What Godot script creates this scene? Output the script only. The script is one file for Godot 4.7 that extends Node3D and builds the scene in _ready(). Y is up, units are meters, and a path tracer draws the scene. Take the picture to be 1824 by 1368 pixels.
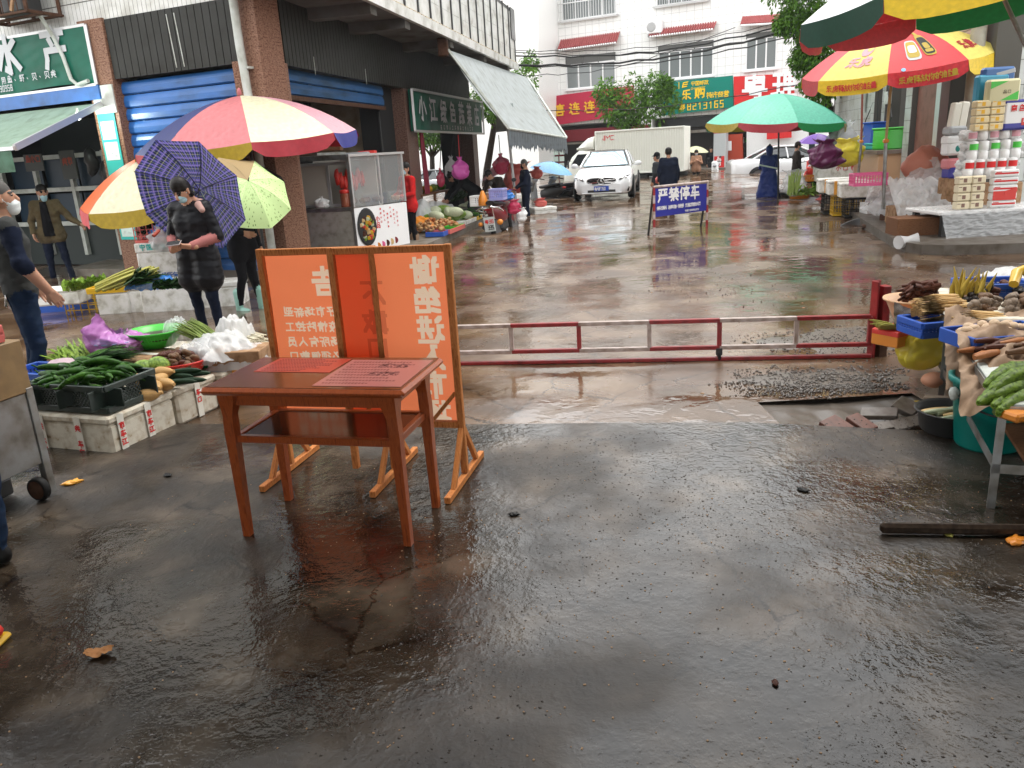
extends Node3D
# A wet market entrance on a rainy day: helpers first, the place itself is built from _ready() on.
var M := {}
var taken := {}
var rg := RandomNumberGenerator.new()
var wob := FastNoiseLite.new()
const AX := Vector3(0.2096, 0, -0.9778)   # along the left building's street side
const BX := Vector3(-0.9063, 0, -0.4226)  # along its market side
const NA := Vector3(0.9778, 0, 0.2096)
const NB := Vector3(-0.4226, 0, 0.9063)
const KC := Vector3(-3.3, 0, -12.1)       # its corner
func V(x: float, y: float, z: float) -> Vector3: return Vector3(x, y, z)
func AT(p: Vector3) -> Transform3D: return Transform3D(Basis.IDENTITY, p)
func rnd(a: float, b: float) -> float: return rg.randf_range(a, b)
func gy(z: float) -> float: return 0.0 if z > -8.0 else 0.01 * (maxf(z, -48.0) + 8.0)
func wa(s: float, y := 0.0, o := 0.0) -> Vector3: return KC + AX * s + NA * o + Vector3(0, y, 0)
func wb(s: float, y := 0.0, o := 0.0) -> Vector3: return KC + BX * s + NB * o + Vector3(0, y, 0)
# ---------- materials (base colours are linear) ----------
func noise_tex(freq: float, oct: int, sd: int, stops: Array, size := 512, typ := 3, gain := 0.5) -> NoiseTexture2D:
	var n := FastNoiseLite.new()
	n.seed = sd; n.frequency = freq; n.fractal_octaves = oct; n.noise_type = typ; n.fractal_gain = gain
	if typ == 2:
		n.cellular_return_type = FastNoiseLite.RETURN_DISTANCE2_SUB
		n.domain_warp_enabled = true; n.domain_warp_amplitude = 60.0; n.domain_warp_frequency = 0.012; n.domain_warp_fractal_octaves = 5
	var g := Gradient.new()
	var offs := PackedFloat32Array(); var cols := PackedColorArray()
	for s in stops:
		offs.append(s[0]); cols.append(s[1] if s[1] is Color else Color(s[1], s[1], s[1]))
	g.offsets = offs; g.colors = cols
	var t := NoiseTexture2D.new()
	t.width = size; t.height = size; t.seamless = true; t.normalize = true; t.generate_mipmaps = false
	t.noise = n; t.color_ramp = g
	return t
func lin(r: float, g: float, b: float) -> Color: return Color(r, g, b).linear_to_srgb()
var T := {}
func mt(key: String, r: float, g: float, b: float, rough := 0.6, metal := 0.0, grime := "", sc := 1.0) -> StandardMaterial3D:
	if M.has(key): return M[key]
	var m := StandardMaterial3D.new()
	m.resource_name = key; m.albedo_color = lin(r, g, b); m.roughness = rough; m.metallic = metal
	if grime != "":
		m.albedo_texture = T[grime]; m.uv1_triplanar = true; m.uv1_scale = Vector3.ONE * sc
	m.metallic_specular = 0.5 if rough <= 0.36 or metal > 0.1 else 0.3
	M[key] = m
	return m
func cloth(key: String, r: float, g: float, b: float, rough := 0.9, back := 0.0) -> StandardMaterial3D:
	var m := mt(key, r, g, b, rough, 0.0, "soft", 3.0)
	m.metallic_specular = 0.2
	if back > 0.0:
		m.backlight_enabled = true; m.backlight = Color(back, back, back)
	return m
func film(key: String, r: float, g: float, b: float, a: float, rough := 0.3) -> StandardMaterial3D:
	var m := mt(key, r, g, b, rough)
	m.transparency = BaseMaterial3D.TRANSPARENCY_ALPHA
	m.albedo_color.a = a
	return m
# ---------- nodes ----------
func numbered(n: String) -> String:
	taken[n] = taken.get(n, -1) + 1
	return n if taken[n] == 0 else "%s_%03d" % [n, taken[n]]
func tag(o: Node3D, label: String, category: String, group := "", kind := "") -> Node3D:
	o.set_meta("label", label)
	if category != "": o.set_meta("category", category)
	if group != "": o.set_meta("group", group)
	if kind != "": o.set_meta("kind", kind)
	return o
func thing(n: String, label: String, category: String, at := Vector3.ZERO, turn := 0.0, group := "") -> Node3D:
	var o := Node3D.new()
	o.name = numbered(n); add_child(o)
	o.position = at; o.rotation.y = turn
	return tag(o, label, category, group)
func ob(n: String, st, m: Material, parent: Node3D = null, xf := Transform3D()) -> MeshInstance3D:
	var o := MeshInstance3D.new()
	if st is SurfaceTool:
		st.generate_normals()
		o.mesh = st.commit()
	else:
		o.mesh = st
	o.material_override = m
	if parent == null:
		o.name = numbered(n); add_child(o)
	else:
		o.name = n; parent.add_child(o, true)
	o.transform = xf
	return o
func struct(n: String, st, m: Material, label: String) -> MeshInstance3D:
	var o := ob(n, st, m)
	tag(o, label, "", "", "structure")
	return o
func copy(src: Node3D, label: String, at: Vector3, turn: float, n := "") -> Node3D:
	var c: Node3D = src.duplicate()
	var base := String(src.name)
	if base.length() > 4 and base[-4] == "_": base = base.left(-4)
	c.name = numbered(n if n != "" else base)
	add_child(c); c.position = at; c.rotation.y = turn
	c.set_meta("label", label)
	return c
func loc(t: Node3D, p: Vector3) -> Vector3: return t.transform.affine_inverse() * p
# ---------- shapes, added to a SurfaceTool ----------
func mb() -> SurfaceTool:
	var st := SurfaceTool.new()
	st.begin(Mesh.PRIMITIVE_TRIANGLES)
	st.set_smooth_group(-1)
	st.set_uv(Vector2.ZERO)
	return st
func tri(st: SurfaceTool, a: Vector3, b: Vector3, c: Vector3, out: Vector3) -> void:
	if (c - a).cross(b - a).dot(out) < 0.0:
		var q := b; b = c; c = q
	st.add_vertex(a); st.add_vertex(b); st.add_vertex(c)
func quad(st: SurfaceTool, a: Vector3, b: Vector3, c: Vector3, d: Vector3, out: Vector3) -> void:
	tri(st, a, b, c, out); tri(st, a, c, d, out)
func bx(st: SurfaceTool, c: Vector3, s: Vector3, bev := 0.0, rot := Basis.IDENTITY) -> void:
	st.set_smooth_group(-1)
	var h := s * 0.5
	bev = minf(bev, minf(h.x, minf(h.y, h.z)) * 0.98)
	var pt := func(sg: Vector3, k: int) -> Vector3:
		var v := sg * h
		for i in 3:
			if i != k: v[i] -= sg[i] * bev
		return c + rot * v
	for k in 3:
		var i := (k + 1) % 3
		var j := (k + 2) % 3
		for sd in [-1.0, 1.0]:
			var e: Array = []
			for w in [[-1, -1], [1, -1], [1, 1], [-1, 1]]:
				var sg := Vector3.ZERO
				sg[k] = sd; sg[i] = w[0]; sg[j] = w[1]
				e.append(pt.call(sg, k))
			var o := Vector3.ZERO
			o[k] = sd
			quad(st, e[0], e[1], e[2], e[3], rot * o)
	if bev <= 0.0: return
	for k in 3:  # edges along axis k
		var i := (k + 1) % 3
		var j := (k + 2) % 3
		for si in [-1.0, 1.0]:
			for sj in [-1.0, 1.0]:
				var a := Vector3.ZERO
				a[k] = -1.0; a[i] = si; a[j] = sj
				var b := a
				b[k] = 1.0
				var o := Vector3.ZERO
				o[i] = si; o[j] = sj
				quad(st, pt.call(a, i), pt.call(b, i), pt.call(b, j), pt.call(a, j), rot * o)
	for sx in [-1.0, 1.0]:
		for sy in [-1.0, 1.0]:
			for sz in [-1.0, 1.0]:
				var sg := Vector3(sx, sy, sz)
				tri(st, pt.call(sg, 0), pt.call(sg, 1), pt.call(sg, 2), rot * sg)
# a straight bar between two points, w wide and h deep
func bar(st: SurfaceTool, a: Vector3, b: Vector3, w: float, h := -1.0, bev := 0.0, up := Vector3.UP) -> void:
	var d := b - a
	var y := d.normalized()
	if absf(y.dot(up)) > 0.98: up = Vector3(0, 0, 1) if absf(y.z) < 0.9 else Vector3(1, 0, 0)
	var x := up.cross(y).normalized()
	bx(st, (a + b) * 0.5, Vector3(w, d.length(), h if h > 0.0 else w), bev, Basis(x, y, x.cross(y)))
func ring(at: Vector3, dir: Vector3, r: float, n: int, ref: Vector3, ry := -1.0) -> PackedVector3Array:
	var x := ref - dir * ref.dot(dir)
	x = x.normalized() if x.length() > 0.01 else dir.cross(Vector3(0.3, 0.5, 0.8)).normalized()
	var y := dir.cross(x)
	var out := PackedVector3Array()
	for i in n:
		var a := TAU * i / n
		out.append(at + x * cos(a) * r + y * sin(a) * (ry if ry > 0.0 else r))
	return out
func skin(st: SurfaceTool, rings: Array, closed := true, cap0 := true, cap1 := true) -> void:
	var n: int = rings[0].size()
	st.set_smooth_group(0)
	for k in rings.size() - 1:
		var a: PackedVector3Array = rings[k]
		var b: PackedVector3Array = rings[k + 1]
		for i in (n if closed else n - 1):
			var j := (i + 1) % n
			st.add_vertex(a[i]); st.add_vertex(b[i]); st.add_vertex(b[j])
			st.add_vertex(a[i]); st.add_vertex(b[j]); st.add_vertex(a[j])
	st.set_smooth_group(1)
	for e in [[0, cap0], [rings.size() - 1, cap1]]:
		if not e[1]: continue
		var r: PackedVector3Array = rings[e[0]]
		var m := Vector3.ZERO
		for p in r: m += p / n
		var away: Vector3 = m - _mid(rings[1 if e[0] == 0 else e[0] - 1])
		for i in n: tri(st, m, r[i], r[(i + 1) % n], away)
func _mid(r: PackedVector3Array) -> Vector3:
	var m := Vector3.ZERO
	for p in r: m += p / r.size()
	return m
# a round bar through points; r is a number or one radius per point
func tube(st: SurfaceTool, pts: Array, r, n := 8, caps := true, flat := 1.0) -> void:
	var rings: Array = []
	var ref := Vector3(0.13, 1, 0.21)
	for i in pts.size():
		var d: Vector3 = (pts[mini(i + 1, pts.size() - 1)] - pts[maxi(i - 1, 0)]).normalized()
		if absf(d.dot(ref.normalized())) > 0.97: ref = Vector3(1, 0.1, 0.3)
		var rr: float = r[i] if r is Array or r is PackedFloat32Array else r
		var g := ring(pts[i], d, rr, n, ref, rr * flat)
		ref = g[0] - pts[i]
		rings.append(g)
	skin(st, rings, true, caps, caps)
# profile points (radius, height) turned about the y axis of xf
func lathe(st: SurfaceTool, prof: Array, n := 20, xf := Transform3D(), squash := 1.0) -> void:
	var rings: Array = []
	for p in prof:
		var g := PackedVector3Array()
		for i in n:
			var a := -TAU * i / n
			g.append(xf * Vector3(cos(a) * p.x, p.y, sin(a) * p.x * squash))
		rings.append(g)
	skin(st, rings, true, prof[0].x > 0.0001, prof[-1].x > 0.0001)
func patch(st: SurfaceTool, nu: int, nv: int, f: Callable, smooth := true) -> void:
	var g: Array = []
	for j in nv + 1:
		for i in nu + 1: g.append(f.call(float(i) / nu, float(j) / nv))
	st.set_smooth_group(0 if smooth else -1)
	for j in nv:
		for i in nu:
			var q := j * (nu + 1) + i
			for k in [q, q + nu + 1, q + 1, q + 1, q + nu + 1, q + nu + 2]:
				var c: int = k % (nu + 1)
				st.set_uv(Vector2(float(c) / nu, float(k / (nu + 1)) / nv))
				st.add_vertex(g[k])
# lumpy ball (fruit, bags, bundles)
func lump(st: SurfaceTool, c: Vector3, s: Vector3, amp := 0.0, freq := 3.0, n := 12, basis := Basis.IDENTITY, crease := false, sd := 0.0) -> void:
	st.set_smooth_group(0)
	patch(st, n * 2, n, func(u: float, v: float) -> Vector3:
		var d := Vector3(sin(v * PI) * cos(u * TAU), cos(v * PI), sin(v * PI) * sin(u * TAU))
		if u >= 0.9999: d = Vector3(sin(v * PI), cos(v * PI), 0)
		var w := wob.get_noise_3d(d.x * freq * 30.0 + sd * 77.0, d.y * freq * 30.0 + sd * 31.0, d.z * freq * 30.0)
		if crease: w = absf(w) * 2.0 - 0.5
		return c + basis * (d * s * (1.0 + amp * w)))
# wall piece over the plan line p-q, from y0 to y1, d thick behind the line (along -nrm)
func wall(st: SurfaceTool, p: Vector3, q: Vector3, y0: float, y1: float, nrm: Vector3, o0: float, o1: float) -> void:
	var x := (q - p).normalized()
	var c := (p + q) * 0.5 + nrm * (o0 + o1) * 0.5
	c.y = (y0 + y1) * 0.5
	bx(st, c, Vector3((q - p).length(), y1 - y0, absf(o1 - o0)), 0.0, Basis(x, Vector3.UP, x.cross(Vector3.UP)))
# a flat board between four corner points, thick along its normal backwards
func board(st: SurfaceTool, a: Vector3, b: Vector3, c: Vector3, d: Vector3, th: float) -> void:
	st.set_smooth_group(-1)
	var n := (b - a).cross(d - a).normalized() * th
	var m := (a + b + c + d) * 0.25 + n * 0.5
	var f := [a, b, c, d, a + n, b + n, c + n, d + n]
	for q in [[0, 1, 2, 3], [4, 5, 6, 7], [0, 1, 5, 4], [1, 2, 6, 5], [2, 3, 7, 6], [3, 0, 4, 7]]:
		var o: Vector3 = (f[q[0]] + f[q[2]]) * 0.5 - m
		quad(st, f[q[0]], f[q[1]], f[q[2]], f[q[3]], o)
# ---------- lettering: strokes on a 16 x 16 grid, a-p across then a-p down ----------
const GL := {
	"水": "hbhofn bfffbm mdig hgnn", "产": "haic bcnc fegg kejg cini ciclbo", "江": "bbdd afch bodj ecnc jcjn dnpn", "小": "hbhofn edbk lepk",
	"绿": "ebbgfg fgbl bkgj bngm hcncng hfng hgpg kgkoin hijk nikl gokl kloo", "色": "fbbf ecldjg cgfn ngcg cgcnnnnl hghj ngnjcj", "蔬": "bcoc fafe kake bfgf gfeh dhdo dkgk bkbo bogn hgpg kfmg jgijnj kkjo llll mkmo okonpn",
	"菜": "bcoc fafe kake mfcg dhei hhii mhli bkok hjhp hkbo hkoo", "店": "haic cdod cdckbo ieji ifig ijnj ieij fjnjnofofj", "告": "fccg ddnd iaih bhoh ekmkmoeoek",
	"谢": "bbcd afcfcnem hafc gcgm gckckogn gfkf ggkg gjkj kkfo lfpf nbnoln lhmj", "绝": "ebbfff fcbk bkfj bofn jbhf jcncle hfofojhj hfhoooom kfkj", "进": "bbdd agcgclan anclep epop hdod gioi jbjihm mbmm",
	"入": "fbhb hbgibo hfoo", "场": "aefe dbdl amgk hbnb nbhg hgpgonmo khgl nhim", "不": "bbob ibao hfho jhnk", "戴": "bcic fafe aepe kbkgpo ogjo egeg bgigijbjbg bhih fgfj bljl dkdn hkhn anjn dnbp hnjp",
	"口": "ccncnncncc", "做": "dbag ceco eeje hbhh fhjhjmfmfh mbke lepe oeko lhpo", "好": "dbbkgo gfbo aghg hbob obkfkojn hhph", "市": "haic bcoc eeem efnfnmlm hchp", "新": "ebfc bdid cedg hege ahih akik ehep ekbn ekin ocjdjjip jhph mhmp",
	"型": "bbib agig dbdgbj gbgj kbkg nanjlj ckmk hjhn anon", "炎": "hbghcj ddee ldke hbhebi hdni ekdm lkkm hihlbp hkop", "疫": "iajb dcoc dcdjbp acbe bhch hdgh hdldlgog giniip hjop", "情": "dadp adbh fdgg hcoc heoe ggpg kakg ihip ihnhnomo ijnj ilnl",
	"防": "bbbp bbfbdffjdk kalc gdpd kdkighp khohnoln", "控": "dadobn aefe ajgh kalb gcge gcpcpe kdhg mdog hini kiko gnpn", "工": "ccnc hchm bnon", "所": "hbbc bcbkao bfgfgjbj pbjc jcjkhp jhph mhmp", "有": "bdod gaai ehep ehmhmplp ejmj elml", "人": "hbhgbo hgoo", "员": "ebmbmfefeb chcm chnhnm hjhmbp jmop",
	"必": "hbjd eeendoonnl bgak nhpk mbdn", "须": "fbbe fgbj fkao hbpb lbke ieoeom ieim lglkhp mmpp", "佩": "dbag ceco fcfkep fcncnmpo hflf hhhm hhlhlm jejp", "严": "bbob fcfg kckg ceeg nelg bhoh chclao", "禁": "bcgc dadh dcag dcgg icoc lalh lcih lcpg dioi akpk hkhohn fmdo lmoo",
	"停": "dbag ceco kalb fcpc hdndnghghd fifk fipi pipk hknk kkkoin", "车": "ccnc gacini cini hehp alol", "位": "dbag ceco kalc fdod hfil nflm eopo", "除": "bbbp bbfbdffjdk kagf kapf ihnh gjpj kfkohn hkfn mkpn", "外": "dbah cegefkao dhfj kakp khom",
	"违": "bbdd agcgclan anclep epop gdod ggog fjojomlm kbkn", "辆": "acgc dabggg dedp akgj hcpc hephep hephepono hepeponp jcjhio mcmhno", "一": "bhoh", "律": "eaad ddah cgcp gdodog fgpg gjoj fmpm kakp", "拖": "dadobn aefe ajgh jagd icpc ggogok ggdg hghopopm lelk", "移": "gaac aege dbdp dfak dfgj lahd jcncgh mghk jiojgp jjkl",
	"交": "haic bdod eecg kdog lgbp eglo", "通": "bbdd agcgclan anclep epop hbnbkd hfhm hfofomnm hhoh hjoj lflm", "监": "ccch fbfh jbhf idod lekg cjco cjnjnn fjfo jjjo aopo", "抓": "dadobn aefe ajgh pbhchkgp kckp ncnkpp", "拍": "dadobn aefe ajgh kbje heoeonhnhe hioi", "处": "dbah cegefkao dipo kakm kgoj", "罚": "bboboebebb gbge kbke cfdg bicidofm iiim nhnono",
	"喜": "bcoc iahd ddmd efmfmhehef bkok fifj kikj dlmlmpdpdl", "连": "bbdd agcgclan anclep epop gcoc jahg hgog fjpj lelm", "中": "ccncnicicc hahp", "国": "bboboobobb ddmd dhmh dlml hdhl jijk", "邮": "bdhdhmbmbd bhhh ebem kbkp kbobmfojmk", "政": "bbib fbfm fgig bfbm anim lajg kdpd oeio kgpp",
	"乐": "mbdc dcchnh hehogn elbo kloo", "购": "bbbk bbgbgk dddkao ekgo jahf icpconmo kejjmi mhnk", "特": "cbae bdfd dadp ajgh hcnc kake ggpg hjpj nhnoln jlkm", "许": "bbdd afcfcoem iahf hcoc fhph kckp", "经": "ebbfff fcbk bkfj bofn hcncgi kdoi ijnj kjkn gnpn", "营": "bcoc fafe kake bfbh bfofoh egkgkjejeg dlmlmpdpdl",
	"部": "ebfc bdhd cedg gefg ahih ckgkgpcpck kbkp kbobmfojmk", "粤": "hahc ccnccicc ncninici hdhi dfmf dimi akpk fkfm fmlmlpip", "理": "bbgb bhgh anhm ebem ibobohihib ieoe lblo ikok hopo", "羊": "eage kaie cdnd cgmg akok hdhp", "品": "ebmbmgegeb bjfjfobobj jjojoojojj", "虎": "hahe hcnc deoeng dedkbp ehnh ieikni gkgnep gkkkknono",
	"释": "gaab bcce gdfe ahhh dbdp dicl digk ibnbih ieok jepi ikok hmpm lilp", "放": "dadc adhd ddckap dhghgnen lajf kdpd ndio jgpp", "你": "dbag ceco hafg hdpdnf ldlojn jhgl nhpl", "的": "dabc bdfdfnbnbd bifi kahg icocomnolo khlj", "能": "dabege fcgf bgbo bggggobm bjgj bmgm lblf obkd kfpfpe lilo ojkl kopopm", "量": "ebmbmeeeeb ecmc afof dhnhnldldh djnj hhho dmnm aopo",
	"鱼": "gacf ebkbif cfnfnlclcf hfhl cinh anon", "虾": "bdgdgjbjbd ebeo anhm hcpc lclp lgoj", "贝": "ccck ccncnk hfhkbp jlop", "类": "ddee mckd hbhi bfof hfbj hgnj bkok hibp hkop", "用": "ccckbp ccncnnmo cfnf cjnj hcho", "岛": "hafc dcmcjh dcdjojnolo jdke gklk clclcojo", "南": "bcoc haie cecp ceneno ehfi khji fjlj elml hjhp", "酒": "babc aece amdi fcpc gfofopgpgf jcji lclh gkok glol", "罩": "bboboebebb gbge kbke hehi hglg cifi cimimmcmci ckmk aoop hiip",
	"0": "dbkbkododb", "1": "hbho eehb", "2": "dbkbkhdhdoko", "3": "dbkbkodo dhkh", "4": "dbdiki kbko", "5": "kbdbdhkhkodo", "6": "kbdbdokokhdh", "7": "dbkbgo", "8": "dbkbkododb dhkh", "9": "khdhdbkbkodo", "A": "aohbno djlj", "C": "nbcbcono", "F": "nbcbco chlh", "H": "ccco ncno chnh", "I": "hbho", "N": "cocbnonb", "P": "cocbnbnhch", "O": "cbnbnococb", "S": "nbcbchnhnoco", "T": "bbob hbho", "J": "jbjogoek", "M": "aoabhiobo", "、": "ejgl"}
func strokes(ch: String) -> Array:
	var out: Array = []
	for w in String(GL.get(ch, "")).split(" ", false):
		var p := PackedVector2Array()
		for i in range(0, w.length() - 1, 2): p.append(Vector2(w.unicode_at(i) - 97, 15 - (w.unicode_at(i + 1) - 97)) / 15.0)
		out.append(p)
	return out
# the same strokes pressed into a picture: text from (x, y) in pixels, y up, letters h high; flip mirrors about x
func stamp(im: Image, text: String, x: float, y: float, h: float, w: float, c: Color, adv := 1.1, down := false, flip := false) -> void:
	for ch in text:
		for s in strokes(ch):
			for i in s.size() - 1:
				var n := int((s[i + 1] - s[i]).length() * h / (w * h * 0.25)) + 1
				for k in n + 1:
					var p: Vector2 = s[i].lerp(s[i + 1], float(k) / n) * h
					var px := x - p.x if flip else x + p.x
					im.fill_rect(Rect2i(int(px - w * h * 0.5), int(y + p.y - w * h * 0.5), int(w * h) + 1, int(w * h) + 1), c)
		if down: y -= adv * h
		else: x += adv * h * (-1.0 if flip else 1.0)
# letters of height h along (ux, uy) from the lower left corner; w is the stroke width in letter heights. fm, when given, bends (u, v, lift) onto a surface
func lettering(parent: Node3D, m: Material, text: String, org: Vector3, ux: Vector3, uy: Vector3, h: float, w := 0.11, adv := 1.1, down := false, d := 0.004, thick := 0.0, narrow := 1.0, fm = null, n := "lettering") -> MeshInstance3D:
	var st := mb()
	var nz := ux.cross(uy).normalized()
	var at := Vector2.ZERO
	var k := 0
	var one: MeshInstance3D
	var far := absf(h * uy.length()) if fm == null else 0.0
	for ch in text:
		if far > 0.075 and k > 0:
			one = ob("character", st, m, parent)
			st = mb()
		var digit := ch.unicode_at(0) < 128
		for s in strokes(ch):
			for i in s.size() - 1:
				var a: Vector2 = at + s[i] * h * Vector2(narrow, 1)
				var b: Vector2 = at + s[i + 1] * h * Vector2(narrow, 1)
				if a.is_equal_approx(b): continue
				var t := (b - a).normalized() * w * h * 0.5
				var q := Vector2(-t.y, t.x)
				a -= t * 0.8; b += t * 0.8
				var lift := d + k * 0.00012
				k += 1
				var c: Array = []
				for p in [a + q, b + q, b - q, a - q]:
					c.append(fm.call(p.x, p.y, lift) if fm != null else org + ux * p.x + uy * p.y + nz * lift)
				if thick > 0.0: board(st, c[3], c[2], c[1], c[0], -thick)
				else: quad(st, c[0], c[1], c[2], c[3], nz if fm == null else c[0] - fm.call(a.x, a.y, 0.0))
		if down: at.y -= adv * h
		else: at.x += adv * h * narrow * (0.72 if digit else 1.0)
	return ob("character" if far > 0.075 else n, st, m, parent)
# ---------- people: tapered capsules joined into one smooth surface, cut into clothes by region ----------
# bones: [a, b, ra, rb, region, blend]
func body_field(bones: Array, cell: float, amp: float) -> Dictionary:
	var lo := Vector3.ONE * 1e9
	var hi := -lo
	for b in bones:
		for e in [[b[0], b[2]], [b[1], b[3]]]:
			lo = lo.min(e[0] - Vector3.ONE * (e[1] + cell * 3.0))
			hi = hi.max(e[0] + Vector3.ONE * (e[1] + cell * 3.0))
	var nx := int((hi.x - lo.x) / cell) + 2
	var ny := int((hi.y - lo.y) / cell) + 2
	var nz := int((hi.z - lo.z) / cell) + 2
	var D := PackedFloat32Array(); D.resize(nx * ny * nz); D.fill(1.0)
	var P := PackedFloat32Array(); P.resize(nx * ny * nz); P.fill(1.0)
	var L := PackedByteArray(); L.resize(nx * ny * nz)
	var regions: Array = []
	for b in bones:
		if not b[4] in regions: regions.append(b[4])
		var reg: int = regions.find(b[4])
		var a: Vector3 = b[0]
		var ba: Vector3 = b[1] - a
		var bb := maxf(ba.length_squared(), 1e-8)
		var ra: float = b[2]
		var rd: float = b[3] - ra
		var k: float = b[5] if b.size() > 5 else 0.02
		var pad := maxf(ra, ra + rd) + k + cell * 2.0
		var l: Vector3 = (a.min(b[1]) - Vector3.ONE * pad - lo) / cell
		var g: Vector3 = (a.max(b[1]) + Vector3.ONE * pad - lo) / cell
		var quilt: bool = b[4] == "padded_coat"
		var soft: float = amp if (b[4] as String) in ["jacket", "trousers", "padded_coat", "sleeve", "vest"] else 0.0
		for z in range(maxi(0, int(l.z)), mini(nz, int(g.z) + 1)):
			for y in range(maxi(0, int(l.y)), mini(ny, int(g.y) + 1)):
				var row := (z * ny + y) * nx
				for x in range(maxi(0, int(l.x)), mini(nx, int(g.x) + 1)):
					var p := lo + Vector3(x, y, z) * cell
					var t := clampf((p - a).dot(ba) / bb, 0.0, 1.0)
					var d := (p - a - ba * t).length() - ra - rd * t
					if d > k + 0.03: continue
					if quilt: d -= 0.004 * absf(sin(p.y * 44.0 + p.x * 3.0))
					if soft > 0.0: d += wob.get_noise_3d(p.x * 260.0, p.y * 420.0, p.z * 260.0) * soft
					var i := row + x
					var o: float = D[i]
					if d < P[i]:
						P[i] = d
						L[i] = reg
					var h := maxf(k - absf(o - d), 0.0) / k
					D[i] = minf(o, d) - h * h * k * 0.25
	# surface nets
	var cellv := {}
	var sts := {}
	var offs := [0, 1, nx, nx + 1, nx * ny, nx * ny + 1, nx * ny + nx, nx * ny + nx + 1]
	var corner := [Vector3(0, 0, 0), Vector3(1, 0, 0), Vector3(0, 1, 0), Vector3(1, 1, 0), Vector3(0, 0, 1), Vector3(1, 0, 1), Vector3(0, 1, 1), Vector3(1, 1, 1)]
	var edges := [[0, 1], [2, 3], [4, 5], [6, 7], [0, 2], [1, 3], [4, 6], [5, 7], [0, 4], [1, 5], [2, 6], [3, 7]]
	for z in nz - 1:
		for y in ny - 1:
			var row := (z * ny + y) * nx
			for x in nx - 1:
				var i := row + x
				var s := D[i] < 0.0
				if s == (D[i + 1] < 0.0) and s == (D[i + nx] < 0.0) and s == (D[i + nx + 1] < 0.0) and s == (D[i + nx * ny] < 0.0) and s == (D[i + nx * ny + 1] < 0.0) and s == (D[i + nx * ny + nx] < 0.0) and s == (D[i + nx * ny + nx + 1] < 0.0): continue
				var sum := Vector3.ZERO
				var n := 0
				for e in edges:
					var da := D[i + offs[e[0]]]
					var db := D[i + offs[e[1]]]
					if (da < 0.0) == (db < 0.0): continue
					sum += (corner[e[0]] as Vector3).lerp(corner[e[1]], da / (da - db))
					n += 1
				var best := 0
				for c in range(1, 8):
					if P[i + offs[c]] < P[i + offs[best]]: best = c
				var nrm := Vector3(D[i + 1] - D[i] + D[i + nx + 1] - D[i + nx], D[i + nx] - D[i] + D[i + nx + 1] - D[i + 1], D[i + nx * ny] - D[i] + D[i + nx * ny + 1] - D[i + 1])
				cellv[i] = [lo + (Vector3(x, y, z) + sum / n) * cell, nrm.normalized(), L[i + offs[best]]]
	for i in cellv:
		for ax in 3:
			var step: int = [1, nx, nx * ny][ax]
			var u: int = [nx, nx * ny, 1][ax]
			var v: int = [nx * ny, 1, nx][ax]
			if (D[i] < 0.0) == (D[i + step] < 0.0): continue
			if not (cellv.has(i - u) and cellv.has(i - v) and cellv.has(i - u - v)): continue
			var q := [cellv[i], cellv[i - u], cellv[i - u - v], cellv[i - v]]
			if D[i] >= 0.0: q.reverse()
			var reg: String = regions[q[0][2]]
			if not sts.has(reg):
				sts[reg] = SurfaceTool.new()
				sts[reg].begin(Mesh.PRIMITIVE_TRIANGLES)
			for w in [0, 2, 1, 0, 3, 2]:
				sts[reg].set_normal(q[w][1])
				sts[reg].add_vertex(q[w][0])
	return sts
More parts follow.
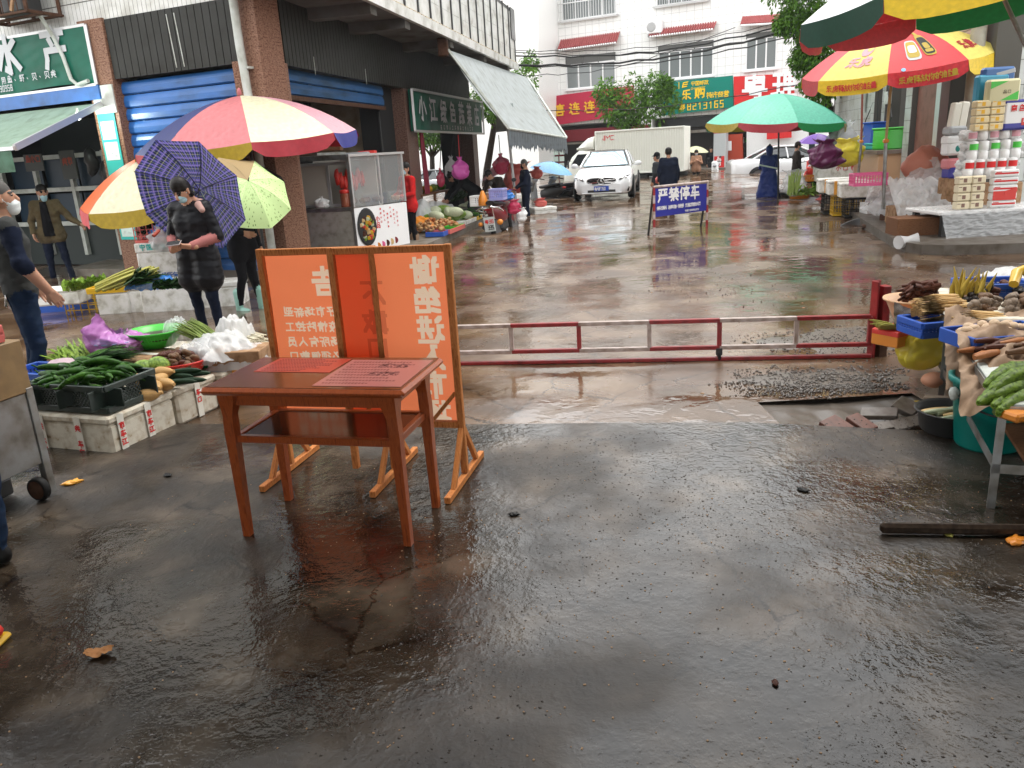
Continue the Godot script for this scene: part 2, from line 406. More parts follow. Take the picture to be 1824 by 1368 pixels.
# pose: joint name -> place, for a figure 1.7 m tall that faces +z, feet at the origin. fit: sizes and switches. wear: region -> material
func person(label: String, at: Vector3, turn: float, height: float, pose: Dictionary, fit: Dictionary, wear: Dictionary, group := "") -> Node3D:
	var t := thing("person", label, "person", at, turn, group)
	var J := {"hip": Vector3(0, 0.93, 0), "chest": Vector3(0, 1.27, 0.0), "neck": Vector3(0, 1.45, -0.01), "head": Vector3(0, 1.6, 0.02),
		"sl": Vector3(0.17, 1.39, 0), "sr": Vector3(-0.17, 1.39, 0), "el": Vector3(0.24, 1.12, -0.02), "er": Vector3(-0.24, 1.12, -0.02), "hl": Vector3(0.25, 0.86, 0.06), "hr": Vector3(-0.25, 0.86, 0.06),
		"pl": Vector3(0.09, 0.9, 0), "pr": Vector3(-0.09, 0.9, 0), "kl": Vector3(0.1, 0.5, 0.02), "kr": Vector3(-0.1, 0.5, 0.02), "al": Vector3(0.1, 0.09, -0.03), "ar": Vector3(-0.1, 0.09, -0.03), "look": Vector3(0, 0, 1)}
	for k in pose: J[k] = pose[k]
	var s := height / 1.7
	for k in J:
		if k != "look": J[k] = J[k] * s
	var g: float = fit.get("bulk", 1.0)
	var top: String = fit.get("top", "jacket")
	var sleeve: String = fit.get("sleeve", top)
	var shin: String = fit.get("shin", "trousers")
	var look: Vector3 = (J.look as Vector3).normalized()
	var side := Vector3(0, 1, 0).cross(look).normalized()
	var up := look.cross(side)
	var hd: Vector3 = J.head
	var cell: float = fit.get("cell", 0.022)
	var b: Array = []
	var across: Vector3 = ((J.sl as Vector3) - (J.sr as Vector3)).normalized()
	# torso
	for q in [-1.0, 1.0]:
		var o: Vector3 = across * q * 0.065 * s
		b.append([J.hip + o, J.chest + o, 0.105 * s * g, 0.105 * s * g, top, 0.05])
		b.append([J.chest + o, J.neck - Vector3(0, 0.075, 0) * s + o * 0.6, 0.105 * s * g, 0.06 * s * g, top, 0.05])
	b.append([J.sl, J.sr, 0.062 * s * g, 0.062 * s * g, top, 0.05])
	if fit.get("collar", 0.0) > 0.0: b.append([J.neck - up * 0.04 * s, J.neck + up * 0.025 * s, 0.075 * s, 0.07 * s, fit.get("collar_of", top), 0.01])
	var hem: float = fit.get("hem", 0.0)
	for q in ["l", "r"]:
		var P: Vector3 = J["p" + q]
		var Kn: Vector3 = J["k" + q]
		var An: Vector3 = J["a" + q]
		if hem > 0.0: b.append([P, P.lerp(Kn, hem), 0.115 * s * g, fit.get("flare", 0.115) * s * g, top, 0.05])
		b.append([P, Kn, 0.088 * s * minf(g, 1.1), 0.062 * s, "trousers", 0.03])
		b.append([Kn, An + Vector3(0, 0.03, 0) * s, 0.06 * s, 0.047 * s, "trousers", 0.02])
		if shin != "trousers": b.append([An + Vector3(0, 0.2, 0) * s, An, 0.062 * s, 0.052 * s, shin, 0.015])
		var toe: Vector3 = fit.get("toe", Vector3(0, 0, 1))
		b.append([An + Vector3(0, -0.045, 0) * s - toe * 0.02 * s, An + Vector3(0, -0.055, 0) * s + toe * 0.15 * s, 0.042 * s, 0.036 * s, "shoe" if shin == "trousers" else shin, 0.02])
		var Sh: Vector3 = J["s" + q]
		var El: Vector3 = J["e" + q]
		var Ha: Vector3 = J["h" + q]
		var cuff: String = fit.get("cuff", sleeve)
		b.append([Sh, El, 0.06 * s * g, 0.047 * s * g, sleeve, 0.03])
		if cuff == "skin": b.append([El, El.lerp(Ha, 0.12), 0.06 * s * g, 0.058 * s * g, sleeve, 0.01])
		b.append([El, El.lerp(Ha, 0.92), 0.047 * s * g, 0.036 * s * (g if cuff != "skin" else 1.0), cuff, 0.02])
	# head
	b.append([J.neck - up * 0.03 * s, hd - up * 0.06 * s, 0.05 * s, 0.05 * s, "skin", 0.02])
	# hands and head come on finer grids
	for k in wear: (wear[k] as Material).resource_name = (wear[k] as Material).resource_name
	var parts := {}
	var add := func(sts: Dictionary):
		for r in sts:
			if not parts.has(r): parts[r] = []
			parts[r].append(sts[r])
	add.call(body_field(b, cell, fit.get("wrinkle", 0.008)))
	var h: Array = []
	var f := look * s
	var u := up * s
	var x := side * s
	h.append([hd + u * 0.03 - f * 0.015, hd - u * 0.01 + f * 0.01, 0.083 * s, 0.076 * s, "skin", 0.03])
	h.append([hd - u * 0.06 + f * 0.03, hd - u * 0.075 + f * 0.045, 0.052 * s, 0.042 * s, "skin", 0.03])
	h.append([hd - u * 0.055 - f * 0.02, hd - u * 0.15 - f * 0.03, 0.05 * s, 0.05 * s, "skin", 0.02])
	h.append([hd + u * 0.0 + f * 0.085, hd - u * 0.03 + f * 0.1, 0.012 * s, 0.016 * s, "skin", 0.015])
	for q in [-1.0, 1.0]:
		h.append([hd + x * q * 0.08 - f * 0.0 + u * 0.01, hd + x * q * 0.078 - u * 0.035 + f * 0.005, 0.018 * s, 0.011 * s, "skin", 0.006])
		h.append([hd + x * q * 0.018 + f * 0.081 + u * 0.024, hd + x * q * 0.048 + f * 0.068 + u * 0.022, 0.0085 * s, 0.0075 * s, "hair", 0.004])
		h.append([hd + x * q * 0.026 + f * 0.077 + u * 0.003, hd + x * q * 0.04 + f * 0.072 + u * 0.003, 0.0085 * s, 0.0075 * s, "eye", 0.003])
	h.append([hd - x * 0.016 + f * 0.08 - u * 0.064, hd + x * 0.016 + f * 0.08 - u * 0.064, 0.009 * s, 0.009 * s, "lips" if wear.has("lips") else "skin", 0.006])
	var hair: float = fit.get("hair", 1.0)
	if hair > 0.0:
		h.append([hd + u * 0.045 - f * 0.02, hd + u * 0.01 - f * 0.035, (0.083 + 0.008 * hair) * s, (0.078 + 0.006 * hair) * s, fit.get("hair_of", "hair"), 0.008])
		if hair > 1.2:
			for q in [-1.0, 1.0]: h.append([hd + x * q * 0.045 + u * 0.03 - f * 0.01, hd + x * q * 0.05 - u * 0.08 - f * 0.04, 0.05 * s, 0.034 * s, "hair", 0.01])
			h.append([hd - f * 0.05, hd - u * 0.1 - f * 0.06, 0.065 * s, 0.045 * s, "hair", 0.02])
	if fit.has("bun"): h.append([hd + u * 0.11 - f * 0.06, hd + u * 0.13 - f * 0.07, 0.04 * s, 0.03 * s, "hair", 0.01])
	if fit.has("cap"):
		h.append([hd + u * 0.06 - f * 0.015, hd + u * 0.06 - f * 0.02, 0.098 * s, 0.096 * s, "hat", 0.008])
		for q in [-0.5, 0.0, 0.5]: h.append([hd + u * 0.045 + f * 0.07 + x * q * 0.09, hd + u * 0.03 + f * 0.135 + x * q * 0.07, 0.014 * s, 0.008 * s, "hat", 0.01])
	if fit.has("hood"): h.append([hd - u * 0.0 - f * 0.05, hd - u * 0.1 - f * 0.06, 0.1 * s, 0.09 * s, top, 0.03])
	if fit.has("fur"):
		for q in [[-0.06, 0.0, -0.08], [0.04, 0.02, -0.09], [0.12, 0.01, -0.04], [0.15, -0.01, 0.04]]: h.append([J.neck + V(q[0], q[1], q[2]) * s, J.neck + V(q[0] + 0.05, q[1] - 0.05, q[2] + 0.03) * s, 0.04 * s, 0.03 * s, "lining", 0.03])
	if fit.has("mask"):
		var low: float = fit.mask
		h.append([hd - u * (0.04 + low) + f * 0.05, hd - u * (0.065 + low) + f * 0.052, 0.054 * s, 0.046 * s, "mask", 0.008])
		h.append([hd - u * (0.022 + low) + f * 0.088, hd - u * (0.06 + low) + f * 0.082, 0.017 * s, 0.014 * s, "mask", 0.02])
		for q in [-1.0, 1.0]: h.append([hd + x * q * 0.045 - u * (0.04 + low) + f * 0.06, hd + x * q * 0.084 - u * 0.0, 0.005 * s, 0.005 * s, "mask", 0.003])
	add.call(body_field(h, fit.get("head_cell", maxf(cell * 0.45, 0.006)), 0.0))
	for q in ["l", "r"]:
		var El: Vector3 = J["e" + q]
		var w: Vector3 = J["h" + q]
		var d: Vector3 = (pose.get("g" + q, (w - El).normalized()) as Vector3).normalized()
		var pn: Vector3 = pose.get("n" + q, across * (-1.0 if q == "l" else 1.0))  # the way the palm looks
		pn = (pn - d * pn.dot(d)).normalized()
		var sd: Vector3 = d.cross(pn) * (1.0 if q == "l" else -1.0)    # towards the thumb
		var curl: float = pose.get("curl" + q, 0.5)
		var hb: Array = [[w - d * 0.05 * s, w, 0.03 * s, 0.027 * s, "skin", 0.012]]
		for i in 4:
			var o := sd * (0.03 - i * 0.02) * s
			var k0 := w + d * (0.085 - absf(i - 1.3) * 0.006) * s + o
			hb.append([w + o * 0.6, k0, 0.018 * s, 0.0125 * s, "skin", 0.012])
			var ln: float = [0.042, 0.047, 0.044, 0.034][i] * s
			var d1 := (d * cos(curl) + pn * sin(curl)).normalized()
			var d2 := (d * cos(curl * 2.1) + pn * sin(curl * 2.1)).normalized()
			hb.append([k0, k0 + d1 * ln, 0.0098 * s, 0.0088 * s, "skin", 0.005])
			hb.append([k0 + d1 * ln, k0 + d1 * ln + d2 * ln * 0.85, 0.0088 * s, 0.0075 * s, "skin", 0.004])
		var th := w + d * 0.02 * s + sd * 0.024 * s
		var t1 := th + (d * 0.7 + sd * 0.6 + pn * 0.3).normalized() * 0.042 * s
		hb.append([th, t1, 0.016 * s, 0.0115 * s, "skin", 0.012])
		hb.append([t1, t1 + (d + pn * 0.5 + sd * 0.1).normalized() * 0.036 * s, 0.0108 * s, 0.0085 * s, "skin", 0.004])
		add.call(body_field(hb, fit.get("hand_cell", maxf(cell * 0.4, 0.0055)), 0.0))
	for r in parts:
		var am := ArrayMesh.new()
		for st in parts[r]: st.commit(am)
		var nm: String = {"skin": "body", "sleeve": "sleeve", "hat": "cap"}.get(r, r)
		var o := MeshInstance3D.new()
		o.name = nm; o.mesh = am; o.material_override = wear.get(r, M.get("hair_black"))
		t.add_child(o, true)
	return t
# ---------- umbrellas ----------
# canopy in the thing's own axes: apex at (0, h, 0), rim at radius R, drop below. One panel per gap between ribs.
func canopy(t: Node3D, xf: Transform3D, R: float, drop: float, n: int, mats: Array, vmats: Array, val := 0.0, rib_m: Material = null, sag := 0.03, a0 := 0.0, scallop := 0.0) -> void:
	var rib := func(k: float, v: float) -> Vector3:
		var a := a0 + TAU * k / n
		return Vector3(cos(a) * R * v, -drop * (0.25 * v + 0.75 * pow(v, 2.3)), sin(a) * R * v)
	for i in n:
		var st := mb()
		patch(st, 6, 10, func(u: float, v: float) -> Vector3:
			var vv := 0.02 + 0.98 * v
			var p: Vector3 = (rib.call(i, vv) as Vector3).lerp(rib.call(i + 1, vv), u)
			p.y -= sag * R * sin(u * PI) * vv * (1.0 - 0.4 * vv) - 0.004 * wob.get_noise_2d(u * 90.0 + i * 40.0, v * 60.0)
			return xf * p)
		ob("panel", st, mats[i % mats.size()], t)
		if val > 0.0:
			st = mb()
			patch(st, 8, 3, func(u: float, v: float) -> Vector3:
				var p: Vector3 = (rib.call(i, 1.0) as Vector3).lerp(rib.call(i + 1, 1.0), u)
				var round: float = 1.0 - pow(absf(u * 2.0 - 1.0), 6.0) * 0.55 * (1.0 if scallop == 0.0 else scallop)
				p.y -= sag * R * 0.6 * sin(u * PI) + v * val * round
				var out := Vector3(p.x, 0, p.z).normalized()
				return xf * (p + out * (0.004 + v * 0.02 * (1.0 + 2.0 * wob.get_noise_2d(u * 160.0, i * 55.0)))))
			ob("valance", st, vmats[i % vmats.size()], t)
		if rib_m:
			st = mb()
			var pts: Array = []
			for k in 7: pts.append(xf * ((rib.call(i, k / 6.0) as Vector3) - Vector3(0, 0.012, 0)))
			tube(st, pts, 0.005 if R < 0.8 else 0.009, 5)
			tube(st, [xf * Vector3(0, -drop * 1.05, 0), xf * ((rib.call(i, 0.52) as Vector3) - Vector3(0, 0.012, 0))], 0.004 if R < 0.8 else 0.007, 5)
			ob("rib", st, rib_m, t)
# a point of panel i of such a canopy, u across, v from apex to rim, lift outwards
func on_panel(xf: Transform3D, R: float, drop: float, n: int, i: int, a0: float, sag: float, u: float, v: float, lift: float) -> Vector3:
	var p := Vector3.ZERO
	for w in [[0, 1.0 - u], [1, u]]:
		var a: float = a0 + TAU * (i + w[0]) / n
		p += Vector3(cos(a) * R * v, -drop * (0.25 * v + 0.75 * pow(v, 2.3)), sin(a) * R * v) * w[1]
	p.y -= sag * R * sin(u * PI) * v * (1.0 - 0.4 * v)
	var am := a0 + TAU * (i + 0.5) / n
	return xf * (p + Vector3(cos(am) * 0.4, 0.9, sin(am) * 0.4) * lift)
func on_valance(xf: Transform3D, R: float, drop: float, n: int, i: int, a0: float, sag: float, val: float, u: float, v: float, lift: float) -> Vector3:
	var p := Vector3.ZERO
	for w in [[0, 1.0 - u], [1, u]]:
		var a: float = a0 + TAU * (i + w[0]) / n
		p += Vector3(cos(a) * R, -drop, sin(a) * R) * w[1]
	p.y -= sag * R * 0.6 * sin(u * PI) + v * val
	var out := Vector3(p.x, 0, p.z).normalized()
	return xf * (p + out * (0.004 + v * 0.03 + 0.012 + lift))
# ---------- boxes and basins ----------
func foam_box(st: SurfaceTool, c: Vector3, s: Vector3, b := Basis.IDENTITY) -> void:
	bx(st, c + b * Vector3(0, s.y * 0.39, 0), Vector3(s.x, s.y * 0.8, s.z), 0.015, b)
	bx(st, c + b * Vector3(0, s.y * 0.895, 0), Vector3(s.x + 0.012, s.y * 0.2, s.z + 0.012), 0.012, b)
func basin_shape(r0: float, r1: float, h: float, wallt := 0.006) -> Array:
	return [Vector2(0.0, 0.0), Vector2(r0, 0.0), Vector2(lerpf(r0, r1, 0.5), h * 0.45), Vector2(r1, h * 0.96), Vector2(r1 + 0.018, h), Vector2(r1 + 0.018, h + 0.008), Vector2(r1 - wallt, h), Vector2(lerpf(r0, r1, 0.5) - wallt, h * 0.47), Vector2(r0 - wallt, 0.012), Vector2(0.0, 0.012)]
# crumpled sheet or bag: a lathe-like sack, tied at the top when neck is small
func sack(st: SurfaceTool, r: float, h: float, neck: float, sd: float, n := 34) -> void:
	patch(st, n, 26, func(u: float, v: float) -> Vector3:
		if u > 0.9999: u = 0.0
		var a := u * TAU
		var prof := pow(sin(clampf(v * 3.2 + 0.02, 0.0, 1.0) * PI * 0.5), 0.5) * lerpf(1.0, neck, smoothstep(0.58, 0.86, v)) * (1.0 + smoothstep(0.86, 1.0, v) * 0.8)
		var w := absf(wob.get_noise_3d(cos(a) * 60.0 + sd * 91.0, v * 45.0, sin(a) * 60.0)) * 1.3 + absf(wob.get_noise_3d(cos(a) * 190.0 + sd * 31.0, v * 90.0, sin(a) * 190.0)) * 0.9
		var rr := r * prof * (0.74 + 0.5 * w)
		var c := cos(a)
		var s := sin(a)
		return Vector3(signf(c) * pow(absf(c), 0.6) * rr, v * h * (1.0 + 0.14 * w) - h * 0.04, signf(s) * pow(absf(s), 0.7) * rr * 0.6))
# a crumpled film draped over a mound of half sizes s
func drape(st: SurfaceTool, s: Vector3, sd: float, amp := 0.35, n := 26, f := 26.0) -> void:
	patch(st, n, n, func(u: float, v: float) -> Vector3:
		var p := Vector2(u * 2.0 - 1.0, v * 2.0 - 1.0)
		var m := clampf(1.0 - pow(maxf(absf(p.x), absf(p.y)), 3.0), 0.0, 1.0)
		var w := absf(wob.get_noise_3d(u * f * 3.0, v * f * 3.0, sd * 57.0)) * 1.3 + 0.5 * absf(wob.get_noise_3d(u * f * 11.0, v * f * 8.0, sd * 57.0)) - 0.4
		return Vector3(p.x * s.x * (1.0 + 0.12 * w), s.y * (m + amp * w) , p.y * s.z * (1.0 + 0.12 * w)))
# leafy bundle: n flat blades from along the base line, each a bent strip
func blades(st: SurfaceTool, n: int, a: Vector3, b: Vector3, dir: Vector3, ln: float, wd: float, spread: float, droop := 0.3) -> void:
	for k in n:
		var p := a.lerp(b, rnd(0, 1)) + Vector3(rnd(-1, 1), rnd(0, 1), rnd(-1, 1)) * spread * 0.3
		var d := (dir + Vector3(rnd(-1, 1), rnd(-0.3, 1), rnd(-1, 1)) * spread * 4.0).normalized()
		var l := ln * rnd(0.7, 1.1)
		var sdv := d.cross(Vector3(rnd(-0.5, 0.5), 1, rnd(-0.5, 0.5))).normalized() * wd * rnd(0.6, 1.2)
		st.set_smooth_group(-1)
		var q: Array = []
		for i in 4:
			var v := i / 3.0
			var c := p + d * l * v - Vector3(0, droop * l * v * v, 0)
			var ww: float = [0.5, 1.0, 0.8, 0.05][i]
			q.append([c - sdv * ww, c + Vector3(0, wd * 0.25 * ww, 0), c + sdv * ww])
		for i in 3:
			for j in 2: quad(st, q[i][j], q[i][j + 1], q[i + 1][j + 1], q[i + 1][j], Vector3.UP)
# round bundle of thin stalks
func stalks(st: SurfaceTool, n: int, a: Vector3, dir: Vector3, ln: float, r: float, spread: float, taper := 0.5) -> void:
	var x := dir.cross(Vector3.UP).normalized()
	for k in n:
		var p := a + x * rnd(-1, 1) * spread + Vector3(0, rnd(0, 0.8) * spread, 0)
		var d := (dir + x * rnd(-0.15, 0.15) + Vector3(0, rnd(-0.06, 0.1), 0)).normalized()
		var l := ln * rnd(0.85, 1.1)
		tube(st, [p, p + d * l * 0.5 + Vector3(0, 0.008, 0), p + d * l], [r, r * 0.85, r * taper], 5, true)
# curved pod (pepper, gourd, cucumber): along x, length l, radius r
func pod(st: SurfaceTool, l: float, r: float, bend: float, stem := 0.0, blunt := 0.3, n := 8) -> void:
	var pts: Array = []
	var rr: Array = []
	for i in 9:
		var v := i / 8.0
		pts.append(Vector3((v - 0.5) * l, bend * l * (1.0 - pow(v * 2.0 - 1.0, 2.0)), bend * 0.4 * l * sin(v * 3.0)))
		rr.append(r * maxf(0.12, pow(sin(clampf(v * 0.93 + 0.07, 0.0, 1.0) * PI), blunt) * lerpf(1.0, 0.75, v)))
	tube(st, pts, rr, n)
	if stem > 0.0: tube(st, [pts[0], pts[0] + Vector3(-stem, 0.01, 0.004)], [r * 0.3, r * 0.2], 5)
# lattice-sided crate of size s with its floor at y 0, parts made under t
func crate(t: Node3D, s: Vector3, m: Material, cells := 0.045, skew := false, solid := 0.0) -> void:
	var th := 0.012
	for side in 4:
		var st := mb()
		var ln := s.x if side < 2 else s.z
		var n: Vector3 = [Vector3(0, 0, 1), Vector3(0, 0, -1), Vector3(1, 0, 0), Vector3(-1, 0, 0)][side]
		var x := Vector3.UP.cross(n)
		var o := n * ((s.z if side < 2 else s.x) * 0.5)
		bar(st, o - x * ln * 0.5 + Vector3(0, s.y - 0.02, 0), o + x * ln * 0.5 + Vector3(0, s.y - 0.02, 0), th * 2.0, 0.04, 0.004)
		bar(st, o - x * ln * 0.5 + Vector3(0, 0.02, 0), o + x * ln * 0.5 + Vector3(0, 0.02, 0), th * 1.4, 0.04, 0.003)
		var k := int(ln / cells)
		if skew:
			var np := maxi(2, int(ln / 0.13))
			for i in np:  # solid pillars between lattice windows
				var c := (float(i) + 0.5) / np * ln - ln * 0.5
				var wd := ln / np
				if i % 2 == 0: bar(st, o + x * c + Vector3(0, 0.03, 0), o + x * c + Vector3(0, s.y - 0.03, 0), wd * 0.98, th, 0.003, x)
				else:
					for j in 9:
						var a := -0.5 + j / 8.0
						for sg in [-1.0, 1.0]:
							var p0 := Vector2(a * wd * 1.6, 0.04)
							var p1 := Vector2(a * wd * 1.6 + sg * wd * 0.7, s.y - 0.04)
							var cl := func(q: Vector2, r2: Vector2) -> Vector2:
								var lim := wd * 0.5
								if absf(q.x) <= lim: return q
								var tt := (signf(q.x) * lim - q.x) / (r2.x - q.x)
								return q.lerp(r2, clampf(tt, 0.0, 1.0))
							if (absf(p0.x) > wd * 0.5 and absf(p1.x) > wd * 0.5): continue
							var c0: Vector2 = cl.call(p0, p1)
							var c1: Vector2 = cl.call(p1, p0)
							bar(st, o + x * (c + c0.x) + Vector3(0, c0.y, 0), o + x * (c + c1.x) + Vector3(0, c1.y, 0), 0.006, th * 0.7, 0.0, n)
		else:
			for i in k + 1:
				var c := -ln * 0.5 + ln * i / k
				bar(st, o + x * c + Vector3(0, 0.02, 0), o + x * c + Vector3(0, s.y - 0.02, 0), 0.012, th * 0.9, 0.0, x)
			for j in range(1, maxi(2, int(s.y / cells))):
				var y := s.y * j / maxi(2, int(s.y / cells))
				bar(st, o - x * ln * 0.5 + Vector3(0, y, 0), o + x * ln * 0.5 + Vector3(0, y, 0), th * 0.7, 0.012)
		ob("side_panel", st, m, t)
	var fl := mb()
	bx(fl, Vector3(0, 0.008, 0), Vector3(s.x - 0.01, 0.014, s.z - 0.01))
	ob("bottom", fl, m, t)
# leaf cloud: many small bent leaves in an uneven volume made of clumps
func foliage(st: SurfaceTool, clumps: Array, n: int, leaf: float, droop := 0.4) -> void:
	st.set_smooth_group(-1)
	for k in n:
		var c: Array = clumps[k % clumps.size()]
		var d := Vector3(rg.randfn(), rg.randfn(), rg.randfn()).normalized() * pow(rnd(0.1, 1.0), 0.4)
		var p: Vector3 = c[0] + d * c[1] * (0.75 + 0.45 * wob.get_noise_3d(d.x * 60.0 + c[0].x * 9.0, d.y * 60.0 + c[0].y * 9.0, d.z * 60.0))
		var out := (d + Vector3(rnd(-0.8, 0.8), rnd(-0.8, 0.5) - droop, rnd(-0.8, 0.8))).normalized()
		var sdv := out.cross(Vector3(rnd(-1, 1), 1.0, rnd(-1, 1))).normalized()
		var l := leaf * rnd(0.7, 1.3)
		var q := [p, p + out * l * 0.5 + sdv * l * 0.24, p + out * l, p + out * l * 0.5 - sdv * l * 0.24]
		tri(st, q[0], q[1], q[2], Vector3.UP); tri(st, q[0], q[2], q[3], Vector3.UP)
# ---------- vehicles, facing +z ----------
const SIDE := Basis(Vector3(0, 1, 0), Vector3(-1, 0, 0), Vector3(0, 0, 1))  # turns a lathe's axis to x
func wheel(t: Node3D, at: Vector3, R: float, w: float, rim_m: Material, spokes := 5, n := "wheel") -> void:
	var st := mb()
	var prof: Array = []
	for i in 13:
		var a := PI * (1.15 - i / 12.0 * 1.3) if false else lerpf(-0.6, PI + 0.6, i / 12.0)
		prof.append(Vector2(R - R * 0.17 + sin(a) * R * 0.17, -cos(a) * w * 0.5))
	lathe(st, prof, 28, Transform3D(SIDE, Vector3.ZERO))
	var o := ob(n, st, M.tyre, t, Transform3D(Basis.IDENTITY, at))
	st = mb()
	var r1 := R * 0.72
	for sx in [-1.0, 1.0]:
		lathe(st, [Vector2(r1 * 1.04, sx * w * 0.5), Vector2(r1 * 0.92, sx * w * 0.46), Vector2(r1 * 0.9, sx * w * 0.2)], 24, Transform3D(SIDE, Vector3.ZERO))
		for k in spokes:
			var a := TAU * k / spokes
			var d := Vector3(0, cos(a), sin(a))
			bar(st, d * r1 * 0.1 + Vector3(-sx * w * 0.4, 0, 0), d * r1 * 0.95 + Vector3(-sx * w * 0.42, 0, 0), r1 * (0.3 if spokes < 8 else 0.06), w * 0.1, 0.004, Vector3(1, 0, 0))
	lathe(st, [Vector2(0, -w * 0.45), Vector2(r1 * 0.2, -w * 0.45), Vector2(r1 * 0.2, w * 0.45), Vector2(0, w * 0.45)], 12, Transform3D(SIDE, Vector3.ZERO))
	lathe(st, [Vector2(0, 0), Vector2(r1 * 0.93, 0.01), Vector2(0, 0.02)], 16, Transform3D(SIDE, Vector3.ZERO))
	ob("rim", st, rim_m, o)
func sedan(label: String, at: Vector3, turn: float, paint: Material, roof_m: Material, pitch := 0.0, rounded := 0.0) -> Node3D:
	var t := thing("car", label, "car", at, turn)
	t.rotation.x = pitch
	var sec := func(z: float, w: float, y0: float, y1: float) -> PackedVector3Array:
		var h := y1 - y0
		var half := [[0, y0], [w * 0.86, y0], [w * 0.96, y0 + h * 0.1], [w, y0 + h * 0.36], [w * 0.99, y0 + h * 0.62], [w * 0.965, y0 + h * 0.84], [w * 0.86, y1 - 0.012], [w * 0.5, y1 + 0.008], [0, y1 + 0.015]]
		var out := PackedVector3Array()
		for p in half: out.append(Vector3(p[0], p[1], z))
		for i in range(half.size() - 2, 0, -1): out.append(Vector3(-half[i][0], half[i][1], z))
		return out
	var rs: Array = []
	for q in [[-2.36, 0.6, 0.42, 0.84], [-2.33, 0.74, 0.3, 0.93], [-2.18, 0.84, 0.24, 0.98], [-1.8, 0.895, 0.2, 1.0], [-1.2, 0.905, 0.19, 0.99], [0.0, 0.905, 0.19, 0.96], [0.8, 0.905, 0.19, 0.96], [1.15, 0.9, 0.19, 0.94], [1.6, 0.89, 0.19, 0.89], [2.0, 0.86, 0.19, 0.8], [2.22, 0.8, 0.2, 0.7], [2.33, 0.7, 0.22, 0.6], [2.37, 0.58, 0.28, 0.5]]:
		rs.append(sec.call(q[0], q[1], q[2], q[3]))
	var st := mb()
	skin(st, rs)
	ob("body", st, paint, t)
	var loop := func(y: float, x: float, z0: float, z1: float) -> PackedVector3Array:
		var out := PackedVector3Array()
		for i in 32:
			var a := TAU * i / 32.0
			var c := cos(a)
			var s := sin(a)
			out.append(Vector3(signf(c) * pow(absf(c), 0.45) * x, y, (z0 + z1) * 0.5 + signf(s) * pow(absf(s), 0.4 + rounded) * (z1 - z0) * 0.5))
		return out
	var cab := [[0.9, 0.81, -1.78, 1.12], [0.98, 0.79, -1.7, 1.0], [1.12, 0.72, -1.42, 0.68], [1.27, 0.64, -1.1, 0.34], [1.375, 0.57, -0.86, 0.1]]
	rs = []
	for q in cab: rs.append(loop.call(q[0], q[1], q[2], q[3]))
	st = mb()
	skin(st, rs, true, false, false)
	ob("window", st, M.car_glass, t)
	st = mb()
	skin(st, [loop.call(1.37, 0.58, -0.88, 0.12), loop.call(1.405, 0.545, -0.82, 0.06), loop.call(1.425, 0.42, -0.7, -0.08), loop.call(1.43, 0.1, -0.5, -0.3)])
	ob("roof", st, roof_m, t)
	st = mb()
	patch(st, 8, 6, func(u: float, v: float) -> Vector3:
		var k := v * 0.94 + 0.03
		var x := lerpf(0.70, 0.49, k) * (u * 2.0 - 1.0)
		return Vector3(x, lerpf(0.965, 1.375, k) + 0.014, lerpf(1.04, 0.12, k) + 0.02 - 0.09 * pow(absf(u * 2.0 - 1.0), 2.5)))
	ob("windscreen", st, M.windscreen, t)
	for sx in [-1.0, 1.0]:
		st = mb()
		for pr in [[Vector3(0.79, 0.95, 0.96), Vector3(0.585, 1.375, 0.08)], [Vector3(0.78, 0.97, -0.3), Vector3(0.6, 1.37, -0.36)], [Vector3(0.75, 0.97, -1.6), Vector3(0.56, 1.375, -0.82)], [Vector3(0.59, 1.385, 0.06), Vector3(0.59, 1.385, -0.8)]]:
			tube(st, [pr[0] * Vector3(sx, 1, 1), ((pr[0] + pr[1]) * 0.5 + Vector3(0.012, 0.012, 0)) * Vector3(sx, 1, 1), pr[1] * Vector3(sx, 1, 1)], 0.032, 6)
		ob("pillar", st, paint, t)
		st = mb()
		lump(st, Vector3(sx * 1.0, 1.0, 0.72), Vector3(0.11, 0.075, 0.06), 0.0, 1.0, 8)
		bar(st, Vector3(sx * 0.82, 0.95, 0.74), Vector3(sx * 0.96, 0.97, 0.72), 0.05, 0.03)
		ob("mirror", st, paint, t)
		for z in [1.42, -1.4]:
			st = mb()
			lathe(st, [Vector2(0, 0.0), Vector2(0.37, 0.0), Vector2(0.37, 0.02), Vector2(0.0, 0.02)], 24, Transform3D(SIDE, Vector3(sx * 0.905 + 0.01, 0.34, z)))
			ob("wheel_arch", st, M.black_rubber, t)
			wheel(t, Vector3(sx * 0.83, 0.33, z), 0.33, 0.21, M.alloy)
	return t
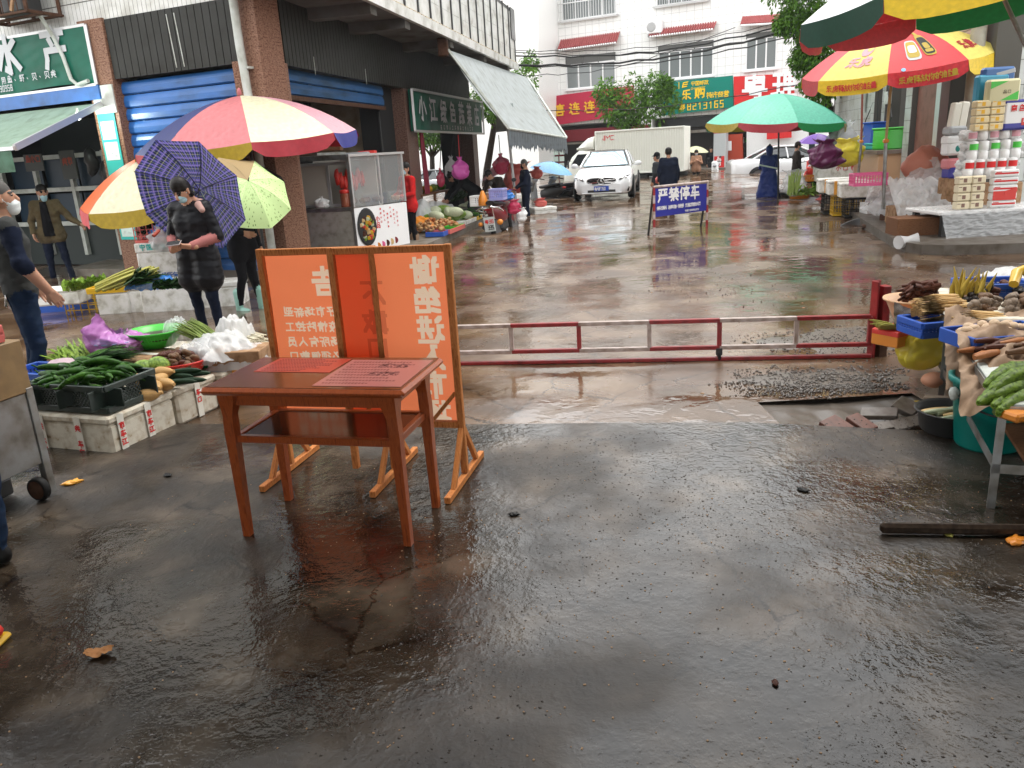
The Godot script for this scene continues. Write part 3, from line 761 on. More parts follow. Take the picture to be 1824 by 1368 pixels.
# the face of the parked saloon: grille with a star, lamps, intakes, plate
func saloon_face(t: Node3D) -> void:
	var st := mb()
	var oval := func(c: Vector3, w: float, h: float, p: float, lean := 0.0, n := 24) -> PackedVector3Array:
		var out := PackedVector3Array()
		for i in n:
			var a := TAU * i / n
			var x := signf(cos(a)) * pow(absf(cos(a)), p) * w
			out.append(c + Vector3(x, signf(sin(a)) * pow(absf(sin(a)), p) * h * (1.0 - lean * x), -x * x * 0.28))
		return out
	skin(st, [oval.call(Vector3(0, 0.585, 2.36), 0.44, 0.105, 0.6), oval.call(Vector3(0, 0.585, 2.395), 0.42, 0.09, 0.6)], true, false, true)
	var g := ob("grille", st, M.black_gloss, t)
	st = mb()
	var rim: Array = oval.call(Vector3(0, 0.585, 2.395), 0.435, 0.103, 0.6)
	rim.append(rim[0])
	tube(st, rim, 0.011, 6)
	for sy in [-0.028, 0.028]:
		for sx in [-1.0, 1.0]: bar(st, Vector3(sx * 0.1, 0.585 + sy, 2.405), Vector3(sx * 0.4, 0.585 + sy * 1.6, 2.368), 0.012, 0.02)
	ob("grille_trim", st, M.chrome, g)
	st = mb()
	var c := Vector3(0, 0.585, 2.43)
	tube(st, Array(ring(c, Vector3(0, 0, 1), 0.092, 25, Vector3(0, 1, 0))) + [c + Vector3(0, 0.092, 0)], 0.011, 6)
	for k in 3:
		var a := TAU * k / 3.0
		var d := Vector3(sin(a), cos(a), 0)
		tube(st, [c, c + d * 0.09], [0.022, 0.004], 6)
	ob("emblem", st, M.chrome, g)
	for sx in [-1.0, 1.0]:
		st = mb()
		var q := [Vector3(0.5, 0.6, 2.345), Vector3(0.62, 0.545, 2.27), Vector3(0.8, 0.62, 2.16), Vector3(0.85, 0.735, 1.98), Vector3(0.72, 0.71, 2.16), Vector3(0.55, 0.655, 2.3)]
		for i in 6: q[i] = q[i] * Vector3(sx, 1, 1) + Vector3(sx * 0.012, 0.005, 0.022)
		for i in range(1, 5): tri(st, q[0], q[i], q[i + 1], Vector3(sx * 0.4, 0.1, 1))
		for i in 6: quad(st, q[i], q[(i + 1) % 6], q[(i + 1) % 6] - Vector3(0, 0, 0.06), q[i] - Vector3(0, 0, 0.06), q[i] - q[(i + 3) % 6])
		var l := ob("headlight", st, M.lamp_glass, t)
		st = mb()
		tube(st, [q[0] + Vector3(0, 0.015, 0.004), q[5] + Vector3(0, 0.0, 0.006), q[4] + Vector3(0, -0.004, 0.006), q[3] + Vector3(0, -0.01, 0.004)], 0.012, 5)
		for k in 2: lump(st, (q[0].lerp(q[2], 0.35 + k * 0.32)) + Vector3(0, 0.04, 0.0), Vector3(0.04, 0.03, 0.02), 0, 1, 6)
		ob("lamp_strip", st, M.chrome, l)
		st = mb()
		q = [Vector3(0.46, 0.36, 2.31), Vector3(0.5, 0.3, 2.31), Vector3(0.78, 0.26, 2.19), Vector3(0.8, 0.38, 2.17), Vector3(0.7, 0.43, 2.24)]
		for i in 5: q[i] = q[i] * Vector3(sx, 1, 1) + Vector3(sx * 0.02, 0, 0.045)
		for i in range(1, 4): tri(st, q[0], q[i], q[i + 1], Vector3(0, 0, 1))
		for i in 5: quad(st, q[i], q[(i + 1) % 5], q[(i + 1) % 5] - Vector3(0, 0, 0.07), q[i] - Vector3(0, 0, 0.07), q[i] - q[(i + 2) % 5])
		ob("air_intake", st, M.black_gloss, t)
	st = mb()
	bx(st, Vector3(0, 0.3, 2.345), Vector3(0.86, 0.1, 0.06), 0.02)
	ob("lower_grille", st, M.black_gloss, t)
	st = mb()
	bx(st, Vector3(0, 0.245, 2.35), Vector3(1.2, 0.03, 0.1), 0.01)
	ob("front_lip", st, M.car_white, t)
	st = mb()
	bx(st, Vector3(0, 0.375, 2.405), Vector3(0.44, 0.14, 0.015), 0.005)
	var pl := ob("number_plate", st, M.plate_blue, t)
	lettering(pl, M.white_print, "粤A8F760", Vector3(-0.2, 0.325, 2.414), Vector3(1, 0, 0), Vector3.UP, 0.09, 0.13, 0.98, false, 0.003, 0.0, 0.68)
func scooter(label: String, at: Vector3, turn: float, shell: Material, dark: Material, lean := 0.12, big := false) -> Node3D:
	var t := thing("motor_scooter" if not big else "motorcycle", label, "motorcycle", at, turn)
	t.rotation.z = lean
	var R := 0.22 if not big else 0.28
	wheel(t, Vector3(0, R, 0.62), R, 0.1, M.alloy, 5, "front_wheel")
	wheel(t, Vector3(0, R, -0.58), R, 0.11, M.alloy, 5, "rear_wheel")
	var st := mb()
	for sx in [-1.0, 1.0]:
		tube(st, [Vector3(sx * 0.07, R, 0.62), Vector3(sx * 0.07, R + 0.3, 0.52), Vector3(sx * 0.05, 0.72, 0.42)], 0.02, 6)
	tube(st, [Vector3(0, 0.6, 0.45), Vector3(0, 0.98, 0.33)], 0.03, 6)
	ob("fork", st, M.steel, t)
	st = mb()
	tube(st, [Vector3(-0.34, 1.0, 0.2), Vector3(-0.2, 1.02, 0.3), Vector3(0.2, 1.02, 0.3), Vector3(0.34, 1.0, 0.2)], 0.017, 6)
	ob("handlebar", st, dark, t)
	st = mb()
	lump(st, Vector3(0, 0.98, 0.36), Vector3(0.15, 0.1, 0.1), 0.0, 1, 8)
	if not big:
		patch(st, 8, 8, func(u: float, v: float) -> Vector3:
			var x := (u * 2.0 - 1.0)
			return Vector3(x * lerpf(0.2, 0.14, v), lerpf(0.32, 0.95, v), lerpf(0.34, 0.4, v) + 0.1 * (1.0 - x * x)))
		bx(st, Vector3(0, 0.3, 0.08), Vector3(0.3, 0.06, 0.5), 0.02)
	lump(st, Vector3(0, R + 0.12, 0.64), Vector3(0.075, 0.13, 0.27), 0, 1, 8)
	ob("front_shell", st, shell, t)
	st = mb()
	if big: skin(st, [ring(Vector3(0, 0.78, 0.32), Vector3(0, 0, 1), 0.08, 12, Vector3.UP, 0.07), ring(Vector3(0, 0.78, 0.15), Vector3(0, 0, 1), 0.15, 12, Vector3.UP, 0.14), ring(Vector3(0, 0.76, -0.1), Vector3(0, 0, 1), 0.1, 12, Vector3.UP, 0.12)])
	skin(st, [ring(Vector3(0, 0.5, 0.0), Vector3(0, 0.2, -1).normalized(), 0.16, 12, Vector3.UP, 0.12), ring(Vector3(0, 0.52, -0.25), Vector3(0, 0.1, -1).normalized(), 0.2, 12, Vector3.UP, 0.15), ring(Vector3(0, 0.6, -0.6), Vector3(0, 0.2, -1).normalized(), 0.15, 12, Vector3.UP, 0.13), ring(Vector3(0, 0.68, -0.85), Vector3(0, 0.3, -1).normalized(), 0.06, 12, Vector3.UP, 0.07)])
	ob("rear_shell", st, shell if big else dark, t)
	st = mb()
	skin(st, [ring(Vector3(0, 0.74, 0.08), Vector3(0, 0, -1), 0.05, 12, Vector3.UP, 0.1), ring(Vector3(0, 0.75, -0.1), Vector3(0, 0, -1), 0.065, 12, Vector3.UP, 0.15), ring(Vector3(0, 0.79, -0.5), Vector3(0, 0.2, -1).normalized(), 0.065, 12, Vector3.UP, 0.16), ring(Vector3(0, 0.84, -0.78), Vector3(0, 0.2, -1).normalized(), 0.04, 12, Vector3.UP, 0.1)])
	ob("seat", st, M.black_leather, t)
	st = mb()
	bx(st, Vector3(0.0, 0.33, -0.22), Vector3(0.22, 0.24, 0.5), 0.05)
	tube(st, [Vector3(0.16, 0.28, -0.1), Vector3(0.17, 0.3, -0.5), Vector3(0.17, 0.34, -0.85)], [0.03, 0.04, 0.05], 8)
	ob("engine", st, M.dark_metal, t)
	for sx in [-1.0, 1.0]:
		st = mb()
		tube(st, [Vector3(sx * 0.22, 1.02, 0.28), Vector3(sx * 0.27, 1.18, 0.3)], 0.007, 5)
		lump(st, Vector3(sx * 0.28, 1.22, 0.3), Vector3(0.06, 0.045, 0.015), 0, 1, 6)
		ob("mirror", st, M.dark_metal, t)
	st = mb()
	lump(st, Vector3(0, 0.84, 0.5), Vector3(0.09, 0.07, 0.05), 0, 1, 8)
	ob("headlight", st, M.lamp_glass, t)
	st = mb()
	bx(st, Vector3(0, 0.72, -0.9), Vector3(0.16, 0.06, 0.05), 0.015)
	ob("tail_light", st, M.red_lens, t)
	return t
func box_truck(label: String, at: Vector3, turn: float, roll: float) -> Node3D:
	var t := thing("box_truck", label, "truck", at, turn)
	t.rotation.z = 0.0
	t.rotation.x = roll
	# its left side shows: x is the far side, forward is -x here
	var L := 3.9
	var st := mb()
	bx(st, Vector3(0, 1.72, 0), Vector3(L, 1.86, 1.8), 0.02)
	var body := ob("cargo_box", st, M.truck_white, t)
	st = mb()
	var n := 34
	for i in n:
		var x := -L * 0.5 + 0.12 + (L - 0.24) * (i + 0.5) / n
		for sz in [-1.0, 1.0]: bar(st, Vector3(x, 0.86, sz * 0.905), Vector3(x, 2.58, sz * 0.905), (L - 0.24) / n * 0.55, 0.03, 0.01, Vector3(1, 0, 0))
	ob("corrugation", st, M.truck_white, body)
	st = mb()
	for sz in [-1.0, 1.0]:
		for y in [0.82, 2.62]: bar(st, Vector3(-L * 0.5, y, sz * 0.915), Vector3(L * 0.5, y, sz * 0.915), 0.06, 0.07, 0.01)
		for sx in [-1.0, 1.0]: bar(st, Vector3(sx * (L * 0.5 - 0.03), 0.8, sz * 0.915), Vector3(sx * (L * 0.5 - 0.03), 2.64, sz * 0.915), 0.07, 0.07, 0.01)
	ob("frame", st, M.truck_white, body)
	lettering(body, M.red_print, "JMC", Vector3(-L * 0.5 + 0.3, 2.25, 0.925), Vector3(1, 0, 0), Vector3.UP, 0.2, 0.2, 1.3, false, 0.004)
	st = mb()
	bx(st, Vector3(-0.4, 0.68, 0), Vector3(4.8, 0.14, 0.7), 0.01)
	bx(st, Vector3(0.0, 0.55, 0.55), Vector3(0.7, 0.3, 0.3), 0.02)
	ob("chassis", st, M.dark_metal, t)
	for sz in [-1.0, 1.0]:
		for x in [1.2, -2.6]:
			var w := Node3D.new()
			w.name = "axle"; w.rotation.y = PI * 0.5; w.position = Vector3(x, 0.38, sz * 0.74)
			t.add_child(w, true)
			wheel(w, Vector3.ZERO, 0.38, 0.24, M.dark_metal, 6)
	# cab
	var sec := func(x: float, y0: float, y1: float, hw: float) -> PackedVector3Array:
		var o := PackedVector3Array()
		for p in [[-0.95, y0], [0.95, y0], [1.0, y0 + 0.1], [1.0, lerpf(y0, y1, 0.5)], [0.92, y1 - 0.04], [0.8, y1], [-0.8, y1], [-0.92, y1 - 0.04], [-1.0, lerpf(y0, y1, 0.5)], [-1.0, y0 + 0.1]]: o.append(Vector3(x, p[1], p[0] * hw))
		return o
	st = mb()
	skin(st, [sec.call(-2.02, 0.5, 1.85, 0.82), sec.call(-2.75, 0.5, 1.88, 0.83), sec.call(-3.1, 0.48, 1.6, 0.83), sec.call(-3.35, 0.46, 1.2, 0.82), sec.call(-3.46, 0.44, 0.95, 0.8), sec.call(-3.48, 0.46, 0.6, 0.76)])
	var cab := ob("cab", st, M.truck_white, t)
	st = mb()
	for sz in [-1.0, 1.0]:
		var q := [Vector3(-2.15, 1.2, 0.843), Vector3(-2.15, 1.72, 0.80), Vector3(-2.8, 1.72, 0.80), Vector3(-3.12, 1.25, 0.842)]
		for i in 4: q[i].z = sz * (q[i].z + 0.004)
		quad(st, q[0], q[1], q[2], q[3], Vector3(0, 0, sz))
	ob("side_window", st, M.car_glass, cab)
	st = mb()
	quad(st, Vector3(-2.86, 1.82, 0.66), Vector3(-2.86, 1.82, -0.66), Vector3(-3.36, 1.24, -0.7), Vector3(-3.36, 1.24, 0.7), Vector3(-1, 1, 0))
	ob("windscreen", st, M.windscreen, cab)
	st = mb()
	skin(st, [sec.call(-2.06, 1.9, 2.45, 0.8), sec.call(-2.35, 1.9, 2.38, 0.76), sec.call(-2.75, 1.9, 2.08, 0.66), sec.call(-2.9, 1.9, 1.95, 0.55)])
	ob("wind_deflector", st, M.truck_white, cab)
	for sz in [-1.0, 1.0]:
		st = mb()
		bx(st, Vector3(-3.2, 1.3, sz * 0.98), Vector3(0.06, 0.34, 0.16), 0.02)
		bar(st, Vector3(-3.1, 1.45, sz * 0.83), Vector3(-3.2, 1.45, sz * 0.98), 0.02)
		ob("mirror", st, M.dark_metal, cab)
	return t
func make_textures() -> void:
	T.soft = noise_tex(.02, 4, 3, [[.2, .88], [.8, 1.0]], 256)
	T.grime = noise_tex(.012, 6, 11, [[.12, Color(.74, .7, .65)], [.4, Color(.9, .88, .85)], [.7, Color(1, 1, 1)]], 512)
	T.rain = noise_tex(.012, 5, 21, [[.05, Color(.78, .77, .74)], [.35, Color(.93, .93, .91)], [.7, Color(1, 1, 1)]], 512)
	T.wood = noise_tex(.02, 4, 31, [[.2, Color(.74, .64, .56)], [.5, Color(.96, .94, .91)], [.7, Color(.86, .78, .72)], [.85, Color(1, 1, 1)]], 512)
	T.stone = noise_tex(.09, 3, 41, [[.25, Color(.6, .5, .46)], [.5, Color(.9, .88, .86)], [.8, Color(1, 1, 1)]], 256)
	T.foam = noise_tex(.02, 6, 51, [[.06, Color(.66, .58, .48)], [.24, Color(.9, .87, .82)], [.6, Color(1, 1, .98)]], 512)
	T.bark = noise_tex(.04, 5, 61, [[.2, Color(.5, .45, .4)], [.8, Color(1, 1, 1)]], 256)
	T.leaf = noise_tex(.03, 2, 71, [[.25, Color(.55, .62, .4)], [.6, Color(.95, 1, .85)], [.9, Color(1, 1, .7)]], 256)
	T.camo = noise_tex(.035, 3, 81, [[.3, Color(.25, .22, .2)], [.45, Color(.6, .55, .5)], [.55, Color(.35, .3, .28)], [.75, Color(.9, .85, .8)]], 256)
	# wet ground: a fine relief, broad patches of gloss, a broken brown colour
	T.wet_h0 = noise_tex(.02, 6, 101, [[.0, .0], [.4, .1], [.6, .5], [1.0, 1.0]], 1024)
	T.wet_h1 = noise_tex(.032, 8, 131, [[.0, .0], [.38, .16], [.6, .45], [1.0, 1.0]], 2048, 3, .66)
	T.wet_r0 = noise_tex(.005, 6, 103, [[.3, .05], [.48, .12], [.62, .24], [.8, .36]], 1024)
	T.wet_r1 = noise_tex(.0045, 7, 133, [[.3, .06], [.44, .13], [.56, .28], [.75, .5]], 1024)
	T.cracks = noise_tex(.0032, 1, 151, [[.0, Color(.5, .46, .42)], [.007, Color(.72, .69, .66)], [.018, Color(1, 1, 1)], [1.0, Color(1, 1, 1)]], 2048, 2)
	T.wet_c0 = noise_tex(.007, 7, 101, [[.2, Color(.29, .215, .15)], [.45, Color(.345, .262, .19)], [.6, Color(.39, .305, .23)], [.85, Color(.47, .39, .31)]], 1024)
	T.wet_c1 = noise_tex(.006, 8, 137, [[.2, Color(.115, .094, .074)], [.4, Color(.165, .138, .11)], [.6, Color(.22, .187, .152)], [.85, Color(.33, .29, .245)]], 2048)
func make_materials() -> void:
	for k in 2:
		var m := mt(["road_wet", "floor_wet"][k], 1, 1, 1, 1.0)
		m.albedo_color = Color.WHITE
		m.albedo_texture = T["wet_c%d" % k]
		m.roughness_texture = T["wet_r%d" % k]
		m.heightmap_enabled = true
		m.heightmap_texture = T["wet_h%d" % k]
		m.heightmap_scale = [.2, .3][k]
		m.detail_enabled = true; m.detail_albedo = T.cracks; m.detail_blend_mode = BaseMaterial3D.BLEND_MODE_MUL
		m.metallic_specular = [.6, .5][k]
	mt("gravel", .085, .068, .052, .24, .0, "stone", 6.0).metallic_specular = .7
	mt("mud", .1, .083, .067, .35)
	mt("concrete", .2, .18, .155, .5, .0, "grime", .6)
	mt("kerb", .13, .115, .1, .45, .0, "grime", .9)
	mt("granite", .3, .17, .115, .5, .0, "stone", 2.0)
	mt("pink_granite", .2, .12, .095, .4, .0, "stone", 2.0)
	mt("white_tile", .62, .62, .6, .25, .0, "rain", .5)
	mt("grout", .09, .085, .075, .9)
	mt("far_tile", .84, .84, .82, .35)
	mt("right_tile", .5, .52, .5, .3, .0, "rain", .5)
	mt("dark_panel", .03, .03, .027, .5, .0, "rain", .5)
	mt("ceiling", .13, .13, .125, .8, .0, "grime", .3)
	mt("blue_slat", .02, .13, .42, .35, .0, "rain", .7)
	mt("blue_slat_old", .025, .1, .26, .45, .0, "grime", .9)
	mt("far_blue", .015, .09, .26, .5)
	mt("plaster", .5, .42, .3, .9, .0, "grime", .5)
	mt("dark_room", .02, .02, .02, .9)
	mt("pale_plastic", .55, .58, .55, .45, .0, "rain", .8)
	mt("rust", .09, .045, .028, .8, .0, "grime", 2.0)
	mt("sign_green", .006, .115, .075, .4, .0, "rain", .35)
	mt("sign_green_far", .005, .2, .15, .5)
	mt("sign_red", .62, .03, .03, .45)
	mt("sign_crimson", .42, .02, .055, .45)
	mt("white_print", .8, .8, .8, .5)
	mt("grey_print", .55, .56, .58, .5)
	mt("red_print", .6, .03, .03, .5)
	mt("gold_print", .75, .42, .03, .4)
	mt("yellow_print", .85, .55, .03, .5)
	mt("black_print", .03, .03, .03, .6)
	mt("brown_print", .22, .08, .07, .5)
	mt("sign_blue", .035, .04, .3, .4)
	mt("teal_print", .05, .42, .38, .5)
	mt("pale_print", .6, .7, .64, .5)
	mt("alu", .6, .6, .6, .35, .6)
	mt("steel", .42, .4, .36, .36, .2, "rain", 1.3)
	mt("steel_dull", .32, .33, .33, .42, .8, "grime", 1.0)
	mt("dark_metal", .035, .035, .035, .45, .4)
	mt("chrome", .8, .8, .8, .08, 1.0)
	mt("alloy", .16, .16, .17, .35, .7)
	mt("iron_red", .3, .016, .02, .35, .0, "grime", 1.6)
	mt("iron_white", .5, .42, .4, .35, .0, "grime", 1.6)
	var w := mt("wood_red", .4, .095, .024, .3, .0, "wood", 1.0)
	w.uv1_scale = V(9, 1.2, 9); w.clearcoat_enabled = true; w.clearcoat = .5; w.clearcoat_roughness = .15
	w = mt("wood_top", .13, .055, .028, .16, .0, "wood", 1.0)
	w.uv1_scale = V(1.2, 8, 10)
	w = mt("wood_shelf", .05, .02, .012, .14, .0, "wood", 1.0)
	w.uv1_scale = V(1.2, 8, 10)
	w = mt("pine", .62, .26, .085, .5, .0, "wood", 1.0)
	w.uv1_scale = V(11, 1.6, 11)
	w = mt("old_wood", .2, .1, .05, .6, .0, "wood", 1.0)
	w.uv1_scale = V(2, 9, 9)
	mt("card", .36, .22, .125, .75, .0, "grime", 2.0)
	mt("foam", .6, .56, .49, .7, .0, "foam", 1.6)
	mt("foam_clean", .8, .79, .76, .65, .0, "rain", 1.4)
	mt("tape", .72, .7, .62, .25)
	mt("tape_yellow", .72, .33, .03, .35)
	mt("tyre", .012, .012, .012, .6)
	mt("black_rubber", .008, .008, .008, .6)
	mt("black_gloss", .01, .01, .011, .15)
	mt("black_leather", .012, .012, .012, .35)
	mt("black_plastic", .014, .014, .014, .4)
	var p := mt("car_white", .78, .79, .8, .25)
	p.clearcoat_enabled = true; p.clearcoat = 1.0; p.clearcoat_roughness = .05
	mt("truck_white", .76, .77, .7, .45)
	mt("car_grey", .4, .42, .44, .3, .4)
	mt("car_black", .01, .01, .012, .12)
	mt("car_glass", .02, .024, .026, .05).metallic_specular = .8
	mt("windscreen", .5, .66, .72, .08, .75)  # pale metallic tint stands in for the sky mirrored in the glass
	mt("lamp_glass", .35, .36, .38, .1, .5)
	mt("red_lens", .4, .02, .02, .15)
	mt("plate_blue", .01, .06, .4, .35)
	# clothes and skin
	var s := mt("face", .46, .25, .165, .5)
	s.subsurf_scatter_enabled = true; s.subsurf_scatter_strength = .15
	mt("lips", .35, .13, .1, .5)
	mt("hair_black", .012, .01, .009, .45)
	mt("hair_grey", .09, .085, .08, .6)
	mt("eye_dark", .01, .008, .007, .15)
	mt("mask_blue", .4, .62, .7, .8)
	mt("mask_white", .72, .76, .76, .8)
	mt("puffer", .009, .009, .011, .4).metallic_specular = .25
	cloth("black_cloth", .01, .01, .012)
	cloth("navy", .012, .017, .035)
	cloth("jeans", .018, .034, .07)
	cloth("jeans_dark", .01, .014, .03)
	cloth("khaki", .13, .1, .055)
	cloth("grey_vest", .06, .062, .06)
	cloth("pink_cloth", .42, .16, .15)
	cloth("red_cloth", .55, .022, .022)
	cloth("tan_cloth", .4, .22, .14)
	mt("raincoat", .018, .04, .2, .4)
	mt("camo", .08, .065, .06, .8, .0, "camo", 9.0)
	mt("mint_rubber", .27, .5, .42, .3)
	mt("tan_boot", .25, .16, .1, .5)
	mt("purple_cloth", .1, .05, .3, .8)
	# umbrella cloths
	for q in [["u_pink", .55, .16, .17], ["u_cream", .66, .62, .42], ["u_navy", .03, .04, .16], ["u_blue", .02, .025, .24], ["u_crimson", .42, .015, .03], ["u_gold", .45, .31, .01], ["u_orange", .7, .13, .02], ["u_yellow", .8, .55, .02], ["u_red", .62, .02, .03], ["u_green", .01, .28, .07], ["u_dkgreen", .008, .05, .03], ["u_white", .75, .75, .76], ["u_mint", .15, .58, .42], ["u_teal", .01, .36, .2], ["u_sky", .25, .55, .85], ["u_pale", .66, .66, .42], ["u_violet", .28, .14, .55], ["u_black", .012, .012, .014], ["u_brown", .25, .1, .03], ["u_rose", .7, .35, .4], ["u_lemon", .8, .66, .16]]:
		var c := cloth(q[0], q[1], q[2], q[3], .5, .5)
		c.metallic_specular = .5
	var dots := Image.create(128, 128, false, Image.FORMAT_RGB8)
	dots.fill(Color(.74, .84, .58))
	for k in 70:
		var c := Vector2i(rg.randi_range(2, 122), rg.randi_range(2, 122))
		dots.fill_rect(Rect2i(c, Vector2i(3, 4)), Color(.35, .5, .2))
	var dm := StandardMaterial3D.new()
	dm.albedo_texture = ImageTexture.create_from_image(dots); dm.roughness = .6
	dm.backlight_enabled = true; dm.backlight = Color(.4, .4, .4)
	M.u_dots = dm
	var im := Image.create(160, 160, false, Image.FORMAT_RGB8)
	im.fill(Color(.17, .2, .34))
	for pass_ in 2:
		for k in 5:
			var o := k * 32
			for q in [[0, 9, Color(.56, .5, .95)], [3, 1, Color(.75, .62, .72)], [20, 2, Color(.62, .62, .45)], [13, 4, Color(.2, .24, .45)], [25, 4, Color(.04, .09, .1)]]:
				for y in 160:
					for x in q[1]:
						var at := Vector2i(o + q[0] + x, y) if pass_ == 0 else Vector2i(y, o + q[0] + x)
						if (y + x) % 2 == 0 or q[1] < 3: im.set_pixelv(at, im.get_pixelv(at).lerp(q[2], .85 if pass_ == 1 else 1.0))
	var pm := StandardMaterial3D.new()
	pm.albedo_texture = ImageTexture.create_from_image(im); pm.roughness = .55
	pm.uv1_scale = V(1.3, 1.3, 1)
	pm.backlight_enabled = true; pm.backlight = Color(1, 1, 1)
	M.u_plaid = pm
	# plastics, films, greens
	for q in [["pl_green", .05, .5, .04], ["pl_red", .6, .03, .02], ["pl_blue", .02, .09, .42], ["pl_teal", .0, .19, .16], ["pl_yellow", .6, .36, .01], ["pl_orange", .65, .22, .02], ["pl_pink", .75, .12, .3], ["pl_peach", .62, .38, .22], ["pl_coral", .6, .12, .1], ["pl_lilac", .32, .33, .62], ["pl_white", .75, .75, .74], ["pl_dkgreen", .018, .03, .024], ["pl_grey", .35, .36, .37], ["pl_dkred", .2, .015, .02]]:
		mt(q[0], q[1], q[2], q[3], .35)
	film("f_clear", .8, .82, .83, .36, .26)
	film("f_white", .78, .79, .79, .55, .3)
	film("f_pink", .75, .12, .5, .82, .3)
	film("f_purple", .55, .2, .55, .75, .3)
	film("f_yellow", .75, .62, .05, .85, .3)
	film("f_red", .5, .02, .08, .85, .35)
	film("f_blue", .03, .2, .6, .85, .35)
	var gl := mt("glass", .8, .85, .85, .03)
	gl.transparency = BaseMaterial3D.TRANSPARENCY_ALPHA; gl.albedo_color.a = .12
	for q in [["v_leaf", .06, .16, .025], ["v_dark", .018, .06, .014], ["v_pale", .3, .42, .1], ["v_white", .62, .66, .45], ["v_pepper", .03, .1, .012], ["v_squash", .55, .33, .13], ["v_cuke", .012, .035, .015], ["v_melon", .26, .36, .12], ["v_chest", .09, .03, .018], ["v_brown", .16, .09, .05], ["v_noodle", .8, .55, .26], ["v_yellow", .5, .36, .06], ["v_egg", .62, .45, .3], ["v_gourd", .16, .23, .05], ["v_carrot", .4, .16, .06], ["v_stalk", .42, .4, .1], ["v_purple", .05, .012, .04], ["v_potato", .42, .24, .1], ["v_black", .02, .014, .012], ["v_celtuce", .22, .3, .07]]:
		mt(q[0], q[1], q[2], q[3], .42, .0, "leaf" if q[0] in ["v_leaf", "v_dark", "v_pale", "v_gourd", "v_melon", "v_pepper"] else "soft", 6.0)
	var lf := mt("tree_leaf", .13, .26, .035, .5, .0, "leaf", 1.3)
	lf.backlight_enabled = true; lf.backlight = Color(.7, .7, .7)
	mt("bark", .06, .045, .035, .9, .0, "bark", 2.0)
	mt("awning_grey", .33, .36, .37, .5, .0, "rain", .8)
	mt("awning_green", .26, .36, .28, .5, .0, "rain", .8)
	mt("valance_grey", .14, .16, .18, .6, .0, "rain", 1.2)
	mt("banner_orange", .75, .16, .06, .5)
	var bo := cloth("banner", .9, .24, .1, .55, 1.0)
	bo.uv1_scale = Vector3.ONE
	mt("banner_print", .72, .56, .42, .6)
	mt("banner_shade", .55, .12, .055, .6)
	mt("paper_red", .34, .04, .025, .3)
	mt("paper_pink", .33, .12, .105, .3)
	var la := mt("lamp_on", 1, 1, 1, .5)
	la.emission_enabled = true; la.emission = Color(.95, 1, .95); la.emission_energy_multiplier = 6.0
func _ready() -> void:
	rg.seed = 20240; wob.seed = 7; wob.frequency = .02; wob.noise_type = FastNoiseLite.TYPE_SIMPLEX_SMOOTH; wob.fractal_octaves = 3
	var cam := Camera3D.new()
	cam.name = "camera"
	add_child(cam)
	cam.transform = Transform3D(Basis(V(.998, -.057, .017), V(.06, .957, -.283), V(0, .284, .959)), V(0, 1.75, 0))
	cam.fov = 52.09; cam.near = .05; cam.far = 600.0; cam.current = true
	var sky := ProceduralSkyMaterial.new()
	sky.sky_top_color = Color(.895, .9, .905); sky.sky_horizon_color = Color(.985, .98, .97); sky.sky_curve = .2
	sky.ground_bottom_color = Color(.25, .24, .22); sky.ground_horizon_color = Color(.6, .6, .58)
	sky.sky_energy_multiplier = 1.15
	var we := WorldEnvironment.new()
	we.name = "environment"
	var e := Environment.new()
	e.background_mode = Environment.BG_SKY
	e.sky = Sky.new(); e.sky.sky_material = sky
	e.tonemap_mode = Environment.TONE_MAPPER_LINEAR
	e.tonemap_exposure = 2.6
	e.sdfgi_enabled = true; e.ssao_enabled = true; e.ssil_enabled = true
	e.fog_enabled = true; e.fog_density = .0007; e.fog_light_color = Color(.9, .92, .94)
	we.environment = e
	add_child(we)
	var sun := DirectionalLight3D.new()
	sun.name = "sun"
	sun.light_energy = .35; sun.light_angular_distance = 25.0; sun.light_color = Color(1, .985, .96); sun.shadow_enabled = true
	add_child(sun)
	sun.look_at_from_position(V(8, 30, -14), V(0, 0, -8))
	make_textures()
	make_materials()
	build_ground()
	build_left()
	build_far()
	build_right()
	build_hall()
	build_front()
	build_left_stalls()
	build_mid()
	build_street()
	build_right_stalls()
	build_people()
	build_litter()
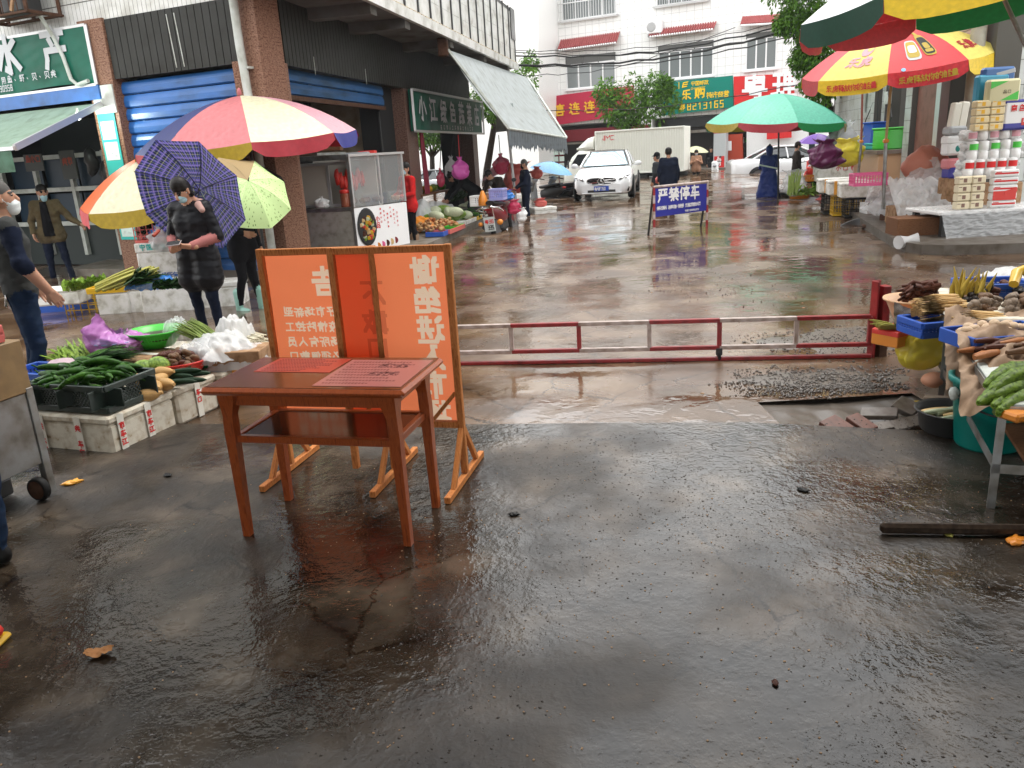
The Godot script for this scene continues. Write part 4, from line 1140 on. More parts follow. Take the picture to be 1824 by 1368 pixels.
# ---------- ground, pavements ----------
func build_ground() -> void:
	var st := mb()
	var xs := [-90.0, -14.0, 1.68, 2.74, 16.0, 90.0]
	var zs := [18.0, .0, -4.42, -5.12, -8.0, -20.0, -34.0, -48.0, -90.0, -300.0]
	st.set_smooth_group(0)
	for i in xs.size() - 1:
		for j in zs.size() - 1:
			if i == 2 and j == 2: continue
			for k in [[0, 0], [0, 1], [1, 0], [1, 0], [0, 1], [1, 1]]:
				var p := V(xs[i + k[0]], 0, zs[j + k[1]])
				p.y = -gyd(p.z)
				st.set_uv(Vector2(p.x, p.z) / 5.0)
				st.add_vertex(p)
	struct("ground", st, M.road_wet, "wet muddy street running away from the market gate")
	# the gate's own floor, one step of 3 cm above the street
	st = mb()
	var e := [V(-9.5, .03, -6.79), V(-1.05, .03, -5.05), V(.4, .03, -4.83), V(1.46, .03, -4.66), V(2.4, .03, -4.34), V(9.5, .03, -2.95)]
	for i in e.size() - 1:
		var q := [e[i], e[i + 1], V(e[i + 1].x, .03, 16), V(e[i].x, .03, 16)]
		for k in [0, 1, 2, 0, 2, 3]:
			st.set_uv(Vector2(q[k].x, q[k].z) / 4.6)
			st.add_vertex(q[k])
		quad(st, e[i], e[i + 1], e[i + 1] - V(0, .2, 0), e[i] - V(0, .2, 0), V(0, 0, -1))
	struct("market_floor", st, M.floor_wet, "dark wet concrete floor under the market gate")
	# coarse gravel where the paving has broken up: a low bed of mud and thousands of wet pebbles
	var pm := mb()
	lump(pm, Vector3.ZERO, V(1, .7, .85), .5, 1.5, 4)
	pm.generate_normals()
	var pebble := pm.commit()
	var n := 0
	for g in [[Vector2(2.3, -5.55), Vector2(.85, .42), 2200], [Vector2(2.9, -6.6), Vector2(.95, .75), 1500], [Vector2(2.75, -9.4), Vector2(1.1, 1.6), 200], [Vector2(2.25, -5.3), Vector2(.7, .17), 1500]]:
		st = mb()
		patch(st, 30, 24, func(u: float, v: float) -> Vector3:
			var p := Vector2(u * 2.0 - 1.0, 1.0 - v * 2.0)
			var c: Vector2 = g[0] + p * g[1]
			return V(c.x, -gyd(c.y) - .03 + .05 * clampf(1.2 - p.length() + .5 * wob.get_noise_2d(u * 130.0 + n * 50.0, v * 130.0), .0, .75), c.y))
		if n < 2: struct("gravel_bed", st, M.mud, "wet mud under the gravel in the broken paving").set_meta("kind", "stuff")
		var mm := MultiMesh.new()
		mm.transform_format = MultiMesh.TRANSFORM_3D
		mm.mesh = pebble
		mm.instance_count = g[2]
		for k in int(g[2]):
			var a := rnd(0, TAU)
			var r := pow(rnd(0, 1), .62) * (.9 + .55 * wob.get_noise_2d(cos(a) * 60.0 + n * 90.0, sin(a) * 60.0))
			var c: Vector2 = g[0] + Vector2(cos(a), sin(a)) * r * g[1]
			var s := .0025 + .009 * pow(rnd(0, 1), 3.0)
			mm.set_instance_transform(k, Transform3D(Basis.from_euler(V(rnd(-.4, .4), rnd(0, 6), rnd(-.4, .4))).scaled(Vector3.ONE * s), V(c.x, -gyd(c.y) + .012 * (1.0 - r) + s * .25, c.y)))
		var mi := MultiMeshInstance3D.new()
		mi.name = numbered("gravel"); mi.multimesh = mm; mi.material_override = M.gravel
		add_child(mi)
		tag(mi, ["wet grey gravel strip beside the red gate post", "wet gravel beyond the red gate post", "thin gravel spread on the street behind the barrier", "gravel spilling along the edge of the muddy hole"][n], "gravel", "", "stuff")
		n += 1
	# pit with a broken edge
	st = mb()
	patch(st, 40, 30, func(u: float, v: float) -> Vector3:
		var d := sin(u * PI) * sin(v * PI)
		return V(lerpf(1.6, 2.82, u), -.002 - .07 * pow(d, .5) + .05 * wob.get_noise_2d(u * 160.0, v * 110.0) * d, lerpf(-4.3, -5.2, v)))
	struct("pit", st, M.mud, "muddy hole in the paving before the stall")
	for q in [[V(2.02, -.045, -4.62), .15, .16, .55, "red"], [V(2.18, -.04, -4.63), .1, .17, .45, "red"], [V(2.36, -.035, -4.78), .22, .1, -.5, "grey"], [V(2.3, -.06, -4.6), .11, .08, .1, "grey"], [V(2.5, -.05, -4.62), .3, .1, .2, "grey"], [V(2.56, -.02, -4.83), .18, .14, .8, "grey"], [V(1.86, -.07, -4.56), .2, .08, .1, "red"], [V(2.62, -.03, -4.7), .07, .13, -.4, "grey"]]:
		st = mb()
		bx(st, Vector3.ZERO, V(q[1], .035, q[2]), .004, Basis.from_euler(V(.3, q[3], .12)))
		var o := ob("broken_tile", st, mt("tile_" + q[4], .14 if q[4] == "red" else .16, .05 if q[4] == "red" else .14, .032 if q[4] == "red" else .125, .3, .0, "grime", 3.0), null, AT(q[0] + V(0, .025, 0)))
		tag(o, ("brown-red" if q[4] == "red" else "grey") + " broken paving tile lying in the muddy hole", "broken tile", "broken tiles in the hole")
	# pavements with a real kerb
	st = mb()
	prism(st, [wa(-.2, 0, 1.3), wa(13.8, 0, 1.3), wa(13.8) + BX * 5.0, wb(5.0)], .13)
	struct("pavement_left", st, M.concrete, "raised pavement along the dark shop building")
	st = mb()
	var pts: Array = [V(8.22, -.13, -20.52), V(7.32, -.09, -17.13), V(6.54, -.06, -14.42), V(6.01, -.04, -12.49), V(5.83, -.04, -11.79), V(5.78, -.03, -11.32), V(5.85, -.03, -11.01), V(6.07, -.03, -10.84), V(6.61, -.03, -10.7), V(7.05, -.03, -10.61), V(14, 0, -10.6), V(16, 0, -24), V(8.56, -.14, -21.72) + V(3, 0, -4)]
	prism(st, pts, .14)
	struct("pavement_right", st, M.kerb, "raised concrete pavement with a rounded corner before the paper shop")
	st = mb()
	var f0 := V(8.3, -.33, -41.36)
	prism(st, [f0 - V(.883, 0, .469) * 60.0, f0 + V(.883, 0, .469) * 40.0, f0 + V(.883, 0, .469) * 40.0 - V(-.469, 0, .883) * 12.0, f0 - V(.883, 0, .469) * 60.0 - V(-.469, 0, .883) * 12.0], .13)
	struct("pavement_far", st, M.concrete, "pavement before the white shop house across the road")
func gyd(z: float) -> float: return gy(z)
func prism(st: SurfaceTool, pts: Array, h: float) -> void:
	var m := Vector3.ZERO
	for p in pts: m += p / pts.size()
	var poly := PackedVector2Array()
	for p in pts: poly.append(Vector2(p.x, p.z))
	var idx := Geometry2D.triangulate_polygon(poly)
	st.set_smooth_group(-1)
	var tp: Array = []
	for p in pts: tp.append(V(p.x, -gy(p.z) + h, p.z))
	for k in range(0, idx.size(), 3): tri(st, tp[idx[k]], tp[idx[k + 1]], tp[idx[k + 2]], Vector3.UP)
	for i in tp.size():
		var a: Vector3 = tp[i]
		var b: Vector3 = tp[(i + 1) % tp.size()]
		quad(st, a, b, b - V(0, h + .3, 0), a - V(0, h + .3, 0), (a + b) * .5 - m)
# ---------- the dark corner building with the shops ----------
func build_left() -> void:
	var t := thing("corner_building", "dark grey corner building with granite pillars, shutters and white tiled upper storey", "building")
	var st := mb()
	# solid walls behind the shops, and the upper storeys
	wall(st, wb(3.48), wb(12), -.4, 4.4, NB, -5.5, -5.2)
	wall(st, wb(3.2), wb(3.5), -.2, 4.1, NB, -5.2, -.45)
	wall(st, wb(8.6), wb(9.0), -.2, 4.1, NB, -5.2, -.0)
	wall(st, wb(.4), wb(2.93), -.2, 4.1, NB, -.6, -.42)
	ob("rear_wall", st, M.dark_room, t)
	st = mb()
	prism(st, [wb(.0), wb(.0) + AX * 13.5, wb(11) + AX * 13.5, wb(11)], .3)
	var up := ob("upper_floor", st, M.ceiling, t, AT(V(0, 4.12, 0)))
	st = mb()
	wall(st, wb(-.02), wb(11), 4.06, 14, NB, -.35, -.012)
	wall(st, wa(.4), wa(13.5), 5.5, 14, NA, -.4, .0)
	wall(st, wa(13.5), wa(13.5) + BX * 10.0, 4.3, 14, AX, -.3, .0)
	ob("wall", st, M.grout, t)
	# narrow glazed tiles of the market side, two courses in view
	st = mb()
	for j in 16:
		for k in 82:
			if j > 3 and k % 2 == 1: continue
			var wd := .079 if j <= 3 else .165
			bx(st, wb(.42 + k * .088 + wd * .5, 4.2 + j * .3, -.004), V(wd, .285, .014), .0, Basis(-BX, Vector3.UP, NB))
	for j in 28:
		for k in 80: bx(st, wa(.5 + k * .162, 5.65 + j * .3, .004), V(.15, .285, .014), .0, Basis(AX, Vector3.UP, NA))
	ob("tile", st, M.white_tile, t).set_meta("kind", "stuff")
	# upper windows on the street side
	for j in 3:
		for k in 4:
			st = mb()
			bx(st, wa(2.0 + k * 3.2, 7.2 + j * 2.6, .02), V(1.7, 1.4, .06), .0, Basis(AX, Vector3.UP, NA))
			ob("window", st, M.car_glass, t)
	# pillars
	var pil := [[-.06, .36, 14.0, .06], [2.93, 3.48, 4.08, .05]]
	for p in pil:
		st = mb()
		wall(st, wb(p[0]), wb(p[1]), -.3, p[2], NB, -.45, p[3])
		if p[0] < .0: wall(st, wa(.0), wa(.72), -.3, 3.21, NA, -.45, .055)
		ob("pillar", st, M.granite, t)
	for p in [[6.2, 6.95], [12.2, 12.75]]:
		st = mb()
		wall(st, wa(p[0]), wa(p[1]), -.4, 3.25, NA, -.55, .03)
		ob("pillar", st, M.pink_granite, t)
	for p in [[5.38, 6.2, -.25], [11.35, 12.0, -.3]]:
		st = mb()
		wall(st, wa(p[0]), wa(p[1]), -.4, 3.25, NA, -.7, p[2])
		ob("post", st, M.dark_room, t)
	for p in [6.3, 12.3]:
		st = mb()
		wall(st, wa(p) + BX * 4.0, wa(p + .5) + BX * 4.0, -.4, 4.2, NA, -.5, .0)
		ob("pillar", st, M.pink_granite, t)
	# ribbed dark fascia over the shutters
	st = mb()
	wall(st, wb(.36), wb(2.93), 3.2, 4.06, NB, -.3, .0)
	for k in 18: wall(st, wb(.37 + k * .1422), wb(.37 + k * .1422 + .128), 3.19, 4.05, NB, .0, .016)
	ob("fascia", st, M.dark_panel, t)
	st = mb()
	wall(st, wa(.05), wa(12.2), 3.2, 4.12, NA, -.3, .02)
	for k in 88: wall(st, wa(.72 + k * .13), wa(.72 + k * .13 + .116), 3.19, 4.1, NA, .02, .036)
	ob("fascia", st, M.dark_panel, t)
	for s in [1.05, 1.36]:
		st = mb()
		bar(st, wb(1.62 - (s - 1.05) * .5, 3.98, .022), wb(1.58 - (s - 1.05) * .5, 3.24, .022), .014, .006, .0, NB)
		ob("drip_mark", st, M.pale_plastic, t)
	for s in [1.72, 4.0]:
		st = mb()
		bar(st, wa(s, 3.4, .045), wa(s, 3.12, .045), .012, .006, .0, NA)
		ob("drip_mark", st, M.pale_plastic, t)
	# overhang with ceiling beams, lip and panelled parapet
	st = mb()
	wall(st, wa(-.6), wa(13.8), 4.12, 4.3, NA, -.3, 1.12)
	for s in [1.7, 3.4, 6.4, 9.6, 12.6]: wall(st, wa(s), wa(s + .28), 3.95, 4.12, NA, .03, 1.1)
	ob("overhang", st, M.ceiling, t)
	st = mb()
	wall(st, wa(-.6), wa(13.85), 4.08, 4.26, NA, 1.12, 1.2)
	ob("lip", st, M.white_tile, t)
	st = mb()
	wall(st, wa(-.6), wa(13.8), 4.28, 5.75, NA, 1.04, 1.09)
	ob("parapet_frame", st, M.dark_metal, t)
	for k in 18:
		for j in 4:
			var s0 := -.58 + k * .8
			st = mb()
			wall(st, wa(s0 + .035), wa(s0 + .765), 4.3 + j * .345, 4.3 + j * .345 + (.339 if j < 3 else .3), NA, 1.09, 1.11)
			ob("panel", st, M.white_tile, t)
	for k in 19:
		st = mb()
		wall(st, wa(-.61 + k * .8), wa(-.55 + k * .8), 4.29, 5.75, NA, 1.11, 1.135)
		ob("mullion", st, M.dark_metal, t)
	st = mb()
	for k in 60: wall(st, wa(-.5 + k * .24), wa(-.5 + k * .24 + .17), 4.262, 4.3, NA, 1.12, 1.16)
	ob("trim", st, M.plaster, t)
	st = mb()
	wall(st, wa(13.3), wa(13.9), 4.9, 5.75, NA, 1.115, 1.14)
	ob("window", st, M.black_gloss, t)
	# shutters, slat by slat
	var slat := mb()
	var prof := [[.0, .0], [.02, .03], [.1, .035], [.15, .02], [.19, .0]]
	for i in prof.size() - 1:
		var a: Array = prof[i]
		var b: Array = prof[i + 1]
		quad(slat, V(-.5, a[0], a[1]), V(.5, a[0], a[1]), V(.5, b[0], b[1]), V(-.5, b[0], b[1]), V(0, 0, 1))
	slat.generate_normals()
	var slat_mesh := slat.commit()
	for sh in [["B", .36, 2.93, .15, 3.16, -.12], ["A", .72, 5.36, 2.66, 3.2, -.16]]:
		var r := Node3D.new()
		r.name = "roller_shutter"
		t.add_child(r, true)
		var m: Material = M.blue_slat if sh[0] == "B" else M.blue_slat_old
		var y: float = sh[4] - .2
		while y > sh[3] - .05:
			var c := wb((sh[1] + sh[2]) * .5, y, sh[5]) if sh[0] == "B" else wa((sh[1] + sh[2]) * .5, y, sh[5])
			var bs := Basis(-BX, Vector3.UP, NB) if sh[0] == "B" else Basis(AX, Vector3.UP, NA)
			ob("slat", slat_mesh, m, r, Transform3D(bs.scaled_local(V(sh[2] - sh[1], 1, 1)), c))
			y -= .2
	st = mb()
	wall(st, wa(.72), wa(5.36), 2.72, 2.79, NA, -.2, -.1)
	ob("bottom_rail", st, M.rust, t)
	# the room behind the half-open shutter
	st = mb()
	wall(st, wa(5.36) + BX * .4, wa(5.36) + BX * 3.2, -.2, 3.4, AX, .0, .2)
	wall(st, wa(.6) + BX * 3.0, wa(5.5) + BX * 3.0, -.2, 3.4, NA, -.2, .0)
	ob("room_wall", st, M.plaster, t)
	st = mb()
	tube(st, [wa(5.3, 2.7, -.25), wa(5.3, 2.1, -.25), wa(5.3, .4, -.25)], .025, 6)
	bx(st, wa(5.25, 1.75, -.3), V(.1, .2, .1), .01)
	ob("cable", st, M.dark_metal, t)
	# the drain pipe on the corner pillar
	st = mb()
	tube(st, [wb(.2, 14, .16), wb(.2, 3.4, .16), wb(.14, 2.0, .16), wb(.14, -.1, .16)], .06, 10)
	for y in [5.0, 3.1, 1.4]: bx(st, wb(.17, y, .1), V(.16, .03, .14), .0, Basis(-BX, Vector3.UP, NB))
	ob("drain_pipe", st, M.pale_plastic, t)
	# green vegetable shop sign
	t = thing("shop_sign", "long green vegetable shop sign with white lettering under the dark overhang", "sign", wa(10.0, 2.3, .1))
	st = mb()
	board(st, loc(t, wa(6.36, 2.3, .12)), loc(t, wa(13.1, 2.3, .12)), loc(t, wa(13.1, 3.2, .12)), loc(t, wa(6.36, 3.17, .12)), -.04)
	ob("sign_board", st, M.sign_green, t)
	st = mb()
	var fr := [wa(6.36, 2.3, .17), wa(13.1, 2.3, .17), wa(13.1, 3.2, .17), wa(6.36, 3.17, .17)]
	for i in 4: bar(st, loc(t, fr[i]), loc(t, fr[(i + 1) % 4]), .05, .05)
	ob("frame", st, M.alu, t)
	lettering(t, M.grey_print, "小江绿色蔬菜店", loc(t, wa(6.75, 2.52, .17)), AX, Vector3.UP, .55, .13, 1.58, false, .006, .0, 1.0)
	lettering(t, M.grey_print, "店口市人工不用车口市人工不", loc(t, wa(8.4, 2.36, .17)), AX, Vector3.UP, .11, .12, 2.4, false, .006)
	# fish shop
	t = thing("shop_sign", "wrinkled green fish shop banner with two large pale characters", "sign", wb(4.5, 3.16, .1))
	var bend := func(u: float, v: float) -> Vector3: return wb(lerpf(3.28, 8.2, u), lerpf(3.16, 4.0, v) + .03 * sin(u * 9.0) * (1.0 - v), .1 + .012 * wob.get_noise_2d(u * 260.0, v * 700.0 + u * 300.0))
	st = mb()
	patch(st, 60, 16, func(u: float, v: float) -> Vector3: return loc(t, bend.call(u, v)))
	ob("banner", st, M.sign_green, t)
	st = mb()
	var fb := [wb(3.26, 3.14, .08), wb(8.2, 3.13, .08), wb(8.2, 4.02, .08), wb(3.26, 4.01, .08)]
	for i in 4: bar(st, loc(t, fb[i]), loc(t, fb[(i + 1) % 4]), .05, .04)
	ob("frame", st, M.alu, t)
	for q in [["水", V(-8.28, 3.45, -14.31), .62, .17], ["产", V(-7.24, 3.44, -13.83), .6, .16]]:
		lettering(t, M.grey_print, q[0], loc(t, q[1]), -BX, Vector3.UP, q[2], q[3], 1.0, false, .02)
	lettering(t, M.grey_print, "酒席用鱼、虾、贝、贝类", loc(t, wb(5.75, 3.32, .1)), -BX, Vector3.UP, .115, .12, 1.35, false, .02)
	lettering(t, M.grey_print, "13578930958", loc(t, wb(5.95, 3.2, .1)), -BX, Vector3.UP, .1, .14, 1.2, false, .02, .0, .8)
	st = mb()
	tube(st, [wb(3.98, 4.25, .3), wb(3.95, 3.95, .16), wb(3.82, 3.6, .14), wb(3.74, 3.25, .14), wb(3.62, 3.16, .14), wb(3.36, 3.2, .14)].map(func(p): return loc(t, p)), .03, 8)
	ob("waste_pipe", st, M.pale_plastic, t)
	t = thing("fish_shop", "dim fish shop with white framed glass tanks below a green banner", "shop", wb(5.5, 0, -1.0))
	st = mb()
	board(st, loc(t, wb(3.22, 2.92, .06)), loc(t, wb(8.4, 2.9, .06)), loc(t, wb(8.4, 3.12, .06)), loc(t, wb(3.22, 3.13, .06)), -.04)
	ob("blue_strip", st, M.blue_slat, t)
	st = mb()
	var f0 := -1.1
	for y in [.86, 1.5, 2.1]: wall(st, loc(t, wb(3.6)), loc(t, wb(8)), y, y + .08, NB, f0, f0 + .07)
	for s in [3.62, 4.75, 5.7, 6.7, 7.7]: wall(st, loc(t, wb(s)), loc(t, wb(s + .09)), .3, 2.2, NB, f0 + .003, f0 + .075)
	ob("window_frame", st, M.pale_plastic, t)
	for s in [3.7, 4.8, 5.75, 6.75]:
		for y in [.94, 1.58]:
			st = mb()
			wall(st, loc(t, wb(s)), loc(t, wb(s + .9)), y, y + .52, NB, f0 - .1, f0 - .09)
			ob("pane", st, mt("tank_blue", .01, .03, .055, .4), t)
	st = mb()
	wall(st, loc(t, wb(3.55)), loc(t, wb(8.4)), 2.2, 2.9, NB, -2.6, -2.5)
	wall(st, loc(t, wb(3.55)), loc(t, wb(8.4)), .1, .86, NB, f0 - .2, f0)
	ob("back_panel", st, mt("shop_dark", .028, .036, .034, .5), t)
	for q in [[5.0, 1.72, .38, .5], [5.85, 1.9, .5, .3]]:
		st = mb()
		wall(st, loc(t, wb(q[0])), loc(t, wb(q[0] + q[2])), q[1], q[1] + q[3], NB, -.62, -.6)
		var bd := ob("price_board", st, mt("slate", .06, .065, .06, .5), t)
		lettering(bd, mt("dim_red", .35, .06, .03, .6), "类市" if q[3] > .4 else "鱼小口", loc(t, wb(q[0] + q[2] - .06, q[1] + q[3] * .5, -.6)), -BX, Vector3.UP, .13, .16, 1.05, false, .006)
	for q in [[3.95, 1.6, .1], [4.35, 1.75, .13], [4.1, 2.2, .12], [4.7, 2.0, .12], [3.8, 2.3, .1]]:
		st = mb()
		lump(st, Vector3.ZERO, V(q[2], q[2] * 1.9, q[2]), .5, 1.5, 8)
		ob("hanging_net", st, M.dark_metal if q[1] < 2.1 else M.awning_green, t, AT(loc(t, wb(q[0], q[1], -.7))))
	t = thing("awning", "faded green striped awning sloping out over the fish shop", "awning", wb(5.5, 2.3, .0))
	st = mb()
	patch(st, 40, 10, func(u: float, v: float) -> Vector3: return loc(t, wb(lerpf(3.24, 8.4, u) - .25 * v, lerpf(2.86, 2.2, v) - .05 * sin(v * PI) + .012 * sin(u * 60.0) * v, lerpf(.08, 1.85, v))))
	ob("cloth", st, M.awning_green, t)
	st = mb()
	bar(st, loc(t, wb(3.22, 2.84, .1)), loc(t, wb(2.98, 2.2, 1.86)), .05, .09)
	bar(st, loc(t, wb(2.98, 2.19, 1.87)), loc(t, wb(8.2, 2.19, 1.87)), .05, .05)
	ob("rail", st, M.alu, t)
	st = mb()
	patch(st, 40, 4, func(u: float, v: float) -> Vector3: return loc(t, wb(lerpf(3.05, 8.2, u), 2.17 - .3 * v, 1.88 + .03 * sin(u * 70.0) * v)))
	ob("valance", st, mt("val_green", .07, .15, .1, .6, .0, "rain", 1.0), t)
	t = thing("lamp", "bare white bulb shining under the green awning", "lamp", wb(3.3, 2.66, .5))
	st = mb()
	lump(st, Vector3.ZERO, V(.045, .06, .045), 0, 1, 8)
	ob("bulb", st, M.lamp_on, t)
	st = mb()
	tube(st, [V(0, .05, 0), V(0, .12, 0)], .02, 6)
	ob("socket", st, M.pale_plastic, t)
	var li := OmniLight3D.new()
	li.name = "lamp_light"; li.light_energy = .5; li.omni_range = 12.0; li.light_size = .05; li.omni_attenuation = 2.0; li.light_color = Color(.95, 1, .96); li.shadow_enabled = true
	t.add_child(li)
	# teal price poster on the pillar
	t = thing("poster", "tall teal poster with pale pictures on the granite pillar beside the fish shop", "poster", wb(3.2, .7, .07))
	st = mb()
	wall(st, loc(t, wb(3.02, 0, .07)), loc(t, wb(3.4, 0, .07)), .0, 2.0, NB, -.01, .0)
	ob("sheet", st, M.teal_print, t)
	for q in [[1.6, .28], [1.28, .28], [.6, .24], [.3, .22], [.05, .2]]:
		st = mb()
		wall(st, loc(t, wb(3.06, 0, .07)), loc(t, wb(3.36, 0, .07)), q[0], q[0] + q[1], NB, .0, .004)
		for k in 5: lump(st, loc(t, wb(3.1 + rnd(0, .22), .7 + q[0] + rnd(.05, q[1] - .05), .07)), V(.04, .03, .006), 0, 1, 5)
		ob("picture", st, M.pale_print if q[0] < 1.5 else M.pale_plastic, t)
	st = mb()
	wall(st, loc(t, wb(2.95, 0, .07)), loc(t, wb(3.42, 0, .07)), 2.0, 2.42, NB, -.03, .0)
	ob("header", st, M.pale_plastic, t)
	# air conditioner in a rusty cage, above the fish shop
	t = thing("air_conditioner", "old outdoor air conditioner in a rusty cage on the white tiles", "air conditioner", wb(4.4, 4.2, .35))
	var ab := Basis(-BX, Vector3.UP, NB)
	st = mb()
	bx(st, V(0, .35, 0), V(.8, .6, .34), .02, ab)
	ob("casing", st, M.dark_metal, t)
	st = mb()
	for x in [-.62, .0, .62]:
		for z in [-.28, .28]: bar(st, ab * V(x, 0, z), ab * V(x, 1.0, z), .045, .045)
	for z in [-.28, .0, .28]: bar(st, ab * V(-.66, 0, z), ab * V(.66, 0, z), .07, .03)
	for x in [-.62, .62]: bar(st, ab * V(x, .0, -.3), ab * V(x, .0, .3), .05, .05)
	for k in 8: bar(st, ab * V(-.6 + k * .17, .02, .28), ab * V(-.6 + k * .17, 1.0, .28), .012, .012)
	ob("cage", st, M.rust, t)
	st = mb()
	bx(st, ab * V(.45, .3, .3), V(.05, .6, .03), .0, ab * Basis(V(0, 0, 1), -.5))
	bx(st, ab * V(.3, .42, .31), V(.07, .28, .02), .0, ab * Basis(V(0, 0, 1), .3))
	ob("loose_board", st, M.card, t)
	# striped tarpaulin awning beside the vegetable shop
	t = thing("awning", "long grey tarpaulin awning with a frayed valance by the street", "awning", wa(9.0, 2.0, 2.0))
	var q0 := V(-.93, 3.88, -17.93)
	var q1 := V(1.11, 4.02, -27.43)
	var q2 := V(.26, 2.24, -18.6)
	var q3 := V(2.02, 2.04, -24)
	st = mb()
	patch(st, 50, 14, func(u: float, v: float) -> Vector3:
		var p := q0.lerp(q1, u).lerp(q2.lerp(q3, u), v)
		return loc(t, p) + V(0, -.12 * sin(v * PI) + .015 * sin(u * 55.0) * v, 0))
	ob("cloth", st, M.awning_grey, t)
	st = mb()
	patch(st, 160, 4, func(u: float, v: float) -> Vector3:
		var p := q2.lerp(q3, u)
		var rag := .26 + .1 * wob.get_noise_1d(u * 900.0) + (.06 if fmod(u * 80.0, 1.0) < .5 else .0)
		return loc(t, p) + V(.03 * sin(u * 160.0) * v, -rag * v * 1.35 + .01, .0))
	ob("valance", st, M.valance_grey, t)
	st = mb()
	bar(st, loc(t, q0), loc(t, q2), .05, .05)
	bar(st, loc(t, q1), loc(t, q3), .05, .05)
	tube(st, [loc(t, q2), loc(t, q3)], .03, 6)
	ob("rail", st, M.pale_plastic, t)
	st = mb()
	bx(st, loc(t, q0) + V(-.1, .05, 0), V(.22, .35, .22), .02)
	ob("bracket", st, M.rust, t)
	t = thing("pole", "thin grey metal pole with a small pale sign panel by the awning", "pole", V(.42, -.13, -20.94))
	st = mb()
	tube(st, [V(0, 0, 0), loc(t, V(.27, 2.54, -20.94))], .035, 8)
	ob("shaft", st, M.alu, t)
	st = mb()
	board(st, loc(t, V(-.02, 2.23, -20.94)), loc(t, V(.46, 2.26, -20.94)), loc(t, V(.45, 2.9, -20.94)), loc(t, V(.03, 2.92, -20.94)), -.03)
	ob("sign_panel", st, mt("board_grey", .36, .4, .4, .6, .0, "rain", 1.0), t)
